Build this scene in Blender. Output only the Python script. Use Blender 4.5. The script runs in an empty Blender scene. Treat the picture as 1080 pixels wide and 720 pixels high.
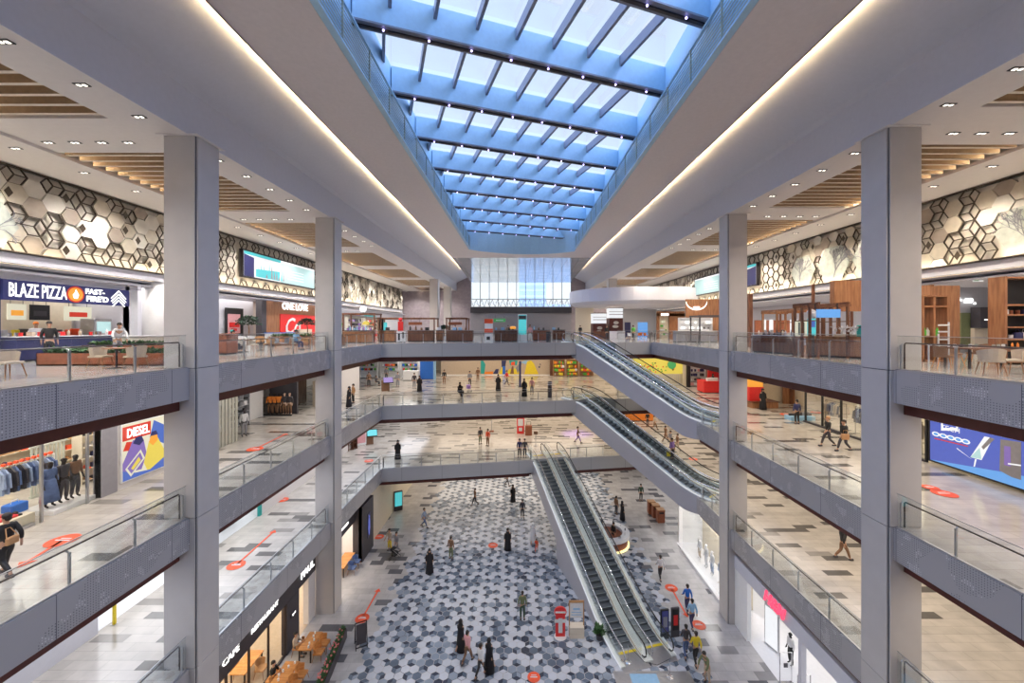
import bpy, math, random
from mathutils import Vector, Matrix
PI = math.pi
random.seed(7)
scene = bpy.context.scene
COL = scene.collection

# ------------------------------------------------------------------ camera
EYE = 18.05            # eye height above the ground floor
F = 420.0              # focal length in pixels of the 1080 px wide frame
CX, CY = 547.0, 345.0  # where the view axis meets the frame
cam_data = bpy.data.cameras.new('camera')
cam_data.sensor_width = 36.0
cam_data.lens = F / 1080.0 * 36.0
cam_data.shift_x = (540.0 - CX) / 1080.0
cam_data.shift_y = (CY - 360.0) / 1080.0
cam_data.clip_end = 500
cam = bpy.data.objects.new('camera', cam_data)
cam.location = (0, 0, EYE)
cam.rotation_euler = (PI / 2, 0, 0)
COL.objects.link(cam)
scene.camera = cam

# ------------------------------------------------------------------ view and world
scene.view_settings.view_transform = 'Standard'
scene.view_settings.look = 'None'
scene.view_settings.gamma = 1.0
scene.view_settings.use_curve_mapping = False
scene.view_settings.exposure = 0.22
scene.cycles.use_denoising = True
scene.cycles.max_bounces = 6
scene.cycles.diffuse_bounces = 4
scene.cycles.glossy_bounces = 3
scene.cycles.transparent_max_bounces = 24
scene.cycles.transmission_bounces = 3
scene.cycles.caustics_reflective = False
scene.cycles.caustics_refractive = False
scene.cycles.sample_clamp_indirect = 4.0

world = bpy.data.worlds.new('sky')
scene.world = world
world.use_nodes = True
wn = world.node_tree
wn.nodes.clear()
wo = wn.nodes.new('ShaderNodeOutputWorld')
wb = wn.nodes.new('ShaderNodeBackground')
tc = wn.nodes.new('ShaderNodeTexCoord')
sp = wn.nodes.new('ShaderNodeSeparateXYZ')
rp = wn.nodes.new('ShaderNodeValToRGB')
nz = wn.nodes.new('ShaderNodeTexNoise')
nz.inputs['Scale'].default_value = 3.0
mx = wn.nodes.new('ShaderNodeMix'); mx.data_type = 'RGBA'; mx.inputs[0].default_value = 0.12
wn.links.new(tc.outputs['Generated'], sp.inputs[0])
wn.links.new(sp.outputs['Z'], rp.inputs[0])
rp.color_ramp.elements[0].position = 0.0
rp.color_ramp.elements[0].color = (0.86, 0.92, 1.0, 1)
rp.color_ramp.elements[1].position = 0.9
rp.color_ramp.elements[1].color = (0.62, 0.76, 1.0, 1)
wn.links.new(tc.outputs['Generated'], nz.inputs['Vector'])
wn.links.new(rp.outputs[0], mx.inputs[6]); wn.links.new(nz.outputs[0], mx.inputs[7])
wn.links.new(mx.outputs[2], wb.inputs[0])
wb.inputs[1].default_value = 1.15
wn.links.new(wb.outputs[0], wo.inputs[0])

def lamp(kind, name, loc, energy, color, rot=(0, 0, 0), **kw):
    d = bpy.data.lights.new(name, kind)
    d.energy = energy; d.color = color
    for k, v in kw.items(): setattr(d, k, v)
    o = bpy.data.objects.new(name, d)
    o.location = loc; o.rotation_euler = rot
    COL.objects.link(o)
    return o

# overcast daylight through the skylight; the side suns are added blue fill
lamp('SUN', 'sun', (0, 0, 60), 1.2, (0.46, 0.62, 1.0), (0.10, 0.04, 0), angle=1.6)
lamp('SUN', 'sky_fill_left', (-20, 0, 60), 4.0, (0.38, 0.54, 1.0), (0.25, -0.95, 0), angle=0.9)
lamp('SUN', 'sky_fill_right', (20, 0, 60), 4.0, (0.38, 0.54, 1.0), (0.25, 0.95, 0), angle=0.9)

# levels (floor tops) and plan of the atrium
Z0, Z1, Z2, Z3 = 0.0, EYE - 12.3, EYE - 6.9, EYE - 1.5
XL, XR = -11.9, 12.95                     # slab edges left and right
YL, YR = 34.5, 38.6                       # far corners
YN, YF = -6.0, 80.0
XWL, XWR = -16.9, 20.9                    # shop fronts on the middle levels
def ey(x): return YL + (YR - YL) / (XR - XL) * (x - XL)
ZC = EYE + 6.92                            # gallery ceiling on the top level
ZI = EYE + 9.5                             # inner ceiling round the skylight
SOF = 1.55                                 # slab top to soffit of the level below

WARM = (1.0, 0.86, 0.70); NEUT = (1.0, 0.94, 0.88); COOL = (0.86, 0.90, 1.0)
def ceil_area(name, x, y, z, sx, sy, e, color):  # added fill light below a ceiling, without a fitting
    lamp('AREA', name, (x, y, z), e, color, shape='RECTANGLE', size=sx, size_y=sy)
# unseen area lights added under each slab, facing down, to brighten the galleries
for (zt, el, er, cl, cr) in ((Z3, 240, 330, NEUT, WARM), (Z2, 230, 300, COOL, WARM)):
    for y0, y1 in ((0, 13), (15, 24), (26, 35), (37, 47), (49, 58)):
        ceil_area('ceiling_fill', -14.6, (y0 + y1) / 2, zt - SOF - 0.03, 3.6, y1 - y0, el * (y1 - y0) / 10, cl)
        ceil_area('ceiling_fill', 17.0, (y0 + y1) / 2, zt - SOF - 0.03, 6.0, y1 - y0, er * (y1 - y0) / 10, cr)
    for y0, y1 in ((40, 48), (50, 58)):
        ceil_area('ceiling_fill', 0, (y0 + y1) / 2, zt - SOF - 0.03, 22, y1 - y0, 620, WARM)
for y0, y1 in ((26, 35), (37, 47)):
    ceil_area('ceiling_fill', -14.4, (y0 + y1) / 2, Z1 - SOF - 0.03, 3.6, y1 - y0, 280, NEUT)
for y0, y1 in ((4, 24), (26, 35), (37, 47)):
    ceil_area('ceiling_fill', 17.0, (y0 + y1) / 2, Z1 - SOF - 0.03, 6.0, y1 - y0, 21 * (y1 - y0), (1, .97, .95))
ceil_area('ceiling_fill', -16, 14, Z1 - SOF - 0.03, 5, 18, 500, WARM)
for y0, y1 in ((40, 48), (50, 58)):
    ceil_area('ceiling_fill', 0, (y0 + y1) / 2, Z1 - SOF - 0.03, 22, y1 - y0, 620, WARM)

# ------------------------------------------------------------------ materials
MATS = {}
def mat(name, color, rough=0.5, metal=0.0, emit=0.0, ecol=None, var=0.06, scale=6.0, alpha=None, bump=0.0, spec=0.5):
    if name in MATS: return MATS[name]
    m = bpy.data.materials.new(name); m.use_nodes = True
    nt = m.node_tree; b = nt.nodes['Principled BSDF']
    b.inputs['Roughness'].default_value = rough
    b.inputs['Metallic'].default_value = metal
    b.inputs['Specular IOR Level'].default_value = spec
    if emit: color = tuple(v * .25 for v in color) if ecol else color
    t = nt.nodes.new('ShaderNodeTexCoord'); n = nt.nodes.new('ShaderNodeTexNoise')
    n.inputs['Scale'].default_value = scale; n.inputs['Detail'].default_value = 3
    nt.links.new(t.outputs['Object'], n.inputs['Vector'])
    r = nt.nodes.new('ShaderNodeValToRGB')
    r.color_ramp.elements[0].position = 0.3; r.color_ramp.elements[1].position = 0.7
    r.color_ramp.elements[0].color = (*[v * (1 - var) for v in color], 1)
    r.color_ramp.elements[1].color = (*[min(1, v * (1 + var)) for v in color], 1)
    nt.links.new(n.outputs[0], r.inputs[0]); nt.links.new(r.outputs[0], b.inputs['Base Color'])
    if emit:
        b.inputs['Emission Color'].default_value = (*(ecol or color), 1)
        b.inputs['Emission Strength'].default_value = emit
    if bump:
        bp = nt.nodes.new('ShaderNodeBump'); bp.inputs['Strength'].default_value = bump
        nt.links.new(n.outputs[0], bp.inputs['Height']); nt.links.new(bp.outputs[0], b.inputs['Normal'])
    MATS[name] = m
    return m

def glass_mat(name, tint=(0.94, 0.97, 0.97), gloss=0.07):
    m = bpy.data.materials.new(name); m.use_nodes = True; nt = m.node_tree; nt.nodes.clear()
    o = nt.nodes.new('ShaderNodeOutputMaterial'); tr = nt.nodes.new('ShaderNodeBsdfTransparent')
    g = nt.nodes.new('ShaderNodeBsdfGlossy'); g.inputs['Roughness'].default_value = 0.03
    g.inputs['Color'].default_value = (0.9, 0.95, 1, 1)
    lw = nt.nodes.new('ShaderNodeLayerWeight'); lw.inputs[0].default_value = 0.25
    ma = nt.nodes.new('ShaderNodeMath'); ma.operation = 'MULTIPLY_ADD'
    ma.inputs[1].default_value = 0.22; ma.inputs[2].default_value = gloss
    x = nt.nodes.new('ShaderNodeMixShader')
    tr.inputs[0].default_value = (*tint, 1)
    nt.links.new(lw.outputs['Fresnel'], ma.inputs[0]); nt.links.new(ma.outputs[0], x.inputs[0])
    nt.links.new(tr.outputs[0], x.inputs[1]); nt.links.new(g.outputs[0], x.inputs[2])
    nt.links.new(x.outputs[0], o.inputs[0]); MATS[name] = m
    return m

def tile_floor(name, base, dark, tx=1.15, ty=0.55, thr=0.12, rough=0.16, seed=0.0, off=0.5):
    """polished stone in running bond, a share of the slabs in darker stone"""
    m = bpy.data.materials.new(name); m.use_nodes = True; nt = m.node_tree; L = nt.links
    b = nt.nodes['Principled BSDF']; b.inputs['Roughness'].default_value = rough
    t = nt.nodes.new('ShaderNodeTexCoord'); s = nt.nodes.new('ShaderNodeSeparateXYZ')
    L.new(t.outputs['Object'], s.inputs[0])
    def M(op, a, b_=None, c=None):
        n = nt.nodes.new('ShaderNodeMath'); n.operation = op
        for i, v in enumerate((a, b_, c)):
            if v is None: continue
            if isinstance(v, (int, float)): n.inputs[i].default_value = v
            else: L.new(v, n.inputs[i])
        return n.outputs[0]
    ry = M('DIVIDE', s.outputs[1], ty); row = M('FLOOR', ry)
    sh = M('MULTIPLY', row, off)
    rx = M('ADD', M('DIVIDE', s.outputs[0], tx), sh); cl = M('FLOOR', rx)
    cb = nt.nodes.new('ShaderNodeCombineXYZ'); L.new(cl, cb.inputs[0]); L.new(row, cb.inputs[1]); cb.inputs[2].default_value = seed
    w = nt.nodes.new('ShaderNodeTexWhiteNoise'); L.new(cb.outputs[0], w.inputs[0])
    r = nt.nodes.new('ShaderNodeValToRGB'); r.color_ramp.interpolation = 'CONSTANT'
    el = r.color_ramp.elements
    el[0].position = 0; el[0].color = (*dark, 1); el[1].position = thr * 0.6; el[1].color = (*[(a * .6 + d * .4) * .8 for a, d in zip(base, dark)], 1)
    e = el.new(thr); e.color = (*base, 1)
    e = el.new(0.5); e.color = (*[v * 0.93 for v in base], 1)
    e = el.new(0.75); e.color = (*[min(1, v * 1.05) for v in base], 1)
    L.new(w.outputs[0], r.inputs[0])
    fx = M('FRACT', rx); fy = M('FRACT', ry)
    jx = M('LESS_THAN', fx, 0.02 / tx); jy = M('LESS_THAN', fy, 0.02 / ty); j = M('MAXIMUM', jx, jy)
    mx = nt.nodes.new('ShaderNodeMix'); mx.data_type = 'RGBA'; mx.blend_type = 'MULTIPLY'
    L.new(M('MULTIPLY', j, 0.35), mx.inputs[0]); L.new(r.outputs[0], mx.inputs[6]); mx.inputs[7].default_value = (0.4, 0.4, 0.4, 1)
    nz = nt.nodes.new('ShaderNodeTexNoise'); nz.inputs['Scale'].default_value = 1.7; nz.inputs['Detail'].default_value = 6
    L.new(t.outputs['Object'], nz.inputs['Vector'])
    m2 = nt.nodes.new('ShaderNodeMix'); m2.data_type = 'RGBA'; m2.blend_type = 'MULTIPLY'; m2.inputs[0].default_value = 0.4
    L.new(mx.outputs[2], m2.inputs[6]); L.new(nz.outputs[0], m2.inputs[7])
    L.new(m2.outputs[2], b.inputs['Base Color']); MATS[name] = m
    return m

def perforated(name, base, axis, dens=0.5):
    """grey sheet metal with a grid of small punched holes in cloudy fields"""
    m = bpy.data.materials.new(name); m.use_nodes = True; nt = m.node_tree; L = nt.links
    b = nt.nodes['Principled BSDF']; b.inputs['Roughness'].default_value = 0.38; b.inputs['Metallic'].default_value = 0.25
    t = nt.nodes.new('ShaderNodeTexCoord'); s = nt.nodes.new('ShaderNodeSeparateXYZ'); L.new(t.outputs['Object'], s.inputs[0])
    def M(op, a, b_=None):
        n = nt.nodes.new('ShaderNodeMath'); n.operation = op
        for i, v in enumerate((a, b_)):
            if v is None: continue
            if isinstance(v, (int, float)): n.inputs[i].default_value = v
            else: L.new(v, n.inputs[i])
        return n.outputs[0]
    p = 0.07
    fu = M('SUBTRACT', M('FRACT', M('DIVIDE', s.outputs[axis], p)), 0.5)
    fv = M('SUBTRACT', M('FRACT', M('DIVIDE', s.outputs[2], p)), 0.5)
    d = M('SQRT', M('ADD', M('MULTIPLY', fu, fu), M('MULTIPLY', fv, fv)))
    hole = M('LESS_THAN', d, 0.19)
    nz = nt.nodes.new('ShaderNodeTexNoise'); nz.inputs['Scale'].default_value = 0.55; nz.inputs['Detail'].default_value = 1
    L.new(t.outputs['Object'], nz.inputs['Vector'])
    fld = M('GREATER_THAN', nz.outputs[0], dens)
    h = M('MULTIPLY', hole, fld)
    mx = nt.nodes.new('ShaderNodeMix'); mx.data_type = 'RGBA'
    L.new(h, mx.inputs[0]); mx.inputs[6].default_value = (*base, 1)
    # some holes are painted bright as sparkling reflections, others read dark
    w = nt.nodes.new('ShaderNodeTexNoise'); w.inputs['Scale'].default_value = 2.6; L.new(t.outputs['Object'], w.inputs['Vector'])
    c2 = nt.nodes.new('ShaderNodeMix'); c2.data_type = 'RGBA'; L.new(M('GREATER_THAN', w.outputs[0], 0.60), c2.inputs[0])
    c2.inputs[6].default_value = (0.09, 0.09, 0.11, 1); c2.inputs[7].default_value = (0.85, 0.85, 0.85, 1)
    L.new(c2.outputs[2], mx.inputs[7])
    pj = M('LESS_THAN', M('FRACT', M('DIVIDE', s.outputs[axis], 3.4)), 0.006)
    m3 = nt.nodes.new('ShaderNodeMix'); m3.data_type = 'RGBA'; L.new(pj, m3.inputs[0]); L.new(mx.outputs[2], m3.inputs[6]); m3.inputs[7].default_value = (0.12, 0.12, 0.14, 1)
    L.new(m3.outputs[2], b.inputs['Base Color']); MATS[name] = m
    return m

def wood(name, c0, c1, axis=2, rough=0.45, scale=9):
    m = bpy.data.materials.new(name); m.use_nodes = True; nt = m.node_tree; L = nt.links
    b = nt.nodes['Principled BSDF']; b.inputs['Roughness'].default_value = rough
    t = nt.nodes.new('ShaderNodeTexCoord'); mp = nt.nodes.new('ShaderNodeMapping')
    sc = [scale] * 3; sc[axis] = scale * 0.12; mp.inputs['Scale'].default_value = sc
    n = nt.nodes.new('ShaderNodeTexNoise'); n.inputs['Scale'].default_value = 1; n.inputs['Detail'].default_value = 4
    L.new(t.outputs['Object'], mp.inputs[0]); L.new(mp.outputs[0], n.inputs['Vector'])
    r = nt.nodes.new('ShaderNodeValToRGB'); r.color_ramp.elements[0].position = .35; r.color_ramp.elements[1].position = .65
    r.color_ramp.elements[0].color = (*c0, 1); r.color_ramp.elements[1].color = (*c1, 1)
    L.new(n.outputs[0], r.inputs[0]); L.new(r.outputs[0], b.inputs['Base Color']); MATS[name] = m
    return m

glass_mat('rail_glass', (0.95, 0.97, 0.97), 0.015); glass_mat('shop_glass', (0.95, 0.97, 0.96), 0.03); glass_mat('roof_glass', (0.90, 0.93, 0.97), 0.03)
tile_floor('floor_warm', (0.66, 0.61, 0.55), (0.17, 0.16, 0.15), 1.3, 0.42, 0.17, 0.14, 1.0, 0.43)
tile_floor('floor_ground', (0.62, 0.60, 0.60), (0.16, 0.16, 0.18), 1.0, 0.55, 0.16, 0.2, 5.0, 0.37)
tile_floor('floor_top', (0.66, 0.62, 0.58), (0.60, 0.56, 0.52), 1.2, 1.2, 0.1, 0.12, 3.0, 0.0)
perforated('fascia_metal_y', (0.44, 0.43, 0.44), 1, 0.47)
perforated('fascia_metal_x', (0.44, 0.45, 0.48), 0, 0.72)
wood('wood_dark', (0.10, 0.035, 0.018), (0.20, 0.08, 0.04)); wood('wood_mid', (0.24, 0.10, 0.045), (0.38, 0.18, 0.085))
wood('wood_table', (0.55, 0.22, 0.06), (0.72, 0.34, 0.11), 1); wood('wood_slat', (0.66, 0.58, 0.47), (0.74, 0.66, 0.55), 0)
wood('wood_recess', (0.25, 0.17, 0.10), (0.33, 0.23, 0.14), 0)
mat('wood_side', (0.36, 0.25, 0.15), .5, var=.1); mat('slat_face', (0.72, 0.66, 0.56), .5, var=.03); mat('soffit_brown', (0.10, 0.022, 0.018), 0.45, var=.1); mat('plaster', (0.70, 0.67, 0.66), 0.6, var=.02); mat('pale_blue', (0.58, 0.70, 0.80), .4); mat('plaster_cool', (0.63, 0.635, 0.70), 0.5, var=.02)  # plaster_cool: slight lavender of the sky light put into the plaster colour
mat('plaster_inner', (0.70, 0.64, 0.63), 0.55, var=.03); mat('column_stone', (0.55, 0.52, 0.50), 0.3, var=.03, scale=1.5); mat('column_reveal', (0.07, 0.08, 0.10), 0.3, .6)
mat('white', (0.85, 0.85, 0.85), 0.4, var=.02); mat('white_gloss', (0.82, 0.82, 0.84), 0.12, var=.02); mat('cream', (0.74, 0.66, 0.52), 0.5, var=.04)
mat('steel', (0.50, 0.50, 0.52), 0.28, 0.8, var=.05); mat('chrome', (0.7, 0.7, 0.72), 0.15, 1.0, var=.02); mat('dark_metal', (0.045, 0.04, 0.045), 0.35, .5)
mat('handrail', (0.10, 0.065, 0.055), 0.3, var=.1); mat('rubber', (0.02, 0.02, 0.022), 0.5); mat('black', (0.012, 0.012, 0.014), 0.55); mat('charcoal', (0.055, 0.05, 0.06), 0.5)
mat('skylit_blue', (0.36, 0.58, 0.76), 0.35, var=.04); mat('beam_bottom', (0.20, 0.22, 0.28), 0.35, var=.05); mat('grille', (0.40, 0.44, 0.36), .4, .3)  # beam blue deepened to carry the sky's blue light in the colour
mat('cove_glow', (1.0, 0.80, 0.50), emit=2.0, ecol=(1.0, 0.80, 0.52)); mat('lamp_white', (1, 1, 1), emit=2.2, ecol=(1, .93, .82)); mat('led_violet', (.5, .4, 1), emit=7, ecol=(0.50, 0.42, 1.0))
mat('strip_white', (1, 1, 1), emit=3.0, ecol=(.86, .90, 1)); mat('lit_sign', (1, 1, 1), emit=1.6, ecol=(1, .98, .95))
mat('truss', (0.46, 0.46, 0.52), 0.35, 0.2, var=.03, scale=1); mat('led_edge', (0.9, 0.9, 0.9), .3, emit=.55, ecol=(.88, .92, 1)); mat('deck', (0.90, 0.94, 0.91), 0.35, 0.0, var=.03); mat('step', (0.13, 0.15, 0.17), 0.45, .4); mat('step_edge', (0.30, 0.33, 0.34), 0.4, .3)
mat('gold', (0.52, 0.47, 0.38), 0.3, 0.3, var=.12, scale=2); mat('bronze', (0.34, 0.29, 0.24), 0.3, 0.3, var=.12, scale=2); mat('pale_panel', (0.64, 0.61, 0.54), 0.35, .0, var=.08, scale=2)
mat('green_glass', (0.52, 0.56, 0.50), 0.2, 0.1, var=.15, scale=3); mat('lattice', (0.06, 0.045, 0.03), 0.4, .3); mat('screen_back', (0.55, 0.51, 0.44), 0.5, var=.06)
mat('rust', (0.27, 0.085, 0.04), 0.5, var=.15); mat('leaf', (0.06, 0.15, 0.05), 0.6, var=.4, scale=20); mat('leaf_dark', (0.03, 0.07, 0.045), 0.6, var=.3, scale=20); mat('flower', (.75, .25, .25), .6, var=.3, scale=30)
mat('red', (0.72, 0.03, 0.03), 0.4); mat('orange_red', (0.85, 0.10, 0.03), 0.45); mat('orange', (0.85, 0.25, 0.03), 0.5); mat('yellow', (0.80, 0.62, 0.03), 0.5); mat('blue', (0.02, 0.15, 0.60), 0.4); mat('navy', (0.03, 0.035, 0.12), 0.4)
mat('denim', (0.10, 0.15, 0.30), 0.8, var=.2); mat('denim_pale', (0.30, 0.38, 0.55), 0.8, var=.2); mat('purple', (0.30, 0.18, 0.50), 0.6); mat('teal', (0.02, 0.35, 0.32), 0.5); mat('green', (0.10, 0.45, 0.06), 0.5); mat('pink', (0.75, 0.38, 0.40), .6)
mat('skin', (0.50, 0.29, 0.19), 0.55, var=.05); mat('skin_pale', (0.62, 0.42, 0.31), 0.55, var=.05); mat('hair', (0.02, 0.014, 0.012), 0.6); mat('cloth_black', (0.014, 0.013, 0.017), 0.85); mat('cloth_white', (0.72, 0.72, 0.74), 0.8)
mat('cloth_grey', (0.25, 0.25, 0.28), 0.85); mat('cloth_brown', (0.22, 0.12, 0.07), 0.85); mat('cloth_olive', (0.17, 0.20, 0.10), 0.85); mat('cloth_sky', (0.30, 0.52, 0.75), 0.8); mat('cloth_beige', (0.52, 0.42, 0.32), .85); mat('tan_leather', (0.50, 0.27, 0.12), .5)
mat('sky_far', (0.75, 0.85, 0.95), .3); mat('grey_panel', (0.30, 0.29, 0.32), 0.4, var=.05); mat('grey_light', (0.50, 0.51, 0.55), 0.45, var=.03); mat('mauve', (0.36, 0.31, 0.34), .4, var=.12, scale=2)
mat('screen_blue', (.1, .2, .8), .2, emit=.7, ecol=(.10, .13, .50)); mat('screen_sky', (.1, .4, .9), .2, emit=.75, ecol=(.16, .38, .80)); mat('screen_cyan', (.1, .6, .7), .2, emit=.7, ecol=(.10, .62, .66)); mat('screen_pale', (.7, .9, .9), .2, emit=.6, ecol=(.50, .80, .82))
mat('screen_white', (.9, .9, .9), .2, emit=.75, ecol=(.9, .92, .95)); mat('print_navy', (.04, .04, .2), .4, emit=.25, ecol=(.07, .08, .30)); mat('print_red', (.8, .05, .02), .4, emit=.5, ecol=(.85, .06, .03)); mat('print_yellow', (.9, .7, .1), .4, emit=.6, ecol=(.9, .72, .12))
mat('print_purple', (.3, .2, .6), .4, emit=.5, ecol=(.30, .20, .60)); mat('print_blue', (.1, .2, .7), .4, emit=.5, ecol=(.10, .20, .68)); mat('print_cream', (.9, .85, .6), .4, emit=.6, ecol=(.88, .84, .66)); mat('print_orange', (.9, .35, .05), .4, emit=.7, ecol=(.95, .40, .05))
mat('sign_pink', (1, .1, .2), .4, emit=1.3, ecol=(1.0, .07, .14)); mat('sign_green', (.1, .6, .2), .4, emit=.4, ecol=(.1, .5, .15)); mat('kiosk_glow', (1, .8, .3), emit=1.6, ecol=(1, .78, .35))

# ------------------------------------------------------------------ mesh builder
class MB:
    def __init__(s): s.v = []; s.f = []; s.mi = []
    def face(s, pts, m=0):
        n = len(s.v); s.v += [tuple(p) for p in pts]; s.f.append(tuple(range(n, n + len(pts)))); s.mi.append(m); return s
    def add(s, vs, fs, m=0):
        n = len(s.v); s.v += [tuple(p) for p in vs]; s.f += [tuple(i + n for i in f) for f in fs]; s.mi += [m] * len(fs); return s
    def box(s, x0, x1, y0, y1, z0, z1, m=0):
        x0, x1 = min(x0, x1), max(x0, x1); y0, y1 = min(y0, y1), max(y0, y1); z0, z1 = min(z0, z1), max(z0, z1)
        return s.add([(x0, y0, z0), (x1, y0, z0), (x1, y1, z0), (x0, y1, z0), (x0, y0, z1), (x1, y0, z1), (x1, y1, z1), (x0, y1, z1)],
                     [(0, 3, 2, 1), (4, 5, 6, 7), (0, 1, 5, 4), (1, 2, 6, 5), (2, 3, 7, 6), (3, 0, 4, 7)], m)
    def bbox(s, x0, x1, y0, y1, z0, z1, b=0.02, m=0):
        """box with chamfered vertical and top edges"""
        b = min(b, (x1 - x0) / 2.2, (y1 - y0) / 2.2, (z1 - z0) / 2.2)
        def ring(i, z): return [(x0 + i + b, y0 + i, z), (x1 - i - b, y0 + i, z), (x1 - i, y0 + i + b, z), (x1 - i, y1 - i - b, z), (x1 - i - b, y1 - i, z), (x0 + i + b, y1 - i, z), (x0 + i, y1 - i - b, z), (x0 + i, y0 + i + b, z)]
        r = ring(0, z0) + ring(0, z1 - b) + ring(b * .6, z1)
        fs = [tuple(range(7, -1, -1)), tuple(range(16, 24))]
        for k in (0, 8):
            for i in range(8): j = (i + 1) % 8; fs.append((k + i, k + j, k + j + 8, k + i + 8))
        return s.add(r, fs, m)
    def beam(s, a, b, w, h, m=0, up=(0, 0, 1)):
        a = Vector(a); b = Vector(b); d = (b - a).normalized(); u = Vector(up)
        if abs(d.dot(u)) > .98: u = Vector((1, 0, 0))
        r = d.cross(u).normalized() * w / 2; t = r.cross(d).normalized() * h / 2
        return s.add([a - r - t, a + r - t, a + r + t, a - r + t, b - r - t, b + r - t, b + r + t, b - r + t],
                     [(0, 1, 2, 3), (7, 6, 5, 4), (0, 4, 5, 1), (1, 5, 6, 2), (2, 6, 7, 3), (3, 7, 4, 0)], m)
    def prism(s, poly, z0, z1, m=0):
        n = len(poly); vs = [(x, y, z0) for x, y in poly] + [(x, y, z1) for x, y in poly]
        fs = [tuple(range(n - 1, -1, -1)), tuple(range(n, 2 * n))] + [(i, (i + 1) % n, (i + 1) % n + n, i + n) for i in range(n)]
        return s.add(vs, fs, m)
    def tube(s, pts, r, n=6, m=0, closed=False):
        pts = [Vector(p) for p in pts]; rs = r if isinstance(r, (list, tuple)) else [r] * len(pts)
        vs = []; N = len(pts)
        for i, p in enumerate(pts):
            if closed: d = pts[(i + 1) % N] - pts[i - 1]
            else: d = pts[min(i + 1, N - 1)] - pts[max(i - 1, 0)]
            d.normalize(); u = Vector((0, 0, 1)) if abs(d.z) < .9 else Vector((1, 0, 0))
            a = d.cross(u).normalized(); b = d.cross(a)
            vs += [p + (a * math.cos(2 * PI * k / n) + b * math.sin(2 * PI * k / n)) * rs[i] for k in range(n)]
        fs = []
        for i in range(N if closed else N - 1):
            j = (i + 1) % N
            for k in range(n): l = (k + 1) % n; fs.append((i * n + k, i * n + l, j * n + l, j * n + k))
        if not closed: fs += [tuple(range(n - 1, -1, -1)), tuple(range((N - 1) * n, N * n))]
        return s.add(vs, fs, m)
    def lathe(s, prof, x=0, y=0, n=16, m=0, sx=1, sy=1):
        vs = [(x + r * sx * math.cos(2 * PI * k / n), y + r * sy * math.sin(2 * PI * k / n), z) for r, z in prof for k in range(n)]
        fs = []
        for i in range(len(prof) - 1):
            for k in range(n): l = (k + 1) % n; fs.append((i * n + k, i * n + l, (i + 1) * n + l, (i + 1) * n + k))
        fs += [tuple(range(n - 1, -1, -1)), tuple(range((len(prof) - 1) * n, len(prof) * n))]
        return s.add(vs, fs, m)
    def ball(s, c, r, m=0, n=8, sz=(1, 1, 1), jit=0):
        prof = []; vs = []; fs = []; R = n // 2 + 1
        for i in range(R + 1):
            a = PI * i / R
            for k in range(n):
                q = 1 + random.uniform(-jit, jit)
                vs.append((c[0] + r * q * sz[0] * math.sin(a) * math.cos(2 * PI * k / n), c[1] + r * q * sz[1] * math.sin(a) * math.sin(2 * PI * k / n), c[2] + r * q * sz[2] * math.cos(a)))
        for i in range(R):
            for k in range(n): l = (k + 1) % n; fs.append((i * n + k, (i + 1) * n + k, (i + 1) * n + l, i * n + l))
        return s.add(vs, fs, m)
    def build(s, name, mats, parent=None, smooth=False, loc=None, rotz=0):
        me = bpy.data.meshes.new(name); me.from_pydata(s.v, [], s.f)
        if isinstance(mats, str): mats = [mats]
        for q in mats: me.materials.append(MATS[q])
        for p, q in zip(me.polygons, s.mi): p.material_index = q; p.use_smooth = smooth
        me.update()
        o = bpy.data.objects.new(name, me); COL.objects.link(o)
        if parent is not None: o.parent = parent
        if loc: o.location = loc
        if rotz: o.rotation_euler = (0, 0, rotz)
        return o

def struct(o): o['kind'] = 'structure'; return o
def tag(o, label, cat, group=None, kind=None):
    o['label'] = label; o['category'] = cat
    if group: o['group'] = group
    if kind: o['kind'] = kind
    return o
def thing(name, label, cat, loc=(0, 0, 0), rotz=0, group=None):
    o = bpy.data.objects.new(name, None); COL.objects.link(o); o.empty_display_size = .2
    o.location = loc; o.rotation_euler = (0, 0, rotz)
    return tag(o, label, cat, group)
def dup(root, loc, rotz=0, label=None, group=None, mats=None, scale=None):
    """copy a thing with its parts; mats: {part name: material} swaps the copy's materials"""
    def cp(o, parent):
        c = o.copy(); COL.objects.link(c)
        if parent is not None: c.parent = parent
        base = o.name.split('.')[0]
        if mats and o.type == 'MESH' and base in mats:
            c.material_slots[0].link = 'OBJECT'; c.material_slots[0].material = MATS[mats[base]]
        for ch in KIDS.get(o.name, ()): cp(ch, c)
        return c
    r = cp(root, None); r.location = loc; r.rotation_euler = (0, 0, rotz)
    if label: r['label'] = label
    if group: r['group'] = group
    elif 'group' in r.keys(): del r['group']
    if scale: r.scale = (scale,) * 3
    return r
KIDS = {}
def register(root):
    """remember the children of a prototype so that copying needs no search"""
    for o in COL.objects:
        if o.parent is not None: KIDS.setdefault(o.parent.name, [])
    KIDS.clear()
    for o in COL.objects:
        if o.parent is not None: KIDS.setdefault(o.parent.name, []).append(o)
def pf(px, py, z=0.0):
    """floor point seen at a pixel of the photograph"""
    y = (EYE - z) * F / (py - CY)
    return ((px - CX) * y / F, y)
def px_at(px, y): return (px - CX) * y / F

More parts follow.
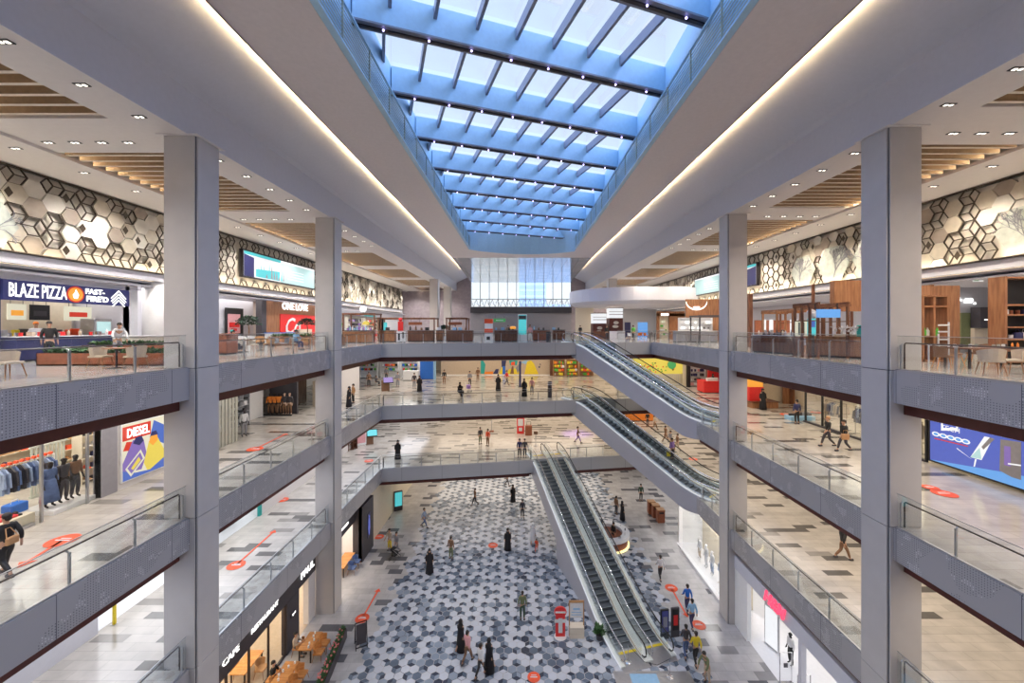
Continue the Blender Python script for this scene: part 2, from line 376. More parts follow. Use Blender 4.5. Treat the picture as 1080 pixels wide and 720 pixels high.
def text_mesh(body, size, mname, parent, loc, rot, name='lettering', extrude=0.02, sx=1.0, bold=0.0, italic=0.0):
    cu = bpy.data.curves.new('t', 'FONT'); cu.body = body; cu.size = size; cu.extrude = extrude; cu.offset = bold; cu.resolution_u = 2; cu.shear = italic
    cu.align_x = 'CENTER'; cu.align_y = 'CENTER'
    o = bpy.data.objects.new('t', cu); COL.objects.link(o)
    me = bpy.data.meshes.new_from_object(o); COL.objects.unlink(o); bpy.data.objects.remove(o)
    me.name = name; me.materials.clear(); me.materials.append(MATS[mname])
    q = bpy.data.objects.new(name, me); COL.objects.link(q)
    q.location = loc; q.rotation_euler = rot; q.scale = (sx, 1, 1)
    if parent is not None: q.parent = parent
    return q
ROT_L = (PI / 2, 0, PI / 2)      # writing on a left-hand wall, read from the atrium
ROT_R = (PI / 2, 0, -PI / 2)     # on a right-hand wall
ROT_F = (PI / 2, 0, 0)           # on a wall facing the camera

# ================================================================== STRUCTURE
dB = Vector((0.664, -0.748)); nB = Vector((0.748, 0.664))      # middle and upper escalators
dA = Vector((0.252, -0.968)); nA = Vector((0.968, 0.252))      # lowest escalators
B1 = Vector((5.4, 37.3)); B2 = Vector((12.45, 28.85)); A1 = Vector((1.25, 37.0)); A2 = Vector((5.05, 22.9))
WE = 3.35
def hit_far(p, d, off=0.0):
    t = -(p.y - off - ey(p.x)) / (d.y - (YR - YL) / (XR - XL) * d.x)
    return p + d * t
def inner_edge(level, g=0.0):
    """edge of the floor round the atrium, left to right, set back by g"""
    pts = [(XL - g, YN), (XL - g, YL + g)]
    if level in (2, 3): p, n, d = B1, nB, dB
    else: p, n, d = A1, nA, dA
    a = hit_far(p - n * g, d, g); q0 = p - n * g - d * g; q1 = p + n * (WE + g) - d * g; e = hit_far(q1, d, g)
    pts += [tuple(a), tuple(q0), tuple(q1), tuple(e)] if (q0 - a).dot(d) < 0 else [tuple(a), tuple(q1), tuple(e)]
    pts += [(XR + g, YR + g)]
    if level in (1, 2):
        r = B2 + nB * (WE + g) + dB * g
        t1 = (XR + g - r.x) / dB.x; up = r + dB * t1
        s = B2 + dB * g; t2 = (XR + g - s.x) / nB.x; lo = s + nB * t2
        pts += [(XR + g, up.y), tuple(r), (XR + g, lo.y)]
    pts += [(XR + g, YN)]
    return pts
def slab(level, g, z0, z1, mname, name, xa=-25.0, xb=29.0, yb=80.0):
    pts = inner_edge(level, g)
    poly = pts + [(xb, YN), (xb, yb), (xa, yb), (xa, YN)]
    # triangulate through bmesh so the concave outline fills correctly
    import bmesh
    bm = bmesh.new(); vs = [bm.verts.new((x, y, z1)) for x, y in poly]; f = bm.faces.new(vs)
    ex = bmesh.ops.extrude_face_region(bm, geom=[f])
    for v in [q for q in ex['geom'] if isinstance(q, bmesh.types.BMVert)]: v.co.z = z0
    bmesh.ops.triangulate(bm, faces=bm.faces[:]); bmesh.ops.recalc_face_normals(bm, faces=bm.faces[:])
    me = bpy.data.meshes.new(name); bm.to_mesh(me); bm.free(); me.materials.append(MATS[mname])
    o = bpy.data.objects.new(name, me); COL.objects.link(o); return struct(o)

FL = {1: Z1, 2: Z2, 3: Z3}
for lv in (1, 2, 3):
    z = FL[lv]
    slab(lv, 0.05, z - 0.35, z, 'floor_top' if lv == 3 else 'floor_warm', 'floor')
    slab(lv, 0.30, z - 1.50, z - 0.36, 'soffit_brown', 'ceiling')
    slab(lv, 0.55, z - 1.56, z - 1.505, 'plaster', 'ceiling')
struct(MB().box(-25, 29, YN, 80, -0.3, 0.0).build('floor', 'floor_ground'))
struct(MB().box(-25.3, 29.3, YN - .3, YN, -0.3, EYE + 12.8).build('wall_back', 'plaster_cool'))
struct(MB().box(-25.3, -25, YN, 80, -0.3, EYE + 12.8).build('wall_left', 'plaster'))
struct(MB().box(29, 29.3, YN, 80, -0.3, EYE + 12.8).build('wall_right', 'plaster'))
struct(MB().box(-25, 29, 64, 64.3, 0, Z3 - 1.56).build('wall_front', 'cream'))

# fascias: sheet metal bands, split where the columns stand
LCOL = [14.33, 25.05]; RCOL = [13.7, 24.2]; CW, CD = 1.23, 1.13
LX0, LX1 = -12.83, -11.6; RX0, RX1 = 12.72, 13.93
def strip(pts, z0, z1, th, mname, name='trim'):
    mb = MB()
    for a, b in zip(pts[:-1], pts[1:]):
        a = Vector((*a, 0)); b = Vector((*b, 0)); mb.beam(a + Vector((0, 0, (z0 + z1) / 2)), b + Vector((0, 0, (z0 + z1) / 2)), th, z1 - z0)
    return struct(mb.build(name, mname))
for lv in (1, 2, 3):
    z = FL[lv]; e = inner_edge(lv)
    for a, b in ((YN, LCOL[0]), (LCOL[0] + CD, LCOL[1]), (LCOL[1] + CD, YL)):
        strip([(XL, a), (XL, b)], z - 1.1, z + 0.03, 0.1, 'fascia_metal_y')
    ys = [p for p in e if p[0] > XR - 3 and p[1] < 34]
    i0 = next(i for i, p in enumerate(e) if abs(p[0] - XR) < .01)
    mid = e[1:i0 + 1]
    strip(mid, z - 1.1, z + 0.03, 0.1, 'fascia_metal_x')
    rest = e[i0:]
    if len(rest) == 2: strip([rest[0], (XR, RCOL[1] + CD)], z - 1.1, z + .03, .1, 'fascia_metal_y')
    else:
        strip(rest[:2], z - 1.1, z + .03, .1, 'fascia_metal_y'); strip(rest[1:4], z - 1.1, z + .03, .1, 'fascia_metal_y')
        strip([rest[3], (XR, RCOL[1] + CD)], z - 1.1, z + .03, .1, 'fascia_metal_y')
    for a, b in ((YN, RCOL[0]), (RCOL[0] + CD, RCOL[1])):
        strip([(XR, a), (XR, b)], z - 1.1, z + 0.03, 0.1, 'fascia_metal_y')

# ---------------------------------------------------------------- columns
def column(x0, x1, y0, label, z0=0.0, z1=ZC):
    w = x1 - x0; d = CD
    t = thing('column', label, 'column', (x0, y0, z0))
    MB().box(.05, w - .05, .05, d - .05, 0, z1 - z0).build('core', 'column_reveal', t)
    lv = [0] + [q - z0 for q in (Z1 + .02, Z2 + .02, Z3 + .02) if q > z0 + .1] + [z1 - z0 - .02]
    for a, b in zip(lv[:-1], lv[1:]):
        a += .012; b -= .012
        MB().box(.07, w - .07, 0, .05, a, b).build('cladding_panel', 'column_stone', t)
        MB().box(.035, w - .035, d - .05, d, a, b).build('cladding_panel', 'column_stone', t)
        MB().box(0, .05, .07, d - .07, a, b).build('cladding_panel', 'column_stone', t)
        MB().box(w - .05, w, .07, d - .07, a, b).build('cladding_panel', 'column_stone', t)
    MB().box(-.12, w + .12, -.12, d + .12, z1 - z0 - .03, z1 - z0).build('head_plate', 'plaster', t)
    return t
column(LX0, LX1, LCOL[0], 'tall grey square column nearest on the left, beside the pizza counter')
column(LX0, LX1, LCOL[1], 'second tall grey square column on the left, standing by the bakery café front')
column(RX0, RX1, RCOL[0], 'tall grey square column nearest on the right, in front of the big blue screen level')
column(RX0, RX1, RCOL[1], 'second tall grey square column on the right, beside the foot of the upper escalators')
column(LX0, LX1, 57.3, 'distant top floor column on the left, nearer of the two by the window wall', Z3)
column(LX0, LX1, 67.9, 'distant top floor column on the left, farther of the two by the window wall', Z3)
column(RX0, RX1, 56.3, 'distant top floor column on the right above the curved white canopy', Z3)

# ---------------------------------------------------------------- top floor ceilings
def X(side, v): return v if side < 0 else 0.9 - v        # mirrored about the atrium axis
for sd in (-1, 1):
    off = 0 if sd < 0 else -0.7
    q = lambda v: X(sd, v)
    pan = [(5.2 + 10.6 * k + off, 13.2 + 10.6 * k + off) for k in range(-1, 7)]
    cm = MB(); cm.box(q(-11.83), q(-13.6), YN, 76, ZC, ZC + .1)
    last = YN
    for a, b in pan:
        a = max(a, YN)
        if a > last: cm.box(q(-13.6), q(-18.3), last, a, ZC, ZC + .1)
        last = b
    cm.box(q(-13.6), q(-18.3), last, 76, ZC, ZC + .1)
    cm.box(q(-18.3), q(-21.6), YN, 76, ZC - .08, ZC)      # outer soffit
    cm.box(q(-18.28), q(-18.34), YN, 76, ZC - .12, ZC + .02)
    cm.box(q(-21.25), q(-21.6), YN, 76, ZC - .18, ZC - .08)
    struct(cm.build('ceiling', 'plaster'))
    for a, b in pan:
        a = max(a, YN)
        struct(MB().box(q(-13.5), q(-19.2), a - .1, b + .1, ZC + .62, ZC + .68).build('ceiling', 'wood_recess'))
        struct(MB().box(q(-13.5), q(-13.6), a, b, ZC + .1, ZC + .62).box(q(-13.5), q(-19.2), a - .1, a, ZC + .1, ZC + .62).box(q(-13.5), q(-19.2), b, b + .1, ZC + .1, ZC + .62).build('ceiling', 'plaster'))
        if a < 60:
            s = thing('slat_ceiling', 'panel of pale wooden slats set in the %s ceiling, bay %s' % ('left' if sd < 0 else 'right', 'x'), 'ceiling slats', (q(-13.6), a, ZC))
            SL = MB(); n = int((b - a) / .5)
            for i in range(n):
                y = (i + .5) * (b - a) / n; SL.box(0, q(-18.25) - q(-13.6), y - .06, y + .06, .0, .24)
            SL.mi = [1 if k % 6 == 0 else 0 for k in range(len(SL.mi))]; SL.build('slats', ['wood_side', 'slat_face'], s); SLATS = globals().setdefault('SLATS', []); SLATS.append((s, sd, a))
        struct(MB().box(q(-18.45), q(-19.15), a, b, ZC + .04, ZC + .08).build('trim_1', 'cove_glow'))
    # vertical upstand, concave cove and lit slot of the atrium bulkhead
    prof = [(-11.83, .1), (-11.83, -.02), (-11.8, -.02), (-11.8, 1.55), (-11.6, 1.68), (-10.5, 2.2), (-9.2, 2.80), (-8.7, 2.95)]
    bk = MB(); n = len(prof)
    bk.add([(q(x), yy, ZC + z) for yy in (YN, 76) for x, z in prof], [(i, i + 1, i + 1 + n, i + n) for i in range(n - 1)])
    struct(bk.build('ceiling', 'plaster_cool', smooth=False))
    struct(MB().box(q(-9.0), q(-8.92), YN, 75.8, ZI + .11, ZI + .20).build('trim_2', 'cove_glow'))
    for yc in (6, 30, 54): lamp('AREA', 'cove_lamp', (q(-9.05), yc, ZI + .16), 270, (1, .72, .38), (PI / 2 + .15, 0, PI / 2 if sd < 0 else -PI / 2), shape='RECTANGLE', size=24, size_y=.06, spread=1.15)
    for a, b in pan[1:6]: lamp('AREA', 'cove_lamp', (q(-18.9), (a + b) / 2, ZC + .2), 170, (1, .76, .46), (PI / 2 + .1, 0, -PI / 2 if sd < 0 else PI / 2), shape='RECTANGLE', size=b - a, size_y=.15)
    struct(MB().box(q(-9.13), q(-9.05), YN, 75.8, ZI, ZI + .1).build('trim_3', 'plaster_inner'))
# names for the slat panels by what they stand near
_nm = {-1: ['over the pizza counter, nearest the camera', 'just beyond the nearest left column', 'over the seating by the ice-cream coloured screen wall', 'before the wide video screen on the left', 'beyond the wide video screen on the left', 'far along the left side near the window wall'],
       1: ['over the café chairs, nearest the camera', 'just beyond the nearest right column', 'over the timber kiosk with the blue sign', 'before the video screen on the right', 'beyond the video screen on the right', 'far along the right side over the curved canopy']}
for sd in (-1, 1):
    for (s, d_, a), w in zip([t for t in SLATS if t[1] == sd], ['behind the viewpoint at the near edge'] + _nm[sd]):
        s['label'] = 'pale wooden slat ceiling panel ' + w; s['label'] = s['label'].replace('ice-cream coloured screen wall', 'wood-clad shop')

# inner ceiling round the skylight
OXL, OXR, OYL, OYR = -6.1, 7.0, 48.6, 49.9
ic = MB(); ic.box(-9.13, OXL, YN, OYL, ZI, ZI + .1); ic.box(OXR, 10.03, YN, OYL, ZI, ZI + .1)
N = 12; arc = []
for i in range(N + 1):
    t = i / N; arc.append((OXL + (OXR - OXL) * t, OYL + (OYR - OYL) * t + 2.6 * math.sin(PI * t) ** .8))
for a, b in zip(arc[:-1], arc[1:]): ic.add([(a[0], a[1], ZI), (b[0], b[1], ZI), (b[0], 54.5, ZI), (a[0], 54.5, ZI)], [(0, 1, 2, 3)])
ic.box(-9.13, OXL, OYL, 54.5, ZI, ZI + .1).box(OXR, 10.03, OYL, 54.5, ZI, ZI + .1)
struct(ic.build('ceiling', 'plaster_inner'))
# far ceiling: glossy panels dropping towards the window wall, reflected mullions painted as grid lines
m = bpy.data.materials.new('panel_ceiling'); m.use_nodes = True; nt = m.node_tree; b = nt.nodes['Principled BSDF']
b.inputs['Roughness'].default_value = .12; b.inputs['Metallic'].default_value = .35
br = nt.nodes.new('ShaderNodeTexBrick'); br.offset = 0; br.inputs['Scale'].default_value = 1; br.inputs['Brick Width'].default_value = 1.7; br.inputs['Row Height'].default_value = 1.4; br.inputs['Mortar Size'].default_value = .03
br.inputs['Color1'].default_value = (.62, .65, .68, 1); br.inputs['Color2'].default_value = (.52, .56, .60, 1); br.inputs['Mortar'].default_value = (.22, .26, .3, 1)
t = nt.nodes.new('ShaderNodeTexCoord'); nt.links.new(t.outputs['Object'], br.inputs[0]); nt.links.new(br.outputs[0], b.inputs['Base Color']); MATS['panel_ceiling'] = m
pc = MB(); K = 10; prof = [(54.5 + 22 * i / K, ZI - (0.9 * (i / K) ** 1.3)) for i in range(K + 1)]
pc.add([(x, y, z) for x in (-9.13, 10.03) for y, z in prof], [(i, i + 1, i + 2 + K, i + 1 + K) for i in range(K)])
struct(pc.build('ceiling', 'panel_ceiling', smooth=True))

# skylight well
zt = EYE + 12.5
struct(MB().box(OXL - .15, OXL, YN, OYL, ZI + .1, zt).build('wall_left', 'skylit_blue')); struct(MB().box(OXR, OXR + .15, YN, OYR, ZI + .1, zt).build('wall_right', 'skylit_blue'))
ew = MB()
for a, b in zip(arc[:-1], arc[1:]): ew.add([(a[0], a[1], ZI), (b[0], b[1], ZI), (b[0], b[1] - 1.5, zt), (a[0], a[1] - 1.5, zt)], [(0, 1, 2, 3)])
struct(ew.build('wall_front', 'skylit_blue'))
struct(MB().box(OXL, OXR, YN - .1, YN, ZI, zt).build('wall_back', 'skylit_blue'))
rf = MB().box(-25.3, OXL - .15, YN, 80, zt, zt + .3).box(OXR + .15, 29.3, YN, 80, zt, zt + .3).box(OXL - .15, OXR + .15, 49.5, 80, zt, zt + .3)  # unseen roof slab added to block sky light outside the opening
struct(rf.build('ceiling', 'plaster'))
for sd, x, lab in ((-1, OXL + .25, 'left'), (1, OXR - .25, 'right')):
    g = thing('skylight_grille', 'long slim metal grille running along the %s rim of the skylight' % lab, 'grille', (x, YN, ZI + .12))
    gb = MB()
    for k in range(9): gb.box(-.01, .01, 0, 54.3, .14 * k, .14 * k + .035)
    gb.build('bars', 'grille', g); 
    for k in range(23): MB().box(-.03, .03, 2.4 * k, 2.4 * k + .05, 0, 1.25).build('upright', 'grille', g)
    MB().box(-.04, .04, 0, 54.3, 1.22, 1.3).build('top_rail', 'skylit_blue', g)
    MB().box(-.25 if sd < 0 else 0, 0 if sd < 0 else .25, 0, 54.3, -.1, -.02).build('ledge', 'skylit_blue', g)
SLOPE = 4.6 / (OXR - OXL); bl = math.hypot(OXR - OXL, 4.6)
_bn = ['nearest', 'second', 'third', 'fourth', 'fifth', 'sixth', 'seventh', 'eighth', 'ninth', 'tenth', 'eleventh', 'twelfth']
bi = 0
for k in range(-4, 8):
    y0 = 14.6 + 4.48 * k
    if y0 < YN + .5: continue
    t = thing('skylight_beam', '%s blue skylit roof beam crossing the skylight, counted from the camera end' % _bn[bi], 'beam', (OXL, y0, EYE + 11.2)); bi += 1
    xe = OXR - OXL
    if y0 + 4.6 > OYR: xe = (OYR + .4 - y0) / 4.6 * xe
    MB().beam((0, 0, .62), (xe, xe * SLOPE, .62), .34, 1.2).build('web', 'skylit_blue', t)
    MB().beam((0, 0, 0), (xe, xe * SLOPE, 0), .46, .07).build('bottom_flange', 'beam_bottom', t)
    MB().beam((0, 0, -.07), (xe, xe * SLOPE, -.07), .12, .06).build('conduit', 'dark_metal', t)
    for i in range(8):
        x = 1.05 + 1.58 * i
        if x > xe: break
        MB().ball((x, x * SLOPE - .1, -.12), .042, n=6).build('light', 'led_violet', t)
    rb = MB(); cx_, sx_ = (OXR - OXL) / bl, 4.6 / bl
    for i in range(9):
        x = 1.05 + 1.58 * i - (.0)
        a = Vector((x, x * SLOPE, .95)); e_ = a + Vector((-sx_, cx_, 0)) * 4.1
        if a.x > xe + .6: break
        if e_.y + y0 > OYL + 1 or e_.x < 0: e_ = a + (e_ - a) * max(.1, min(1, (a.x) / max(.01, a.x - e_.x)) )
        if a.x > OXR - OXL: continue
        if e_.y + y0 > OYR + 1.5: continue
        rb.beam(a + Vector((-sx_, cx_, 0)) * .17, e_, .13, .45)
    if rb.v: rb.build('rafters', 'beam_bottom', t)
    if y0 < 46: struct(MB().face([(OXL, y0, zt + .02), (OXR, y0 + 4.6, zt + .02), (OXR, y0 + 9.08, zt + .02), (OXL, y0 + 4.48, zt + .02)]).build('window_1', 'roof_glass'))

# far window wall
WY = 76.4
struct(MB().face([(-9.2, WY, EYE + 3.8), (10.1, WY, EYE + 3.8), (10.1, WY, ZI), (-9.2, WY, ZI)]).build('window_2', 'shop_glass'))
mu = MB()
for i in range(12): x = -9.1 + 1.74 * i; mu.box(x - .05, x + .05, WY - .15, WY + .05, EYE + 2.7, ZI)
mu.box(-9.2, 10.1, WY - .12, WY, EYE + 5.3, EYE + 5.4)
struct(mu.build('trim_4', 'charcoal'))
lt = MB()
for i in range(38):
    x = -9.1 + .51 * i; u = 1 if i % 2 else -1
    lt.beam((x, WY - .3, EYE + 4.6 - .7 * u), (x + .51, WY - .3, EYE + 4.6 + .7 * u), .05, .08); lt.beam((x, WY - .3, EYE + 4.6), (x + .51, WY - .3, EYE + 4.6 + .5 * u), .05, .06)
lt.box(-9.2, 10.1, WY - .35, WY - .25, EYE + 3.8, EYE + 3.95).box(-9.2, 10.1, WY - .35, WY - .25, EYE + 5.3, EYE + 5.42)
tag(lt.build('fretwork_screen', 'grey_light'), 'triangular fretwork band along the foot of the far window wall', 'screen')
struct(MB().box(-9.2, 10.1, WY - .5, WY + .1, EYE + 2.75, EYE + 3.8).build('trim_5', 'charcoal'))
struct(MB().box(-9.2, 10.1, WY, WY + .2, Z3, EYE + 2.75).build('wall_front', 'grey_panel'))
struct(MB().box(-25, -9.2, WY, WY + .2, Z3, ZC + 3).box(10.1, 29, WY, WY + .2, Z3, ZC + 3).build('wall_front', 'mauve'))
struct(MB().box(-60, 60, 80, 150, -.3, 0).build('ground', 'grey_light'))
for x, w, h, lab in ((4.5, 9, 30, 'pale blue glass tower seen outside the far window'), (-22, 12, 9, 'low pale building seen outside behind the left of the window wall'), (16, 14, 9.5, 'low pale building seen outside behind the right of the window wall')):
    t = thing('building', lab, 'building', (x, 130, 0)); MB().box(-w / 2, w / 2, 0, 10, 0, h + 16).build('body', 'sky_far', t)
    wb_ = MB()
    for r in range(int((h + 15) / 2)): wb_.box(-w / 2 + .3, w / 2 - .3, -.06, 0, r * 2 + .6, r * 2 + 1.8)
    wb_.build('windows', 'pale_blue', t)

# ---------------------------------------------------------------- downlights and cove light on the top floor
DL = MB(); DL.bbox(-.17, .17, -.07, .07, -.015, .01); pd = None
def downlight(x, y, z, first=[None]):
    if first[0] is None:
        t = thing('downlight', 'small twin square downlight in the white ceiling', 'downlight', (x, y, z), 0, 'downlights in the top floor ceiling')
        MB().box(-.19, .19, -.09, .09, -.02, 0).build('frame', 'black', t)
        MB().box(-.13, -.035, -.045, .045, -.03, -.015).build('lens', 'lamp_white', t); MB().box(.035, .13, -.045, .045, -.03, -.015).build('lens', 'lamp_white', t)
        first[0] = t; register(t); return
    dup(first[0], (x, y, z), 0, group='downlights in the top floor ceiling')
for sd in (-1, 1):
    o_ = 0 if sd < 0 else -.7
    for k in range(18):
        y = 6.2 + 1.72 * k + o_
        if min(abs(y - c - .5) for c in (14.33, 25.05, 35.7)) < .9: continue
        downlight(X(sd, -12.46), y, ZC)
    for yc in (14.9, 25.5, 36.1):
        for j in range(4): downlight(X(sd, -14.6 - j), yc + o_, ZC)
    for k in range(14): downlight(X(sd, -19.2), 8 + 2.4 * k + o_, ZC - .08)
for sd in (-1, 1):
    for k in range(7):
        for x, e in ((-14.2, 190), (-19.3, 230)):
            lamp('SPOT', 'downlight_lamp', (X(sd, x), 4.3 + 10.6 * k + (0 if sd < 0 else -.7), ZC - .25), e * 4.2, NEUT if sd < 0 else WARM, (0, 0, 0), spot_size=2.6, spot_blend=.6, shadow_soft_size=.25)
            lamp('SPOT', 'downlight_lamp', (X(sd, x), 9.3 + 10.6 * k + (0 if sd < 0 else -.7), ZC - .25), e * 4.2, NEUT if sd < 0 else WARM, (0, 0, 0), spot_size=2.6, spot_blend=.6, shadow_soft_size=.25)
# bright shop ceilings of the top floor beyond the hexagon screens
for sd in (-1, 1):
    struct(MB().box(X(sd, -21.6), X(sd, -25.4 if sd < 0 else -28.0), YN, 76, EYE + 2.35, EYE + 2.45).build('ceiling', 'plaster_cool'))
    for y0, y1 in ((4, 18), (20, 36), (38, 56)):
        ceil_area('ceiling_fill', X(sd, -23.3), (y0 + y1) / 2, EYE + 2.3, 2.6, y1 - y0, (20 if sd < 0 else 13) * (y1 - y0), NEUT)
ceil_area('ceiling_fill', 0, 60, EYE + 7.6, 14, 14, 900, COOL)

# ================================================================== BALUSTRADES
def balustrade(a, b, z, label, ret=True):
    """glass balustrade from a to b, walkway on its right-hand side seen from a"""
    a = Vector(a); b = Vector(b); L = (b - a).length; ang = math.atan2(b.y - a.y, b.x - a.x)
    t = thing('glass_balustrade', label, 'railing', (a.x, a.y, z), ang)
    n = max(1, round(L / 1.75)); w = L / n
    for i in range(n):
        x0, x1 = i * w + .012, (i + 1) * w - .012
        MB().box(x0, x1, -.008, .008, 0.02, 1.18).build('glass_panel', 'rail_glass', t)
    e = MB(); e.box(0, L, -.012, .012, 1.165, 1.185); e.build('top_edge', 'steel', t)
    MB().box(0, L, -.04, .04, -.01, .05).build('base_channel', 'steel', t)
    for i in range(n + 1):
        x = min(max(i * w, .06), L - .06)
        MB().box(x - .025, x + .025, -.10, -.05, 0, .86).beam((x, -.075, .84), (x + .02, -.15, .91), .03, .03).box(x - .05, x + .05, -.13, -.03, 0, .02).build('post', 'steel', t)
    MB().tube([(.10, -.15, .06), (.10, -.15, .88), (.14, -.15, .93), (L - .14, -.15, .93), (L - .10, -.15, .88), (L - .10, -.15, .06)], .026, 6).build('handrail', 'handrail', t, smooth=True)
    return t
_lv = {3: 'top floor', 2: 'second floor', 1: 'first floor'}
for lv in (1, 2, 3):
    z = FL[lv] + .03; e = inner_edge(lv); nm = _lv[lv]; o = .03
    # walkway must lie on the right of the a->b direction
    for (a, b), w in zip(((LCOL[0], YN + .2), (LCOL[1], LCOL[0] + CD), (YL, LCOL[1] + CD)), ('near the camera before the nearest left column', 'between the two left columns', 'beyond the second left column')):
        balustrade((XL - o, a - .05), (XL - o, b + .05), z, 'glass balustrade on the left %s edge %s' % (nm, w))
    k = 2; balustrade((e[2][0] - .1, e[2][1] + .05), (XL + .05, YL + .06), z, 'glass balustrade across the far end of the %s, left of the escalator head' % nm)
    i0 = next(i for i, p in enumerate(e) if abs(p[0] - XR) < .01); p = e[i0 - 1]
    balustrade((XR - .05, YR + .03), (p[0] + .15, p[1] + .06), z, 'glass balustrade across the far end of the %s, right of the escalator head' % nm)
    rest = e[i0:]
    if len(rest) == 2: balustrade((XR + o, RCOL[1] + CD + .05), (XR + o, YR - .1), z, 'glass balustrade on the right %s edge beyond the second right column' % nm)
    else:
        balustrade((XR + o, rest[1][1] + .6), (XR + o, YR - .1), z, 'glass balustrade on the right %s edge beyond the escalator foot' % nm)
        balustrade((XR + o, RCOL[1] + CD + .05), (XR + o, rest[3][1] - .9), z, 'short glass balustrade on the right %s edge between column and escalator foot' % nm)
    for (a, b), w in zip(((YN + .2, RCOL[0]), (RCOL[0] + CD, RCOL[1])), ('near the camera before the nearest right column', 'between the two right columns')):
        balustrade((XR + o, a + .05), (XR + o, b - .05), z, 'glass balustrade on the right %s edge %s' % (nm, w))

# ================================================================== ESCALATORS
def escalator(P1, d, n, off, R, H, zb, label, T=1.55, wedge=None, ext=(1.9, 1.9), outer=(1, 1)):
    W = WE / 2
    o = P1 + n * off
    t = thing('escalator', label, 'escalator', (o.x, o.y, zb), math.atan2(d.y, d.x))
    bw = 1.3
    def z(s):
        def ramp(u):            # soft max(0,u)
            return 0 if u < -bw else (u if u > bw else (u + bw) ** 2 / (4 * bw))
        return H - (ramp(s) - ramp(s - R)) * H / R
    S0, S1 = -ext[0], R + ext[1]
    N = 44; ss = [S0 + (S1 - S0) * i / N for i in range(N + 1)]
    def bot(s):
        e = min(1, max(0, (s - S0 - .4) / 2.2), max(0, (S1 - s - .4) / 2.2)); b = z(s) - 1.05 - (T - 1.05) * e
        if wedge is not None: b = max(b, .0) if s < wedge else 0.0
        return b
    def sweep(y0, y1, lo, hi, s0=S0, s1=S1):
        mb = MB(); q = [s for s in ss if s0 <= s <= s1]; vs = []
        for s in q: vs += [(s, y0, lo(s)), (s, y1, lo(s)), (s, y1, hi(s)), (s, y0, hi(s))]
        fs = [(0, 1, 2, 3), tuple((len(q) - 1) * 4 + k for k in (3, 2, 1, 0))]
        for i in range(len(q) - 1):
            for k in range(4): l = (k + 1) % 4; fs.append((i * 4 + k, (i + 1) * 4 + k, (i + 1) * 4 + l, i * 4 + l))
        return mb.add(vs, fs)
    sweep(.02, W - .02, bot, lambda s: max(z(s) - .26, bot(s) + .01)).build('truss_cladding', 'truss', t)
    for y0, y1, nm in ((0, .26, 0), (W - .26, W, 1)):
        sweep(y0, y1, lambda s: z(s) - .27, lambda s: z(s) + .10).build('side_deck', 'deck', t)
        ye = y0 - .012 if nm == 0 else y1
        if outer[nm]: sweep(ye, ye + .012, bot, lambda s: z(s) + .03).build('side_panel', 'truss', t); sweep(ye - .01, ye + .022, lambda s: z(s) + .03, lambda s: z(s) + .12).build('edge_trim', 'led_edge', t)
    for y in (.2, W - .2):
        gs = sweep(y - .007, y + .007, lambda s: z(s) + .10, lambda s: z(s) + .92, S0 + .3, S1 - .3).build('glass_side', 'rail_glass', t)
        path = [];  r = .40
        for k in range(7): a = -PI / 2 + PI * k / 6 * 1.0; path.append((S0 + .35 - r * math.cos(a), y, H + .55 + r * math.sin(a)))
        path += [(s, y, z(s) + .95) for s in ss if S0 + .35 < s < S1 - .35]
        for k in range(7): a = PI / 2 - PI * k / 6; path.append((S1 - .35 + r * math.cos(a), y, .55 + r * math.sin(a)))
        MB().tube(path, .04, 6).build('handrail', 'chrome' if y < 1 else 'rubber', gs, smooth=True)
        MB().tube([(s, y + (.05 if y < 1 else -.05), z(s) + .13) for s in ss if S0 + .3 < s < S1 - .3], .03, 4).build('inner_trim', 'cloth_beige' if y > 1 else 'steel', gs)
    me = None; pitch = .41; k = 0; s = -1.0
    while s < R + 1.0:
        if me is None:
            st = MB(); st.box(0, pitch - .01, .27, W - .27, -.22, 0).box(pitch - .05, pitch - .01, .27, W - .27, 0, .004, 1); so = st.build('step', ['step', 'step_edge'], t); me = so.data
        else: so = bpy.data.objects.new('step', me); COL.objects.link(so); so.parent = t
        so.location = (s, 0, z(s + pitch)); s += pitch
    for a, b in ((S0, -1.0), (R + 1.0, S1 + .3)):
        hz = z(a); MB().bbox(a, b, .05, W - .05, hz - .2, hz + .015, .01).build('landing_plate', 'steel', t)
        c = b if a == S0 else a; MB().box(c - .08, c + .08, .27, W - .27, hz, hz + .03).build('comb', 'yellow', t)
    return t
RB = (B2 - B1).length; RA = (A2 - A1).length; W2 = WE / 2
escalator(B1, dB, nB, 0, RB, Z3 - Z2, Z2, 'nearer lane of the upper escalators, going down from the top floor', outer=(1, 0))
escalator(B1, dB, nB, W2, RB, Z3 - Z2, Z2, 'farther lane of the upper escalators, going down from the top floor', outer=(0, 1))
escalator(B1, dB, nB, 0, RB, Z2 - Z1, Z1, 'nearer lane of the middle escalators, carrying a person in purple beside it', outer=(1, 0))
escalator(B1, dB, nB, W2, RB, Z2 - Z1, Z1, 'farther lane of the middle escalators, below the upper pair', outer=(0, 1))
escalator(A1, dA, nA, 0, RA, Z1, 0.0, 'left lane of the lowest escalators standing on the hexagon floor', T=1.5, wedge=6.6, outer=(1, 0))
escalator(A1, dA, nA, W2, RA, Z1, 0.0, 'right lane of the lowest escalators standing on the hexagon floor', T=1.5, wedge=6.6, outer=(0, 1))

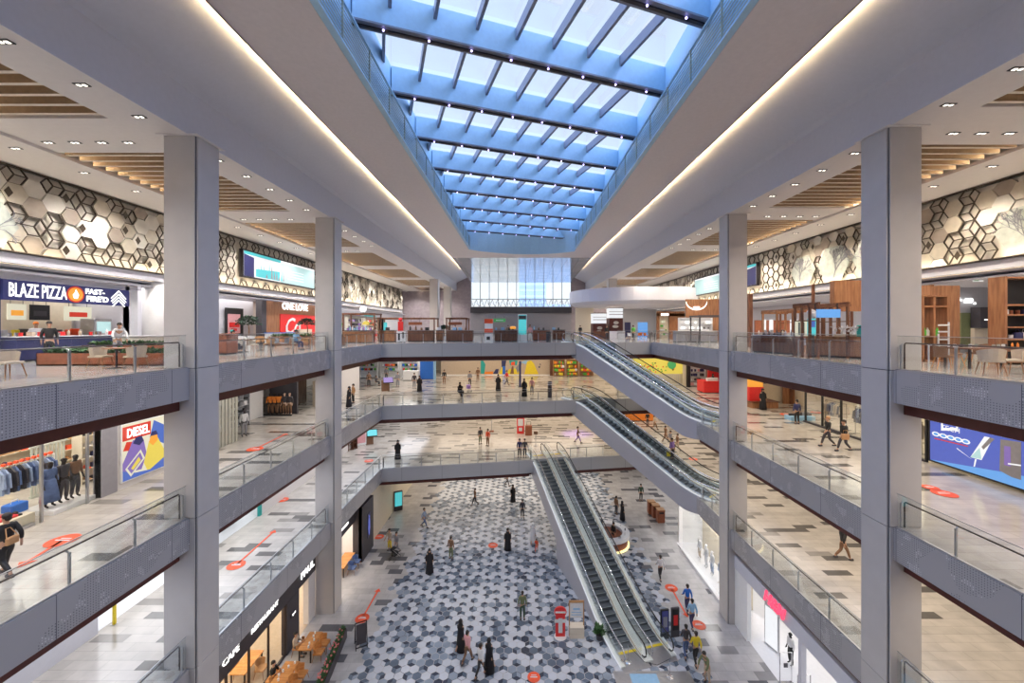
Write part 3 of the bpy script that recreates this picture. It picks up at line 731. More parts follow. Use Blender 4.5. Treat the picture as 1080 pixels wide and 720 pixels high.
# ================================================================== HEXAGON FLOOR
mat('hex_white', (0.56, 0.59, 0.66), .2, var=.08, scale=1.3); mat('hex_grey', (0.27, 0.32, 0.40), .2, var=.14, scale=1.3); mat('hex_slate', (0.115, 0.15, 0.21), .2, var=.15, scale=1.3); mat('hex_dark', (0.045, 0.055, 0.085), .2, var=.2)
def hexfloor():
    rnd = random.Random(3); w = .47; s = w / math.sqrt(3); z = .006; mb = MB()
    for j in range(122):
        for i in range(-21, 22):
            cx = .6 + (i + .5 * (j % 2)) * w; cy = 8 + j * 1.5 * s
            if not (-8.6 + .35 * math.sin(j) < cx < 9.7 + .4 * math.sin(j * 1.7)): continue
            P = [(cx + .95 * s * math.cos(PI / 6 + PI / 3 * k), cy + .95 * s * math.sin(PI / 6 + PI / 3 * k), z) for k in range(6)]
            if (i - (j - j % 2) // 2 - j) % 3 == 0:      # every third hexagon is a cube of three rhombi
                c = (cx, cy, z); cols = rnd.choice(([3, 1, 2], [3, 2, 1], [2, 3, 1], [3, 0, 2], [2, 1, 3])); r = rnd.choice((0, 1))
                for q in range(3): k = 2 * q + r; mb.face([c, P[k % 6], P[(k + 1) % 6], P[(k + 2) % 6]], cols[q])
            else: mb.face(P, rnd.choices([0, 1, 2, 3], [62, 22, 15, 1])[0])
    return mb
struct(hexfloor().build('floor', ['hex_white', 'hex_grey', 'hex_slate', 'hex_dark']))

# ================================================================== HEXAGON WALL SCREENS
def branches(mb, rnd, y, z, ang, ln, w, x, depth, zmin, zmax, m=0):
    if depth == 0 or ln < .08: return
    y2, z2 = y + math.cos(ang) * ln, z + math.sin(ang) * ln
    if z2 > zmax or z2 < zmin: return
    mb.beam((x, y, z), (x, y2, z2), .02, w, m)
    for k in range(2 if rnd.random() < .75 else 3):
        branches(mb, rnd, y2, z2, ang + rnd.uniform(-.75, .75), ln * rnd.uniform(.68, .92), w * .74, x, depth - 1, zmin, zmax, m)
def hexscreen(sd):
    rnd = random.Random(11 + sd); x0 = X(sd, -21.42); ins = 1 if sd < 0 else -1
    za, zb = EYE + 3.2, EYE + 6.74; ya, yb = -2.0, 73.0
    lab = 'left' if sd < 0 else 'right'
    t = thing('hexagon_wall_screen', 'long band of bronze and cream hexagon panels above the shops on the %s side' % lab, 'wall screen', (0, 0, 0))
    MB().box(x0 - ins * .1, x0, ya, yb, za, zb).build('backing', 'screen_back', t)
    tiles = MB(); lat = MB(); glassy = MB(); br = MB()
    R = .47; dy = 1.5 * R; dz = math.sqrt(3) * R
    def outline(cy, cz, r, xx, w=.05):
        P = [(cy + r * math.cos(PI / 3 * k), cz + r * math.sin(PI / 3 * k)) for k in range(6)]
        if min(p[1] for p in P) < za or max(p[1] for p in P) > zb: P = [(p[0], min(max(p[1], za), zb)) for p in P]
        for k in range(6):
            a, b = P[k], P[(k + 1) % 6]
            if abs(a[0] - b[0]) + abs(a[1] - b[1]) > .05: lat.beam((xx, *a), (xx, *b), .06, w)
        return P
    def plate(cy, cz, r, xx, m):
        P = [(cy + r * math.cos(PI / 3 * k), min(max(cz + r * math.sin(PI / 3 * k), za + .02), zb - .02)) for k in range(6)]
        f = [(xx + ins * .05, *p) for p in P]; b = [(xx, *p) for p in P]
        tiles.add(f + b, [(0, 1, 2, 3, 4, 5)] + [(k, k + 6, (k + 1) % 6 + 6, (k + 1) % 6) for k in range(6)], m)
    big = [(10.2, 1.4), (13.1, 1.4), (15.8, 1.1)] if sd < 0 else [(14.5, 1.5), (17.3, 1.2), (25.0, 1.4), (28.0, 1.4), (31.0, 1.3)]
    tv = (30.3, 41.0) if sd < 0 else (36.6, 49.6)
    i = 0; y = ya + R
    while y < yb - R:
        for j in range(6):
            z = za + dz * (j + (.5 if i % 2 else 0))
            if z > zb + .1: continue
            nearbig = any(abs(y - b) < r * .85 and z < za + 2.0 for b, r in big)
            if tv[0] - .2 < y < tv[1] + .2 and za + .35 < z < zb - .45: continue
            h = math.sin(y * .33 + j) + math.sin(y * .13 + 2) ; k = rnd.random()
            if nearbig: pass
            elif abs(y - (tv[0] + tv[1]) / 2) < (9 if sd < 0 else 9.5):
                outline(y, z, R * .98, x0 + ins * .08, .035)
                if sd > 0: plate(y, z, R * .8, x0 + ins * .03, 2)
                elif k < .5:
                    for q in range(3): a = PI / 3 * 2 * q; lat.beam((x0 + ins * .08, y, z), (x0 + ins * .08, y + R * .98 * math.cos(a), min(max(z + R * .98 * math.sin(a), za), zb)), .05, .03)
            elif k < (.42 if y < 45 else .2) or (sd < 0 and y < 16 and z > za + 1.2):
                P = outline(y, z, R * .98, x0 + ins * .12, .035)
                for q in range(3): a = PI / 3 * (2 * q + (i % 2)); lat.beam((x0 + ins * .12, y, z), (x0 + ins * .12, y + R * .98 * math.cos(a), min(max(z + R * .98 * math.sin(a), za), zb)), .05, .04)
            else: plate(y, z, R * rnd.uniform(.86, 1.02), x0 + ins * rnd.choice((.03, .08, .13)), rnd.choice((0, 0, 1, 2, 2)))
            if k > .8 and not nearbig:   # small bronze diamonds between the plates
                c = (y + R, z + dz * .5)
                if za + .3 < c[1] < zb - .3: tiles.face([(x0 + ins * .2, c[0] - .16, c[1]), (x0 + ins * .2, c[0], c[1] - .24), (x0 + ins * .2, c[0] + .16, c[1]), (x0 + ins * .2, c[0], c[1] + .24)], 3)
        y += dy; i += 1
    for b, r in big:
        cz = za + r * .86 + .06
        P = [(b + r * math.cos(PI / 3 * k), cz + r * .98 * math.sin(PI / 3 * k)) for k in range(6)]
        f = [(x0 + ins * .22, *p) for p in P]; k2 = [(x0 + ins * .17, *p) for p in P]
        MB().add(f + k2, [(0, 1, 2, 3, 4, 5)] + [(k, k + 6, (k + 1) % 6 + 6, (k + 1) % 6) for k in range(6)]).build('glass_hexagon', 'green_glass', t)
        for q in range(2): branches(br, rnd, b + rnd.uniform(-.3, .3), za + .15, PI / 2 + rnd.uniform(-.4, .4), r * .45, .03, x0 + ins * .235, 6, za + .1, cz + r * .84)
    tiles.build('hexagon_panels', ['gold', 'bronze', 'pale_panel', 'lattice'], t); lat.build('lattice', 'lattice', t)
    br.build('branch_pattern', 'cloth_grey', t)
    for z in (za - .04, zb): MB().box(x0 - ins * .1, x0 + ins * .24, ya, yb, z, z + .05).build('frame', 'lattice', t)
    MB().box(x0 - ins * .1, x0 + ins * .1, ya, yb, za - .5, za - .06).build('lower_fascia', 'plaster_cool', t)
    for yc in (8, 30, 52): lamp('AREA', 'cove_lamp', (x0 + ins * .35, yc, za + .02), 170, (1, .84, .62), (0, PI - (.35 * ins), 0), shape='RECTANGLE', size=.12, size_y=21)
    struct(MB().box(x0 - ins * .2, x0 - ins * 2.2, ya, yb, za - .62, za - .5).build('ceiling', 'plaster_cool'))
    struct(MB().box(x0 - ins * .25, x0 - ins * .33, ya, yb, za - .54, za - .44).build('trim_6', 'cove_glow'))
    # wide video screen
    v = thing('video_screen', ('wide video screen on the left hexagon wall showing a pale street scene' if sd < 0 else 'wide video screen on the right hexagon wall with towers on white'), 'screen', (x0 + ins * .15, tv[0], EYE + 3.85))
    w = tv[1] - tv[0]; hh = 2.15
    MB().box(0, ins * .28, 0, w, 0, hh).build('frame', 'dark_metal', v)
    s = MB(); xx = ins * .285
    s.face([(xx, .12, .12), (xx, w - .12, .12), (xx, w - .12, hh - .12), (xx, .12, hh - .12)], 0)
    s.face([(xx + ins * .005, w * .45, .12), (xx + ins * .005, w - .12, .12), (xx + ins * .005, w - .12, hh - .3), (xx + ins * .005, w * .45, hh - .3)], 1)
    s.build('display', ['screen_white', 'screen_pale'], v)
    p = MB(); xx += ins * .012; rn = random.Random(5)
    p.face([(xx, .12, .12), (xx, w * .12, .12), (xx, w * .12, hh - .5), (xx, .12, hh - .35)], 2)
    p.face([(xx - ins*.004, w * .14, .2), (xx - ins*.004, w * .44, .2), (xx - ins*.004, w * .44, 1.0), (xx - ins*.004, w * .14, .8)], 1)
    for k in range(11): y = w * (.16 + .032 * k); h = rn.uniform(.3, 1.25); p.face([(xx, y, .25), (xx, y + w * .024, .25), (xx, y + w * .012, .25 + h)], 0 if rn.random() < .6 else 1)
    p.face([(xx, .12, hh - .35), (xx, w * .45, hh - .35), (xx, w * .45, hh - .12), (xx, .12, hh - .12)], 1)
    for k in range(4): p.face([(xx, w * .55, .5 + .25 * k), (xx, w * .8, .5 + .25 * k), (xx, w * .8, .56 + .25 * k), (xx, w * .55, .56 + .25 * k)], 3)
    p.build('picture', ['cloth_grey', 'screen_cyan', 'print_navy', 'screen_white'], v)
hexscreen(-1); hexscreen(1)

# ================================================================== PEOPLE
def skin(name, pts, edges, rad, mname, parent, root=0, sub=1, smooth=True):
    me = bpy.data.meshes.new('s'); me.from_pydata(pts, edges, [])
    o = bpy.data.objects.new('s', me); COL.objects.link(o)
    md = o.modifiers.new('k', 'SKIN'); md.use_smooth_shade = True
    if not me.skin_vertices: me.attributes
    for i, r in enumerate(rad):
        sv = me.skin_vertices[0].data[i]; sv.radius = r if isinstance(r, tuple) else (r, r); sv.use_root = (i == root)
    if sub:
        m2 = o.modifiers.new('u', 'SUBSURF'); m2.levels = sub; m2.render_levels = sub
    dg = bpy.context.evaluated_depsgraph_get()
    nm = bpy.data.meshes.new_from_object(o.evaluated_get(dg))
    bpy.data.objects.remove(o); bpy.data.meshes.remove(me)
    nm.name = name; nm.materials.clear(); nm.materials.append(MATS[mname])
    for p in nm.polygons: p.use_smooth = True
    q = bpy.data.objects.new(name, nm); COL.objects.link(q); q.parent = parent
    return q
def lerp(a, b, t): return tuple(x + (y - x) * t for x, y in zip(a, b))
def person(pose='stand', dress='casual', label='person', name='person', cat='person'):
    """a figure 1.72 m tall, facing -y, its feet at the origin"""
    t = thing(name, label, cat)
    pz, lean = .94, 0.0
    J = {}
    if pose in ('stand', 'push', 'lean'):
        J['k'] = [(-.10, -.02, .50), (.10, -.02, .50)]; J['a'] = [(-.11, .03, .09), (.11, .03, .09)]
    elif pose == 'walk':
        J['k'] = [(-.10, -.17, .52), (.10, .02, .49)]; J['a'] = [(-.10, -.30, .11), (.10, .36, .17)]
    elif pose == 'sit':
        pz = .52; J['k'] = [(-.12, -.44, .52), (.12, -.44, .52)]; J['a'] = [(-.12, -.42, .09), (.12, -.42, .09)]
    if pose == 'lean': lean = .38
    if pose in ('push', 'sit'): lean = .06
    def up(x, y, h):           # h: height above the pelvis
        return (x, y - lean * h * 1.0, pz + h * (1 - lean * lean * .45))
    J['sh'] = [up(-.17, 0, .47), up(.17, 0, .47)]
    if pose in ('stand',): el = [(-.23, .03, 1.13), (.23, .03, 1.13)]; wr = [(-.24, -.04, .88), (.24, -.04, .88)]
    elif pose == 'walk': el = [(-.22, .14, 1.15), (.22, -.06, 1.13)]; wr = [(-.23, .12, .90), (.23, -.24, .97)]
    elif pose == 'push': el = [(-.22, -.10, 1.14), (.22, -.10, 1.14)]; wr = [(-.18, -.36, 1.03), (.18, -.36, 1.03)]
    elif pose == 'lean': el = [(-.24, -.30, 1.12), (.24, -.30, 1.12)]; wr = [(-.20, -.45, .90), (.20, -.45, .90)]
    else: el = [(-.23, -.12, .75), (.23, -.12, .75)]; wr = [(-.13, -.36, .79), (.13, -.36, .79)]
    P, E, Rr = [], [], []
    def v(p, r, par=None):
        P.append(p); Rr.append(r)
        if par is not None: E.append((par, len(P) - 1))
        return len(P) - 1
    pel = v((0, 0, pz), (.13, .09)); wa = v(up(0, 0, .17), (.11, .08), pel); ch = v(up(0, 0, .36), (.14, .09), wa); nb = v(up(0, .0, .50), (.07, .06), ch); nk = v(up(0, -.01, .57), .05, nb)
    h1 = v(up(0, -.02, .64), (.066, .075), nk); h2 = v(up(0, -.02, .72), (.078, .09), h1); h3 = v(up(0, -.01, .78), (.05, .06), h2)
    v(up(0, -.115, .665), .013, h1); v(up(-.088, -.01, .68), .012, h2); v(up(.088, -.01, .68), .012, h2)
    for i, sx in ((0, -1), (1, 1)):
        s_ = v(J['sh'][i], .052, ch); e_ = v(el[i], .042, s_); w_ = v(wr[i], .027, e_)
        d = (Vector(wr[i]) - Vector(el[i])).normalized(); if_ = Vector((0, -1, 0)) if abs(d.z) > .6 else Vector((0, 0, -1))
        pm = Vector(wr[i]) + d * .055; k_ = v(tuple(pm), (.034, .018), w_)
        side = Vector((0, 1, 0)) if abs(d.z) > .6 else Vector((1, 0, 0))
        for q, ln in enumerate((.062, .075, .07, .055)):
            b = pm + side * (.024 * (q - 1.5)) + d * .03; k1 = v(tuple(b), .009, k_); k2 = v(tuple(b + d * ln * .6 + if_ * .008), .008, k1); v(tuple(b + d * ln + if_ * .028), .007, k2)
        tb = Vector(wr[i]) + d * .03 - side * .034; k1 = v(tuple(tb), .010, w_); v(tuple(tb + d * .04 - side * .012 + if_ * .01), .008, k1)
        hp = v((sx * .09, 0, pz - .03), (.085, .085), pel); kn = v(J['k'][i], .058, hp)
        an = v(J['a'][i], .038, kn); a = J['a'][i]; v((a[0] + sx * .01, a[1] - .13, max(.04, a[2] - .06)), (.036, .025), an)
    bd = skin('body', P, E, Rr, 'skin', t)
    hc = up(0, .005, .735)
    if dress in ('casual', 'mannequin'):
        # shirt with sleeves, trousers
        sp, se, sr = [up(0, 0, -.07), up(0, 0, .18), up(0, 0, .36), up(0, 0, .50)], [(0, 1), (1, 2), (2, 3)], [(.155, .115), (.135, .105), (.165, .115), (.085, .075)]
        for i in (0, 1):
            n = len(sp); sp += [J['sh'][i], el[i], lerp(el[i], wr[i], .8)]; se += [(2, n), (n, n + 1), (n + 1, n + 2)]; sr += [.072, .056, .046]
        skin('shirt', sp, se, sr, 'cloth_white', t)
        tp, te, tr = [(0, 0, pz + .05), (0, 0, pz - .06)], [(0, 1)], [(.145, .11), (.13, .105)]
        for i, sx in ((0, -1), (1, 1)):
            n = len(tp); a = lerp(J['k'][i], J['a'][i], .88)
            tp += [(sx * .09, -.0 if pose != 'sit' else -.1, pz - .10 if pose != 'sit' else pz), J['k'][i], a]; te += [(1, n), (n, n + 1), (n + 1, n + 2)]; tr += [.10, .074, .058]
        tz = skin('trousers', tp, te, tr, 'denim', t)
        if dress == 'casual':
            m = MB(); m.ball((hc[0], hc[1] + .012, hc[2] + .012), .102, n=10, sz=(.98, 1.08, .92)); m.ball((hc[0], hc[1] + .055, hc[2] - .05), .075, n=8); m.build('hair', 'hair', bd, smooth=True)
    elif dress in ('abaya', 'kandura'):
        c = 'cloth_black' if dress == 'abaya' else 'cloth_white'
        st = .07 if pose == 'walk' else 0
        prof = [(.30 if dress == 'abaya' else .22, .03), (.27, .35), (.225, .75), (.19, 1.05), (.185, 1.28), (.17, 1.39), (.10, 1.46), (.06, 1.50)]
        if pose == 'sit': prof = [(.27, .42), (.24, .6), (.20, .85), (.17, .98), (.09, 1.05)]
        m = MB(); m.lathe([(r, z) for r, z in prof], 0, 0, 18, sy=.80)
        if pose == 'sit': m.beam((0, -.05, .46), (0, -.50, .46), .48, .22); m.beam((0, -.46, .5), (0, -.46, .04), .46, .2)
        m.build('robe', c, t, smooth=True)
        for i in (0, 1): skin('sleeve', [J['sh'][i], el[i], lerp(el[i], wr[i], .92)], [(0, 1), (1, 2)], [.085, .075, .075], c, t)
        m = MB(); m.ball((hc[0], hc[1] + .025, hc[2] - .005), .118, n=12, sz=(.95, 1.0, 1.12)); m.lathe([(.17, hc[2] - .30), (.13, hc[2] - .2), (.085, hc[2] - .10)], hc[0], hc[1] + .03, 12); m.build('headscarf', c, t, smooth=True)
    if dress != 'mannequin':
        m = MB()
        for sx in (-1, 1): m.ball(up(sx * .03, -.108, .715), .010, n=6)
        m.build('eyes', 'hair', bd); m = MB(); f = up(0, -.103, .632); m.bbox(f[0] - .022, f[0] + .022, f[1], f[1] + .012, f[2] - .005, f[2] + .005, .003); m.build('mouth', 'pink', bd)
        if dress == 'casual':
            for i in (0, 1): a = J['a'][i]; MB().bbox(a[0] - .045, a[0] + .045, a[1] - .18, a[1] + .06, max(0, a[2] - .09), max(.08, a[2] - .01), .02).build('shoe', 'charcoal', tz)
    return t
PROTO = {}
def who(pose, dress, loc, rot, label, mats=None, scale=None, group=None):
    k = (pose, dress)
    if k not in PROTO:
        t = person(pose, dress, label); t.location = loc; t.rotation_euler = (0, 0, rot); PROTO[k] = t; register(t)
        if group: t['group'] = group
        # the first one wears its own colours through object slots too
        for c in KIDS.get(t.name, ()):
            n = c.name.split('.')[0]
            if mats and n in mats: c.material_slots[0].link = 'OBJECT'; c.material_slots[0].material = MATS[mats[n]]
        if scale: t.scale = (scale,) * 3
        return t
    return dup(PROTO[k], loc, rot, label, group, mats, scale or 1.0)
def at(px, py, z):
    x, y = pf(px, py, z); return (x, y, z)
def C(s, tr=None): return {'shirt': s, 'trousers': tr or 'charcoal'}
R = math.radians
# ---- ground floor
G = 0.008
who('stand', 'abaya', at(453, 604, G), R(20), 'person in a long black robe at the left edge of the hexagon floor')
who('stand', 'casual', at(475.6, 589, G), R(160), 'person in brown clothes left of centre on the hexagon floor', C('cloth_brown', 'cloth_olive'))
who('stand', 'abaya', at(535.5, 580, G), R(0), 'person in a long black robe standing alone in the middle of the hexagon floor')
who('walk', 'kandura', at(562, 574, G), R(170), 'person in a pale robe walking beside a child in orange')
who('walk', 'casual', at(565.8, 582, G), R(170), 'child in orange walking beside the person in a pale robe', C('orange_red', 'orange_red'), .62)
who('stand', 'abaya', at(541, 529, G), R(30), 'person in a black robe near the far end of the hexagon floor')
who('stand', 'casual', at(551, 546, G), R(10), 'person in dark clothes standing right behind the middle of the hexagon floor', C('charcoal', 'black'))
who('walk', 'casual', at(535, 512, G), R(60), 'farthest walking person in dark clothes on the hexagon floor', C('charcoal', 'charcoal'))
who('walk', 'casual', at(501, 533, G), R(-60), 'walking person in brown far back on the left of the hexagon floor', C('cloth_brown', 'charcoal'))
who('walk', 'casual', at(447.5, 556, G), R(80), 'person in a blue-grey shirt walking on the pale tiles left of the hexagon floor', C('denim_pale', 'denim'))
who('stand', 'casual', at(551, 653, G), R(180), 'person in dark green standing alone left of the red round-topped stand', C('cloth_olive', 'leaf_dark'))
who('walk', 'abaya', at(486, 686, G), R(150), 'robed person in black at the rear of the group of four at the front', )
who('walk', 'casual', at(493, 699, G), R(150), 'person in dusty pink next to the robed person at the front', C('pink', 'cloth_brown'))
who('walk', 'casual', at(507, 714, G), R(150), 'person in a white top with black trousers in the group at the front', C('cloth_white', 'black'))
who('walk', 'abaya', at(516, 708, G), R(150), 'robed person in black on the right of the group at the front')
who('push', 'casual', at(411, 580, G), R(-20), 'person in a pale top pushing a black pushchair', C('cloth_beige', 'yellow'))
who('walk', 'casual', at(418, 584, G), R(-20), 'person in a grey top walking at the right of the pushchair', C('cloth_grey', 'cloth_grey'))
who('stand', 'casual', at(650, 542, G), R(120), 'person in brown on the left of a pair beside the round kiosk', C('cloth_brown', 'charcoal'))
who('stand', 'abaya', at(656.5, 548, G), R(100), 'person in a dark robe on the right of a pair beside the round kiosk')
who('stand', 'casual', at(676, 528, G), R(0), 'person in dark green and black standing beyond the brown bins', C('leaf_dark', 'black'))
who('walk', 'casual', at(722, 565, G), R(200), 'person in a cream shirt walking at the corner of the clothes shop', C('cloth_beige', 'cloth_grey'))
who('walk', 'casual', at(732, 566, G), R(200), 'person in a yellow top walking at the corner of the clothes shop', C('yellow', 'cloth_grey'))
who('walk', 'casual', at(696.5, 611, G), R(180), 'person in a white shirt and black trousers walking away right of the escalators', C('cloth_white', 'black'))
who('walk', 'casual', at(725, 645, G), R(180), 'person in a bright blue shirt leading the line of walkers by the shop', C('blue', 'navy'))
who('walk', 'casual', at(730, 662, G), R(180), 'person in a pale blue shirt second in the line of walkers', C('cloth_sky', 'navy'))
who('walk', 'casual', at(723.5, 692, G), R(170), 'person in a dark top and jeans walking beside the yellow shirt', C('charcoal', 'denim'))
who('walk', 'casual', at(734, 700, G), R(175), 'person in a yellow shirt and black trousers in the line of walkers', C('print_yellow' if False else 'yellow', 'black'))
who('lean', 'casual', at(746, 720, G), R(-60), 'person in olive green bending forward, nearest in the line of walkers', C('cloth_olive', 'cloth_beige'))
# ---- first floor
who('stand', 'abaya', at(419.5, 484, Z1), R(10), 'person in a black robe standing behind the far left first floor balustrade')
who('stand', 'casual', at(506.5, 468, Z1), R(30), 'person in black on the left of a pair on the first floor', C('charcoal', 'cloth_olive'))
who('stand', 'casual', at(514.5, 470, Z1), R(-30), 'person in orange-red on the right of a pair on the first floor', C('orange_red', 'cloth_brown'))
who('stand', 'casual', at(548, 482, Z1), R(0), 'left one of two people in dark suits at the head of the lowest escalators', C('navy', 'black'))
who('stand', 'casual', at(553.5, 482, Z1), R(0), 'right one of two people in dark suits at the head of the lowest escalators', C('charcoal', 'black'))
who('walk', 'casual', at(609.5, 467, Z1), R(90), 'person in purple-black walking on the violet-lit first floor', C('cloth_brown', 'purple'))
who('stand', 'casual', at(683, 449, Z1), R(0), 'person in black standing before the orange kiosk on the first floor', C('black', 'charcoal'))
who('walk', 'casual', at(690.5, 453, Z1), R(90), 'person in beige walking beside the orange kiosk', C('cloth_beige', 'cloth_brown'))
who('walk', 'casual', at(702, 466, Z1), R(110), 'person in dark brown among the walkers under the upper escalators', C('cloth_brown', 'cloth_brown'))
who('push', 'casual', at(707.5, 472, Z1), R(-80), 'person in pale grey pushing forward under the upper escalators', C('cloth_grey', 'cloth_beige'))
who('walk', 'casual', at(714.5, 476, Z1), R(-80), 'person in brown and cream nearest the glass under the upper escalators', C('cloth_brown', 'cloth_beige'))
who('walk', 'casual', at(889, 590, Z1), R(90), 'person in black and tan hurrying along behind the nearest right column', C('black', 'cloth_brown'))
# ---- second floor
who('stand', 'abaya', at(368, 429, Z2), R(-40), 'person in a black robe on the left of a pair by the blue screen totem')
who('stand', 'casual', at(372.5, 425, Z2), R(-40), 'person in tan and black, right of a pair by the blue screen totem', C('tan_leather', 'black'))
who('stand', 'casual', at(389, 408, Z2), R(20), 'person in dark clothes with a red top far back on the second floor left', C('cloth_brown', 'black'))
who('sit', 'casual', at(396.5, 406.5, Z2), R(80), 'person crouching low in dark clothes on the second floor left', C('charcoal', 'charcoal'), .9)
who('stand', 'casual', at(407.5, 401, Z2), R(0), 'person in grey behind the dark information stand on the second floor', C('cloth_grey', 'charcoal'))
who('stand', 'casual', at(419.5, 408, Z2), R(0), 'person in grey and white standing right of the dark information stand', C('cloth_grey', 'cloth_grey'))
who('stand', 'casual', at(437, 409.5, Z2), R(20), 'person in dark grey standing left of the robed one by the blue wall', C('charcoal', 'cloth_grey'))
who('stand', 'abaya', at(442.5, 413.5, Z2), R(0), 'person in a black robe standing in front of the blue wall')
who('stand', 'casual', at(468.5, 405, Z2), R(0), 'person in black standing in front of the plain tan hoarding', C('black', 'cloth_brown'))
who('sit', 'abaya', at(485, 417, Z2), R(30), 'seated person in black robe by the second floor edge, left of centre')
who('stand', 'casual', at(495.5, 407, Z2), R(30), 'person in dusty violet beside a small violet pushchair', C('cloth_grey', 'charcoal'))
who('stand', 'casual', at(504, 402, Z2), R(0), 'person in brown far back left of the colourful mural', C('cloth_brown', 'cloth_brown'))
who('stand', 'abaya', at(525.5, 412, Z2), R(0), 'person in a wide black robe in front of the orange part of the mural')
who('walk', 'casual', at(534.5, 406, Z2), R(60), 'person in dark red walking in front of the mural', C('red', 'charcoal'))
who('stand', 'abaya', at(553, 418, Z2), R(10), 'person in a black robe by the second floor edge, left of a couple')
who('stand', 'casual', at(561, 416, Z2), R(-10), 'person in a pale pink top with a navy hat by the second floor edge', C('pink', 'cloth_grey'))
who('stand', 'casual', at(682, 394, Z2), R(0), 'person in black standing beyond the upper escalators on the second floor', C('black', 'black'))
who('stand', 'abaya', at(752, 411, Z2), R(0), 'person in a black robe in front of the red kiosk')
who('stand', 'casual', at(840.5, 447, Z2), R(180), 'person in a navy shirt standing alone on the right second floor', C('navy', 'black'))
who('walk', 'casual', at(873, 471, Z2), R(-90), 'pale haired person in black walking towards the nearest right column', {'shirt': 'black', 'trousers': 'charcoal', 'hair': 'tan_leather'})
who('walk', 'casual', at(890, 476, Z2), R(-80), 'person in black with an orange bag beside the nearest right column', C('black', 'charcoal'))
b = thing('shoulder_bag', 'orange leather bag carried by the person in black near the nearest right column', 'bag', (at(887, 476, Z2)[0], at(887, 476, Z2)[1] - .3, Z2 + .75))
MB().bbox(-.2, .2, -.06, .06, 0, .3, .03).build('body', 'tan_leather', b, smooth=False); MB().tube([(-.15, 0, .28), (-.1, 0, .5), (.1, 0, .5), (.15, 0, .28)], .012).build('strap', 'tan_leather', b)
who('walk', 'casual', at(7, 608, Z2), R(-100), 'person in black with a tan bag at the far left second floor edge', C('black', 'black'))
b = thing('waist_bag', 'tan bag at the waist of the person in black at the far left edge', 'bag', (at(7, 608, Z2)[0] + .22, at(7, 608, Z2)[1] - .05, Z2 + .95))
MB().bbox(-.05, .05, -.14, .14, 0, .2, .03).build('body', 'tan_leather', b); MB().tube([(0, -.12, .18), (-.12, -.05, .42), (-.12, .05, .42), (0, .12, .18)], .012).build('strap', 'tan_leather', b)
# riders on the middle escalator
s_ = .74; pr = B1 + dB * (RB * s_) + nB * (WE * .75)
who('stand', 'casual', (pr.x, pr.y, Z2 - (Z2 - Z1) * s_), R(30), 'person in a purple shirt riding the middle escalators', C('purple', 'black'))
b = thing('shopping_bag', 'yellow shopping bag held by the rider in purple', 'bag', (pr.x - .35, pr.y - .1, Z2 - (Z2 - Z1) * s_ + .3))
MB().bbox(-.15, .15, -.06, .06, 0, .35, .02).build('body', 'yellow', b); MB().tube([(-.08, 0, .34), (-.05, 0, .45), (.05, 0, .45), (.08, 0, .34)], .01).build('handle', 'cloth_white', b)
# ---- top floor
who('lean', 'casual', (px_at(124, 18.5), 18.5, Z3), R(60), 'person in a white shirt bending over a table by the pizza counter', C('cloth_white', 'cloth_grey'))
who('sit', 'casual', (px_at(245, 23.6), 23.6, Z3), R(100), 'seated person in a white shirt and green cap left of the wooden chairs', C('cloth_white', 'charcoal'))
b = thing('cap', 'green cap worn by the seated person in a white shirt', 'cap', (px_at(245, 23.6), 23.6, Z3 + 1.29)); MB().ball((0, 0, 0), .115, n=10, sz=(1, 1, .7)).build('crown', 'teal', b, smooth=True); MB().bbox(-.2, -.06, -.07, .07, -.02, .0, .01).build('brim', 'teal', b)
who('sit', 'casual', (px_at(312, 26.5), 26.5, Z3), R(70), 'seated person in a pale blue shirt on a wooden chair', C('cloth_sky', 'navy'))
who('stand', 'casual', (px_at(52, 17.6), 17.6, Z3), R(60), 'worker in black standing in front of the pizza counter', C('black', 'black'))
who('stand', 'casual', (px_at(38, 19.0), 19.0, Z3), R(60), 'worker in white with an orange cap behind the pizza counter', {'shirt': 'cloth_white', 'trousers': 'black', 'hair': 'orange'})
who('stand', 'casual', (px_at(536, 50), 50, Z3), R(0), 'person in dark red beside the white and orange display column', C('cloth_brown', 'charcoal'))
who('stand', 'casual', (px_at(480, 52), 52, Z3), R(0), 'person in black behind the long bar counter, far left of centre', C('black', 'black'))
who('stand', 'casual', (px_at(612, 55), 55, Z3), R(0), 'person in black behind the bar counter right of the dark cylinder', C('black', 'black'))
who('stand', 'casual', (px_at(668, 48), 48, Z3), R(20), 'person in a green top standing under the curved white canopy', C('green', 'black'))
who('stand', 'casual', (px_at(640, 47), 47, Z3), R(20), 'person in black beside the brown food kiosk', C('black', 'charcoal'))
who('sit', 'casual', (px_at(826, 25.5), 25.5, Z3), R(-60), 'person in black seated behind the timber counter on the right', C('black', 'black'))
who('sit', 'casual', (px_at(381, 40), 40, Z3), R(60), 'seated person in brown at the bar left of the yellow lamp', C('cloth_brown', 'black'))
who('stand', 'abaya', at(645, 552, G), R(60), 'robed person in black inside the round kiosk, on the left')
who('stand', 'casual', at(652, 560, G), R(-60), 'person in black inside the round kiosk, on the right', C('black', 'black'))

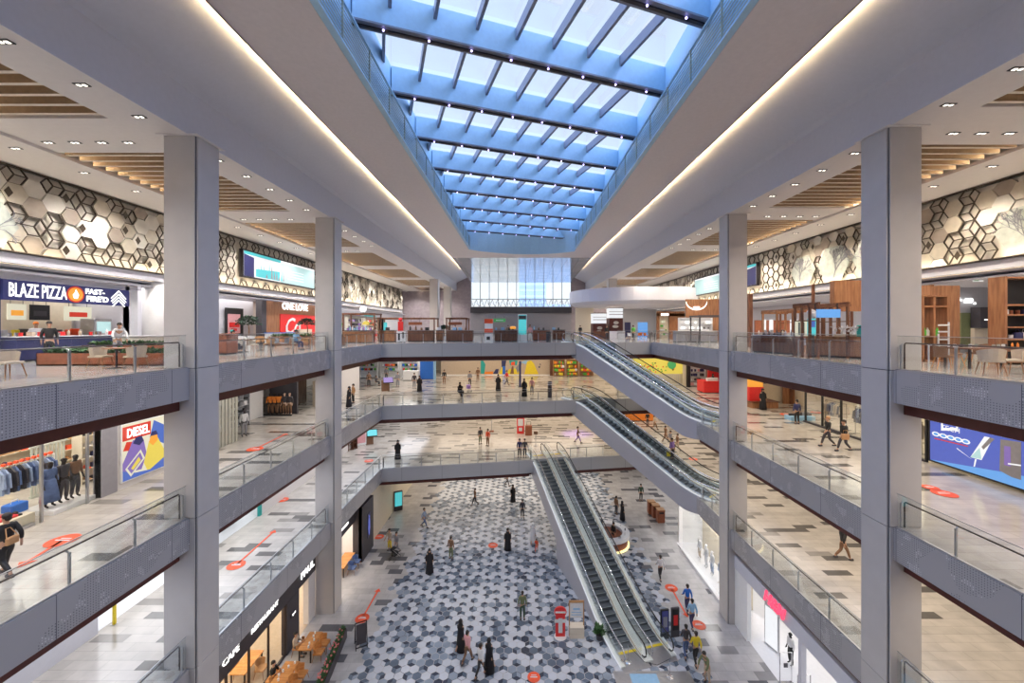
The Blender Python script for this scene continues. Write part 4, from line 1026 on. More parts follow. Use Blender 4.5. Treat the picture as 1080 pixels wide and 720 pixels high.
# ================================================================== FURNITURE KIT
def wallbox(name, m, x0, x1, y0, y1, z0, z1): return struct(MB().box(x0, x1, y0, y1, z0, z1).build(name, m))
def shell_chair(label, loc, rot, shell='cloth_beige', group=None, legs='wood_mid'):
    k = ('chair', shell)
    if k in PROTO: return dup(PROTO[k], loc, rot, label, group)
    t = thing('lounge_chair', label, 'chair', loc, rot, group)
    MB().bbox(-.25, .25, -.25, .25, .40, .47, .03).build('seat', shell, t)
    m = MB(); n = 9; vs = []
    for i in range(n + 1):
        a = PI * (i / n); r = .28; h = .30 + .10 * math.sin(a)
        for q, (rr, z) in enumerate(((r, .44), (r + .05, .44 + h), (r + .02, .44 + h), (r - .03, .44))): vs.append((rr * math.cos(a), rr * math.sin(a) * .95, z))
    fs = [(4 * i + q, 4 * i + 4 + q, 4 * i + 4 + (q + 1) % 4, 4 * i + (q + 1) % 4) for i in range(n) for q in range(4)] + [(3, 2, 1, 0), tuple(4 * n + q for q in range(4))]
    m.add(vs, fs).build('backrest', shell, t, smooth=False)
    for sx in (-1, 1):
        for sy in (-1, 1): MB().tube([(sx * .19, sy * .18, .42), (sx * .26, sy * .26, 0)], [.022, .012], 6).build('leg', legs, t)
    PROTO[k] = t; register(t); return t
def round_table(label, loc, group=None, top='wood_mid', r=.4):
    k = ('rtable', top)
    if k in PROTO: return dup(PROTO[k], loc, 0, label, group)
    t = thing('round_table', label, 'table', loc, 0, group)
    MB().lathe([(.02, .71), (r - .02, .71), (r, .725), (r, .745), (r - .02, .75), (.02, .75)], n=20).build('tabletop', top, t)
    MB().lathe([(.03, .03), (.03, .71)], n=8).build('stem', 'dark_metal', t); MB().lathe([(.25, 0), (.25, .015), (.05, .04)], n=16).build('base', 'dark_metal', t)
    PROTO[k] = t; register(t); return t
def long_table(label, loc, rot, L, W, top='wood_table', group=None, name='table'):
    t = thing(name, label, 'table', loc, rot, group)
    MB().bbox(-L / 2, L / 2, -W / 2, W / 2, .70, .75, .01).build('tabletop', top, t)
    for sx in (-1, 1):
        for sy in (-1, 1): MB().box(sx * (L / 2 - .08) - .03, sx * (L / 2 - .08) + .03, sy * (W / 2 - .07) - .03, sy * (W / 2 - .07) + .03, 0, .70).build('leg', 'dark_metal', t)
    return t
def foliage(mb, x0, x1, y0, y1, z, h, n, r=.16, m=0):
    for i in range(n):
        c = (random.uniform(x0, x1), random.uniform(y0, y1), z + random.uniform(.0, h))
        for k in range(7):
            a = random.uniform(0, 2 * PI); e = random.uniform(.1, 1.2); l = r * random.uniform(.8, 1.5); d = Vector((math.cos(a) * math.cos(e), math.sin(a) * math.cos(e), math.sin(e))) * l; s = Vector((-math.sin(a), math.cos(a), 0)) * l * .28
            p = Vector(c); mb.face([p, p + d * .5 + s, p + d, p + d * .5 - s], m)
def planter(label, loc, rot, L, W, h, m='rust', leaf='leaf', fl=False):
    t = thing('planter_box', label, 'planter', loc, rot)
    mb = MB(); mb.box(-L / 2, L / 2, -W / 2, -W / 2 + .04, 0, h).box(-L / 2, L / 2, W / 2 - .04, W / 2, 0, h).box(-L / 2, -L / 2 + .04, -W / 2, W / 2, 0, h).box(L / 2 - .04, L / 2, -W / 2, W / 2, 0, h).box(-L / 2, L / 2, -W / 2, W / 2, 0, .05).build('box', m, t)
    so_ = MB().box(-L / 2 + .04, L / 2 - .04, -W / 2 + .04, W / 2 - .04, .05, h - .05).build('soil', 'cloth_brown', t)
    f = MB(); foliage(f, -L / 2 + .12, L / 2 - .12, -W / 2 + .1, W / 2 - .1, h - .05, .16, int(L * 26)); 
    if fl:
        for i in range(int(L * 9)): f.ball((random.uniform(-L / 2 + .1, L / 2 - .1), random.uniform(-W / 2, W / 2), h + random.uniform(.1, .35)), .05, 1, 6, jit=.2)
    p = f.build('foliage', [leaf, 'flower'], so_); return t
def tree(label, loc, h=2.2, r=.8):
    t = thing('potted_tree', label, 'tree', loc)
    MB().lathe([(.22, 0), (.30, .45), (.27, .45), (.2, .42)], n=16).build('pot', 'white', t); MB().tube([(0, 0, .4), (.04, .02, h * .5), (-.02, 0, h * .7)], [.06, .045, .03]).build('trunk', 'cloth_brown', t)
    f = MB()
    for i in range(230):
        a = random.uniform(0, 2 * PI); e = random.uniform(-.3, 1.5); q = r * random.uniform(.55, 1)
        foliage(f, *(2 * [q * math.cos(a) * math.cos(e)]), *(2 * [q * math.sin(a) * math.cos(e)]), h * .68 + q * .62 * math.sin(e), .05, 1, .13)
    f.build('crown', 'leaf_dark', t); return t
def counter(label, loc, rot, L, D, H, body='wood_mid', top='dark_metal', slats=True, name='counter', cat='counter'):
    t = thing(name, label, cat, loc, rot)
    MB().box(-L / 2, L / 2, -D / 2, D / 2, .08, H).build('body', body, t); MB().box(-L / 2 + .05, L / 2 - .05, -D / 2 + .05, D / 2 - .05, 0, .08).build('plinth', 'black', t)
    MB().bbox(-L / 2 - .04, L / 2 + .04, -D / 2 - .05, D / 2 + .05, H, H + .05, .01).build('worktop', top, t)
    if slats:
        s = MB(); n = int(L / .22)
        for i in range(n): x = -L / 2 + (i + .5) * L / n; s.box(x - .06, x + .06, -D / 2 - .03, -D / 2, .12, H - .05)
        s.build('slatted_front', body, t)
    return t
def pxc(label, x0, x1, y, z, H, D=.8, **k):
    """counter between two pixel columns at a given distance, facing the camera"""
    a, b = px_at(x0, y), px_at(x1, y); return counter(label, ((a + b) / 2, y + D / 2, z), 0, b - a, D, H, **k)
_good = {}
def goods(n, fn, label, cat, name, group, kinds, mats_, size=1.0):
    """n small separate goods; fn(i) gives the place of each"""
    for i in range(n):
        k = random.choice(kinds); c = random.choice(mats_)
        key = (k, c)
        if key not in _good:
            mb = MB()
            if k == 'box': mb.bbox(-.11, .11, -.07, .07, 0, .17, .008)
            elif k == 'folded': mb.bbox(-.17, .17, -.13, .13, 0, .07, .03)
            elif k == 'bottle': mb.lathe([(.045, 0), (.05, .02), (.05, .17), (.02, .22), (.02, .27)], n=8)
            elif k == 'bag': mb.bbox(-.16, .16, -.07, .07, 0, .24, .03); mb.tube([(-.08, 0, .23), (-.05, 0, .35), (.05, 0, .35), (.08, 0, .23)], .012, 5)
            elif k == 'ball': mb.ball((0, 0, .1), .1, n=8)
            elif k == 'shoe': mb.bbox(-.05, .05, -.14, .14, 0, .05, .02).bbox(-.045, .045, 0, .13, .05, .12, .02)
            elif k == 'garment':
                w = .23; mb.prism([(-w, -.03), (w, -.03), (w, .03), (-w, .03)], -.95, -.22); mb.add([(-w, -.03, -.22), (w, -.03, -.22), (w, .03, -.22), (-w, .03, -.22), (-.08, -.02, -.06), (.08, -.02, -.06), (.08, .02, -.06), (-.08, .02, -.06)], [(0, 1, 5, 4), (1, 2, 6, 5), (2, 3, 7, 6), (3, 0, 4, 7), (4, 5, 6, 7)])
                for sx in (-1, 1): mb.beam((sx * w, 0, -.2), (sx * (w + .06), 0, -.72), .06, .10)
                mb.tube([(0, 0, -.06), (0, 0, .0), (.03, 0, .03)], .008, 4)
            elif k == 'tin': mb.lathe([(.06, 0), (.06, .14), (.05, .15)], n=8)
            o = mb.build(name, c); _good[key] = o.data
        else:
            o = bpy.data.objects.new(name, _good[key]); COL.objects.link(o)
        p = fn(i); o.location = p[:3]; o.rotation_euler = (0, 0, p[3] if len(p) > 3 else 0); o.scale = (size,) * 3
        tag(o, label, cat, group)
def shelf_unit(label, loc, rot, L, H, levels, m='white', D=.4, back=True):
    t = thing('shelf_unit', label, 'shelf', loc, rot)
    MB().box(-L / 2, -L / 2 + .04, -D / 2, D / 2, 0, H).box(L / 2 - .04, L / 2, -D / 2, D / 2, 0, H).box(-L / 2, L / 2, -D / 2, D / 2, H, H + .04).build('frame', m, t)
    if back: MB().box(-L / 2, L / 2, D / 2, D / 2 + .03, 0, H).build('back_panel', m, t)
    for i in range(levels): z = .1 + i * (H - .15) / levels; MB().box(-L / 2 + .04, L / 2 - .04, -D / 2, D / 2, z, z + .03).build('shelf_board', m, t)
    return t
def on_shelf(loc, rot, L, H, levels, n, **k):
    def fn(i):
        lv = i % levels; x = -L / 2 + .2 + (L - .4) * ((i // levels) + .5) / max(1, math.ceil(n / levels)); z = .13 + lv * (H - .15) / levels
        return (loc[0] + x * math.cos(rot), loc[1] + x * math.sin(rot), loc[2] + z, rot)
    goods(n, fn, **k)
def clothes_rail(label, loc, rot, L, H=1.6, m='chrome'):
    t = thing('clothes_rail', label, 'clothes rail', loc, rot)
    MB().tube([(-L / 2, 0, 0), (-L / 2, 0, H), (L / 2, 0, H), (L / 2, 0, 0)], .02, 6).build('rail', m, t)
    for s in (-1, 1): MB().box(s * L / 2 - .03, s * L / 2 + .03, -.28, .28, 0, .03).build('foot', m, t)
    return t
def on_rail(loc, rot, L, H, n, **k):
    goods(n, lambda i: (loc[0] + (-L / 2 + .1 + (L - .2) * (i + .5) / n) * math.cos(rot), loc[1] + (-L / 2 + .1 + (L - .2) * (i + .5) / n) * math.sin(rot), loc[2] + H - .02, rot + PI / 2 + random.uniform(-.2, .2)), **k)
def mannequin(label, loc, rot, shirt, trousers, body='cloth_white', pose='stand', group=None):
    k = (pose, 'mannequin')
    if k not in PROTO:
        t = person(pose, 'mannequin', label, 'mannequin', 'mannequin'); PROTO[k] = t; register(t); t.location = loc; t.rotation_euler = (0, 0, rot)
        for c in KIDS.get(t.name, ()):
            n = c.name.split('.')[0]; c.material_slots[0].link = 'OBJECT'; c.material_slots[0].material = MATS[{'shirt': shirt, 'trousers': trousers, 'body': body}[n]]
        if group: t['group'] = group
        return t
    return dup(PROTO[k], loc, rot, label, group, {'shirt': shirt, 'trousers': trousers, 'body': body}, 1.0)
def totem(label, loc, rot, W, H, screen, body='white', D=.15, base=True, name='totem_display', cat='display'):
    t = thing(name, label, cat, loc, rot)
    MB().bbox(-W / 2, W / 2, -D / 2, D / 2, 0, H, .02).build('body', body, t)
    MB().box(-W / 2 + .06, W / 2 - .06, -D / 2 - .012, -D / 2, H * .25, H - .08).build('screen', screen, t)
    return t
def sticker(label, a, b=None, r=.42, z=.012):
    """orange floor marker: a disc, with a line to a second disc"""
    t = thing('floor_marker', label, 'floor sticker', (a[0], a[1], a[2]))
    MB().lathe([(.001, z), (r, z), (r, z + .004), (.001, z + .004)], n=24).build('disc', 'orange_red', t)
    MB().box(-r * .55, r * .55, -.03, .03, z + .005, z + .008).box(-r * .4, r * .4, .09, .13, z + .005, z + .008).build('printed_lines', 'cloth_white', t)
    if b:
        d = Vector((b[0] - a[0], b[1] - a[1], 0)); MB().beam((0, 0, z + .002), (d.x, d.y, z + .002), .10, .004).build('line', 'orange_red', t)
        n = d.normalized(); s = Vector((-n.y, n.x, 0)) * .22; e = d; MB().face([e + n * .35 + Vector((0, 0, z + .004)), e + s + Vector((0, 0, z + .004)), e - s + Vector((0, 0, z + .004))]).build('arrow', 'orange_red', t)
    return t

# ================================================================== GROUND FLOOR
H0 = Z1 - SOF          # underside of the first floor
# --- café on the left
SX = -12.75
wallbox('wall_left', 'charcoal', SX - .25, SX, 4, 22.9, H0 - 1.35, H0)
wallbox('wall_left', 'cream', SX - 5.5, SX - 5.3, 4, 31, 0, H0); wallbox('wall_left', 'cream', SX - 5.3, SX - .2, 4, 4.2, 0, H0)
wallbox('floor', 'cloth_beige', SX - 5.3, SX - .05, 4.2, 30.6, 0.0, .012)
wallbox('trim_7', 'charcoal', SX - .3, SX + .02, 21.9, 23.1, 0, H0 - 1.35)
wallbox('trim_8', 'charcoal', SX - .25, SX, 22.9, 25.0, H0 - 1.35, H0)
wallbox('wall_left', 'plaster', SX - .35, SX - .02, 24.2, 25.0, 0, H0 - 1.35)
struct(MB().face([(SX - .1, 4.2, 0), (SX - .1, 21.9, 0), (SX - .1, 21.9, H0 - 1.35), (SX - .1, 4.2, H0 - 1.35)]).build('window_3', 'shop_glass'))
fm = MB()
for i in range(13): y = 4.2 + 1.475 * i; fm.box(SX - .14, SX - .04, y - .03, y + .03, 0, H0 - 1.35)
fm.box(SX - .14, SX - .04, 4.2, 21.9, 0, .12); struct(fm.build('trim_9', 'dark_metal'))
for body, y, s in (('CAFÉ', 17.6, .62), ('RESTAURANT', 20.0, .48)):
    t = thing('shop_sign', 'white raised lettering on the dark café fascia, ' + ('short word nearer the camera' if s > .5 else 'long word farther along'), 'sign', (SX + .02, y, H0 - .66))
    text_mesh(body, s * .72, 'lit_sign', t, (0.02, 0, 0), ROT_L, 'letters', .015, 1.0, .004)
t = thing('shop_sign', 'large white lettering on the bakery café fascia beside the second left column', 'sign', (SX + .02, 24.0, H0 - .72)); text_mesh('PAUL', .66, 'lit_sign', t, (0.02, 0, 0), ROT_L, 'letters', .02, .95, .006)
t = thing('shop_sign', 'small white projecting emblem sign on the dark café pillar', 'sign', (SX + .02, 22.5, 1.9)); MB().bbox(0, .04, -.28, .28, -.12, .12, .01).build('plate', 'charcoal', t); MB().ball((.05, -.1, 0), .07, n=8, sz=(.3, 1, 1)).ball((.05, .1, .02), .06, n=8, sz=(.3, 1, 1)).box(.04, .06, -.1, .1, -.02, .01).build('emblem', 'lit_sign', t)
# warm room light of the café
ceil_area('ceiling_fill', SX - 2.6, 13, H0 - .05, 4, 17, 330, (1, .84, .62)); ceil_area('ceiling_fill', SX - 2.6, 27, H0 - .05, 4, 6, 150, (1, .84, .62))
for i, y in enumerate((12.6, 15.4, 18.2, 20.6)):
    long_table('wooden café table behind the glass, ' + ('first', 'second', 'third', 'last')[i] + ' from the camera end', (SX - 1.3, y, 0.012), PI / 2, 1.5, .8)
    for k, (dx, r) in enumerate(((-.75, PI / 2), (.75, -PI / 2))): shell_chair('café chair at %s side of the %s indoor table' % (('wall', 'glass')[k], ('first', 'second', 'third', 'last')[i]), (SX - 1.3 + dx, y, .012), r + PI, 'tan_leather')
who('sit', 'casual', (SX - 2.05, 18.5, .012), R(90), 'seated guest in white behind the café glass, third table', C('cloth_white', 'charcoal'))
who('sit', 'casual', (SX - 2.05, 15.1, .012), R(90), 'seated guest in grey behind the café glass, second table', C('cloth_grey', 'charcoal'))
counter('pale service counter at the back of the café', (SX - 3.9, 19.5, .012), PI / 2, 4.5, .7, 1.1, 'white', 'white', False)
# tables outside the café
op = [(-11.7, 20.0), (-11.5, 22.0)]
for i, (x, y) in enumerate(op):
    w = ('nearer', 'farther')[i]; long_table(w + ' wooden table laid with plates outside the café', (x, y, 0), PI / 2, 1.3, .75)
    for k, (dx, dy, r) in enumerate(((-.65, .0, PI / 2), (.65, .25, -PI / 2), (.65, -.35, -PI / 2))):
        shell_chair('wooden armchair at the %s outdoor café table, %s' % (w, ('shop side', 'walkway side, far seat', 'walkway side, near seat')[k]), (x + dx, y + dy, 0), r + PI, 'wood_table')
    goods(5, lambda j, x=x, y=y: (x + random.uniform(-.25, .25), y - .5 + .25 * j, .75), 'small white dish or cup on the %s outdoor table' % w, 'tableware', 'dish', 'dishes on the %s outdoor table' % w, ['tin'], ['white'], .8)
who('sit', 'casual', (-12.3, 21.9, 0), R(90), 'seated guest with dark hair in pale clothes outside the café', C('cloth_beige', 'charcoal'), .98)
who('sit', 'casual', (-12.35, 20.0, 0), R(90), 'seated guest in black at the nearer outdoor café table', C('black', 'black'), .98)
planter('long planter with pink flowers beside the outdoor café tables', (-9.95, 21.3, 0), PI / 2 + .12, 3.8, .35, .55, 'charcoal', 'leaf', True)
a = thing('a_frame_sign', 'black folding menu board standing beyond the flower planter', 'sign', (-8.95, 22.6, 0), .5)
for s in (-1, 1): MB().beam((-.3, s * .3, 0), (-.3, 0, 1.35), .04, .04).beam((.3, s * .3, 0), (.3, 0, 1.35), .04, .04).beam((-.3, s * .27, .12), (.3, s * .27, .12), .04, .04).beam((-.3, 0, 1.33), (.3, 0, 1.33), .04, .04).build('frame', 'black', a)
MB().add([(-.26, -.24, .25), (.26, -.24, .25), (.26, -.03, 1.25), (-.26, -.03, 1.25)], [(0, 1, 2, 3)]).build('menu_panel', 'charcoal', a)
# open café room beyond the second column
long_table('orange wooden table in the open café room past the second left column', (-12.95, 29.6, .012), PI / 2, 2.0, .8)
for k, (x, y, r) in enumerate(((-13.7, 29.2, PI / 2), (-13.7, 30.0, PI / 2), (-12.2, 29.2, -PI / 2), (-12.2, 30.0, -PI / 2))):
    shell_chair('dark blue chair at the orange table past the column, ' + ('inner near', 'inner far', 'outer near', 'outer far')[k], (x, y, .012), r + PI, 'denim')
t = thing('wall_picture', 'black and white print on the white panel in the café room', 'picture', (-14.3, 30.55, 1.2)); MB().box(-.7, .7, -.03, 0, 0, 1.3).build('frame', 'white', t); MB().prism([(-.5, -.045), (.5, -.045), (.5, -.03), (-.5, -.03)], .25, 1.05).build('print', 'charcoal', t)
wallbox('wall_front', 'white', -15.2, -12.75, 30.6, 30.7, 0, H0 - .8); wallbox('wall_front', 'charcoal', -12.75, -12.05, 30.6, 30.7, 0, H0)
wallbox('wall_left', 'charcoal', -12.3, -12.0, 30.6, 32.9, 0, H0); wallbox('wall_left', 'charcoal', -12.75, -12.6, 26.3, 30.6, H0 - 1.1, H0)
t = thing('shop_sign', 'white lettering panel over the open café room', 'sign', (-12.58, 28.2, H0 - .55)); MB().bbox(0, .03, -1.2, 1.2, -.08, .08, .01).build('letter_bar', 'lit_sign', t)
t = thing('poster', 'tall blue figure reflection on the dark wall past the open café', 'poster', (-11.99, 31.9, 1.3)); MB().box(0, .02, -.32, .32, 0, 1.9).build('panel', 'navy', t); MB().ball((.03, 0, 1.6), .12, n=8, sz=(.2, 1, 1)).lathe([(.08, .15), (.2, .7), (.17, 1.3), (.06, 1.5)], .02, 0, 10, sx=.1).build('figure', 'screen_blue', t)  # blue figure reflected in the dark wall, painted as a flat shape
wallbox('wall_left', 'cream', -12.6, -12.3, 33, 48, 0, H0)
totem('teal screen information totem on the left tiles beyond the cafés', at(420, 538, 0), .5, .8, 1.9, 'screen_cyan', 'charcoal', .25)
t = thing('pushchair', 'black pushchair in front of the couple on the left tiles', 'pushchair', at(416, 590, 0), R(160))
MB().bbox(-.2, .2, -.3, .2, .35, .6, .06).build('seat', 'black', t); MB().add([(-.2, .1, .6), (.2, .1, .6), (.2, .3, .95), (-.2, .3, .95), (-.2, -.1, .95), (.2, -.1, .95)], [(0, 1, 2, 3), (3, 2, 5, 4)]).build('hood', 'black', t)
for sx in (-1, 1):
    MB().tube([(sx * .22, .45, 1.0), (sx * .22, -.35, .15)], .015).build('frame_bar', 'steel', t)
    for y in (-.35, .25): MB().tube([(sx * .22 + .02, y + .13 * math.cos(q * PI / 5), .13 + .13 * math.sin(q * PI / 5)) for q in range(10)], .02, 5, closed=True).build('wheel', 'rubber', t)
# --- clothes shop on the right
SR = 13.25
wallbox('trim_10', 'plaster_cool', SR - .15, SR + .15, YN, RCOL[1], H0 - .75, H0); wallbox('wall_right', 'white', SR + 9, SR + 9.2, YN, 34, 0, H0); wallbox('wall_front', 'white', SR + .2, SR + 9, 33.4, 33.6, 0, H0)
wallbox('floor', 'white_gloss', SR, SR + 9, 5, 33.4, 0.0, .012); wallbox('trim_11', 'white', SR - .12, SR + .12, 22.9, 24.2, 0, H0 - .75)
wallbox('trim_12', 'white_gloss', SR - .15, SR + 1.6, 25.4, 32.2, .0, .22)
struct(MB().face([(SR, 25.4, .22), (SR, 32.2, .22), (SR, 32.2, H0), (SR, 25.4, H0)]).build('window_4', 'shop_glass')); wallbox('wall_right', 'cream', SR + 1.6, SR + 1.7, 25.4, 32.2, .0, H0)
for y in (14.0, 18.6): wallbox('trim_13', 'plaster_cool', SR - .12, SR + .12, y - .1, y + .1, 0, H0 - .75)
t = thing('shop_sign', 'glowing red brushed logo letters above the white clothes shop entrance', 'sign', (SR - .18, 20.4, H0 - .33)); text_mesh('H&M', .85, 'sign_pink', t, (-.03, 0, 0), ROT_R, 'letters', .04, .9, .008, .3)
t = thing('light_box', 'tall white lightbox poster inside the clothes shop entrance', 'poster', (SR + 1.0, 22.4, .012), PI / 2 + .3); MB().bbox(-.45, .45, -.05, .05, 0, 2.3, .02).build('frame', 'steel', t); MB().box(-.38, .38, .05, .06, .1, 2.2).box(-.38, .38, -.06, -.05, .1, 2.2).build('panel', 'screen_white', t)
for i, (x, y) in enumerate(((.9, 20.2), (.9, 18.9), (.9, 17.2), (.9, 16.0))):
    t = thing('security_gate', 'slim chrome security gate in the clothes shop entrance, ' + ('farthest', 'second farthest', 'second nearest', 'nearest')[i], 'gate', (SR + x - .6, y, .012)); MB().tube([(-.3, 0, 0), (-.3, 0, 1.55), (.3, 0, 1.55), (.3, 0, 0)], .025, 6).build('frame', 'chrome', t); MB().bbox(-.36, .36, -.08, .08, 0, .05, .01).build('base', 'chrome', t); MB().bbox(-.1, .1, -.02, .02, .8, 1.0, .01).build('sensor', 'charcoal', t)
ceil_area('ceiling_fill', SR + .8, 28.8, H0 - .05, 1.2, 6, 170, (1, .95, .92))  # area light added to brighten the window display
for i, y in enumerate((30.7, 29.6, 28.7)): mannequin('white mannequin in pale summer clothes in the shop window, ' + ('left', 'middle', 'right')[i], (SR + .7, y, .22), R(-90), 'cloth_white', ('cloth_beige', 'cloth_white', 'denim_pale')[i])
clothes_rail('chrome clothes rail in the shop window by the second right column', (SR + .9, 27.0, .22), PI / 2, 1.6, 1.7)
on_rail((SR + .9, 27.0, .22), PI / 2, 1.6, 1.7, 9, label='garment hanging on the shop window rail', cat='garment', name='garment', group='garments on the shop window rail', kinds=['garment'], mats_=['denim', 'blue', 'denim_pale', 'cloth_white'])
t = thing('poster', 'orange red standing poster at the near end of the shop window', 'poster', (SR + .5, 25.9, .22)); MB().box(-.03, .03, -.3, .3, 0, 1.2).build('panel', 'orange_red', t)
mannequin('dark mannequin on a stand just inside the clothes shop entrance', (SR + 1.3, 21.3, .012), R(-90), 'cloth_white', 'black', 'black')
for i, (x, y) in enumerate(((4.2, 27), (4.2, 22), (4.5, 17), (2.6, 12.5), (5, 12))):
    clothes_rail('white clothes rail inside the clothes shop, ' + ('behind the window', 'facing the entrance', 'beyond the gates', 'near the front edge', 'deep near the back')[i], (SR + x, y, .012), PI / 2, 1.8, 1.5)
    on_rail((SR + x, y, .012), PI / 2, 1.8, 1.5, 7, label='garment on a rail inside the white clothes shop', cat='garment', name='garment', group='garments inside the clothes shop', kinds=['garment'], mats_=['cloth_white', 'cloth_beige', 'denim_pale', 'cloth_grey'])
# --- middle of the hall
t = thing('round_kiosk', 'round kiosk with glowing base right of the lowest escalators', 'kiosk', at(641, 572, 0))
MB().lathe([(1.75, 0), (1.75, .12)], n=32).build('glowing_base', 'kiosk_glow', t); MB().lathe([(1.62, .12), (1.68, .75)], n=32).build('red_band', 'rust', t)
rr = MB(); n = 32
for i in range(n):
    a0, a1 = 2 * PI * i / n, 2 * PI * (i + 1) / n
    rr.add([(r * math.cos(a), r * math.sin(a), z) for a in (a0, a1) for r, z in ((1.2, .76), (1.78, .76), (1.78, 1.02), (1.2, 1.02))], [(0, 1, 5, 4), (1, 2, 6, 5), (2, 3, 7, 6), (3, 0, 4, 7)])
rr.build('counter_ring', 'white_gloss', t)
kx, ky, _ = at(641, 572, 0)
goods(12, lambda i: (kx + 1.45 * math.cos(i * .52), ky + 1.45 * math.sin(i * .52), 1.02), 'small item displayed on the round kiosk counter', 'goods', 'display_item', 'items on the round kiosk', ['box', 'bottle'], ['charcoal', 'black', 'chrome'], .9)
for o in list(COL.objects):
    if o.get('label') == 'robed person in black inside the round kiosk, on the left': o.location = (kx - .45, ky + .2, .008)
    if o.get('label') == 'person in black inside the round kiosk, on the right': o.location = (kx + .45, ky - .1, .008)
for i, (x, y) in enumerate(((687, 541), (691.5, 545), (696.5, 550))):
    t = thing('waste_bin', 'brown square bin, %s of the row of three on the right tiles' % ('farthest', 'middle', 'nearest')[i], 'bin', at(x, y, 0)); MB().bbox(-.33, .33, -.3, .3, .05, 1.15, .02).box(-.3, .3, -.27, .27, 0, .05).build('body', 'rust', t); MB().bbox(-.35, .35, -.32, .32, 1.15, 1.22, .02).build('lid', 'tan_leather', t); MB().box(-.2, .2, -.31, -.295, .85, 1.0).build('slot', 'black', t)
x, y, _ = at(591, 671, 0)
t = thing('round_top_stand', 'red and white round-topped cut-out stand left of the escalator foot', 'display', (x, y, .006)); MB().lathe([(.36, 0), (.36, .03)], n=20).build('base', 'white', t)
MB().bbox(-.28, .28, -.05, .05, .03, 1.3, .03).build('body', 'red', t); m = MB()
for k in range(16): a0, a1 = 2 * PI * k / 16, 2 * PI * (k + 1) / 16; m.add([(0, -.06, 1.45), (.36 * math.cos(a0), -.06, 1.45 + .3 * math.sin(a0)), (.36 * math.cos(a1), -.06, 1.45 + .3 * math.sin(a1)), (0, .05, 1.45), (.36 * math.cos(a0), .05, 1.45 + .3 * math.sin(a0)), (.36 * math.cos(a1), .05, 1.45 + .3 * math.sin(a1))], [(0, 1, 2), (3, 5, 4), (1, 4, 5, 2)])
m.build('round_top', 'red', t); MB().box(-.3, .3, -.075, -.06, 1.4, 1.5).box(-.12, .12, -.065, -.05, .25, 1.1).bbox(-.34, .34, -.075, -.055, .85, 1.05, .01).build('white_print', 'cloth_white', t)
x, y, _ = at(608, 670, 0)
t = thing('notice_stand', 'notice stand with a white sheet over a wooden box beside the escalator foot', 'display', (x, y, .006))
for s in (-1, 1): MB().box(s * .42 - .03, s * .42 + .03, -.03, .03, 0, 2.0).build('post', 'tan_leather', t)
MB().box(-.45, .45, -.03, .03, 1.93, 2.05).build('top_bar', 'tan_leather', t); MB().box(-.38, .38, -.02, .02, 1.05, 1.9).build('white_sheet', 'cloth_white', t); MB().box(-.3, .3, -.025, -.02, 1.2, 1.25).box(-.3, .3, -.025, -.02, 1.35, 1.4).box(-.2, .2, -.025, -.02, 1.5, 1.62).build('print', 'cloth_sky', t); MB().bbox(-.42, .42, -.25, .25, 0, .62, .02).build('wooden_box', 'wood_slat', t)
x, y, _ = at(632, 674, 0); t = thing('potted_plant', 'small green potted plant beside the left foot of the lowest escalators', 'plant', (x, y, .006)); MB().lathe([(.16, 0), (.2, .3), (.17, .3)], n=12).build('pot', 'charcoal', t); f = MB(); foliage(f, -.2, .2, -.2, .2, .3, .4, 26, .2); f.build('leaves', 'leaf', t)
for px, py, nm, mm in ((701, 673, 'black narrow totem sign at the right foot of the lowest escalators', 'black'), (712, 671, 'grey totem sign with red print right of the black one', 'charcoal')):
    x, y, _ = at(px, py, 0); t = totem(nm, (x, y, 0), .15, .5, 1.7, 'print_navy' if mm == 'black' else 'black', mm, .12); MB().box(-.13, .13, -.08, -.075, .7, 1.3).build('print', 'cloth_grey' if mm == 'black' else 'red', t)
x, y, _ = at(700, 716, 0); t = thing('queue_barrier', 'chrome barrier post with a drooping cable at the escalator landing', 'barrier', (x + .35, y + .1, .006)); MB().lathe([(.17, 0), (.17, .02), (.025, .05), (.025, .95), (.035, .98)], n=12).build('post', 'chrome', t); MB().tube([(0, 0, .95), (-.6, .1, .55), (-1.2, .35, .5), (-1.9, .9, .95)], .012).build('cable', 'black', t); MB().lathe([(.17, 0), (.17, .02), (.025, .05), (.025, .95)], -1.9, .9, 12).build('post', 'chrome', t)
x, y = A2.x + 2.6, A2.y - 4.0
wallbox('trim_14', 'steel', A2.x - .1, A2.x + 3.9, A2.y - 4.0, A2.y - 2.0, 0.0, .014)
x, y, _ = at(684, 716, 0); t = thing('floor_sticker', 'pale blue floor sheet below the escalator landing', 'floor sticker', (x, y, .014)); MB().box(-.9, .5, -.5, .3, 0, .006).build('sheet', 'cloth_sky', t)
sticker('orange floor disc with a line and arrow on the left café walkway', at(382, 652, 0), at(398, 624, 0))
sticker('orange floor disc with a line on the right walkway by the walkers', at(708, 620, 0), at(723, 647, 0)); sticker('orange-red round sticker on the hexagon floor near the bottom of the view', at(563, 714, .006), None, .33)
sticker('orange-red floor disc among the hexagons in the middle of the hall', at(520, 575, .006), None, .4); sticker('orange floor disc under the feet of the yellow shirted walker', at(737, 659, 0), None, .4); sticker('orange floor disc at the far left tiles by the pushchair', at(400, 566, 0), None, .4)

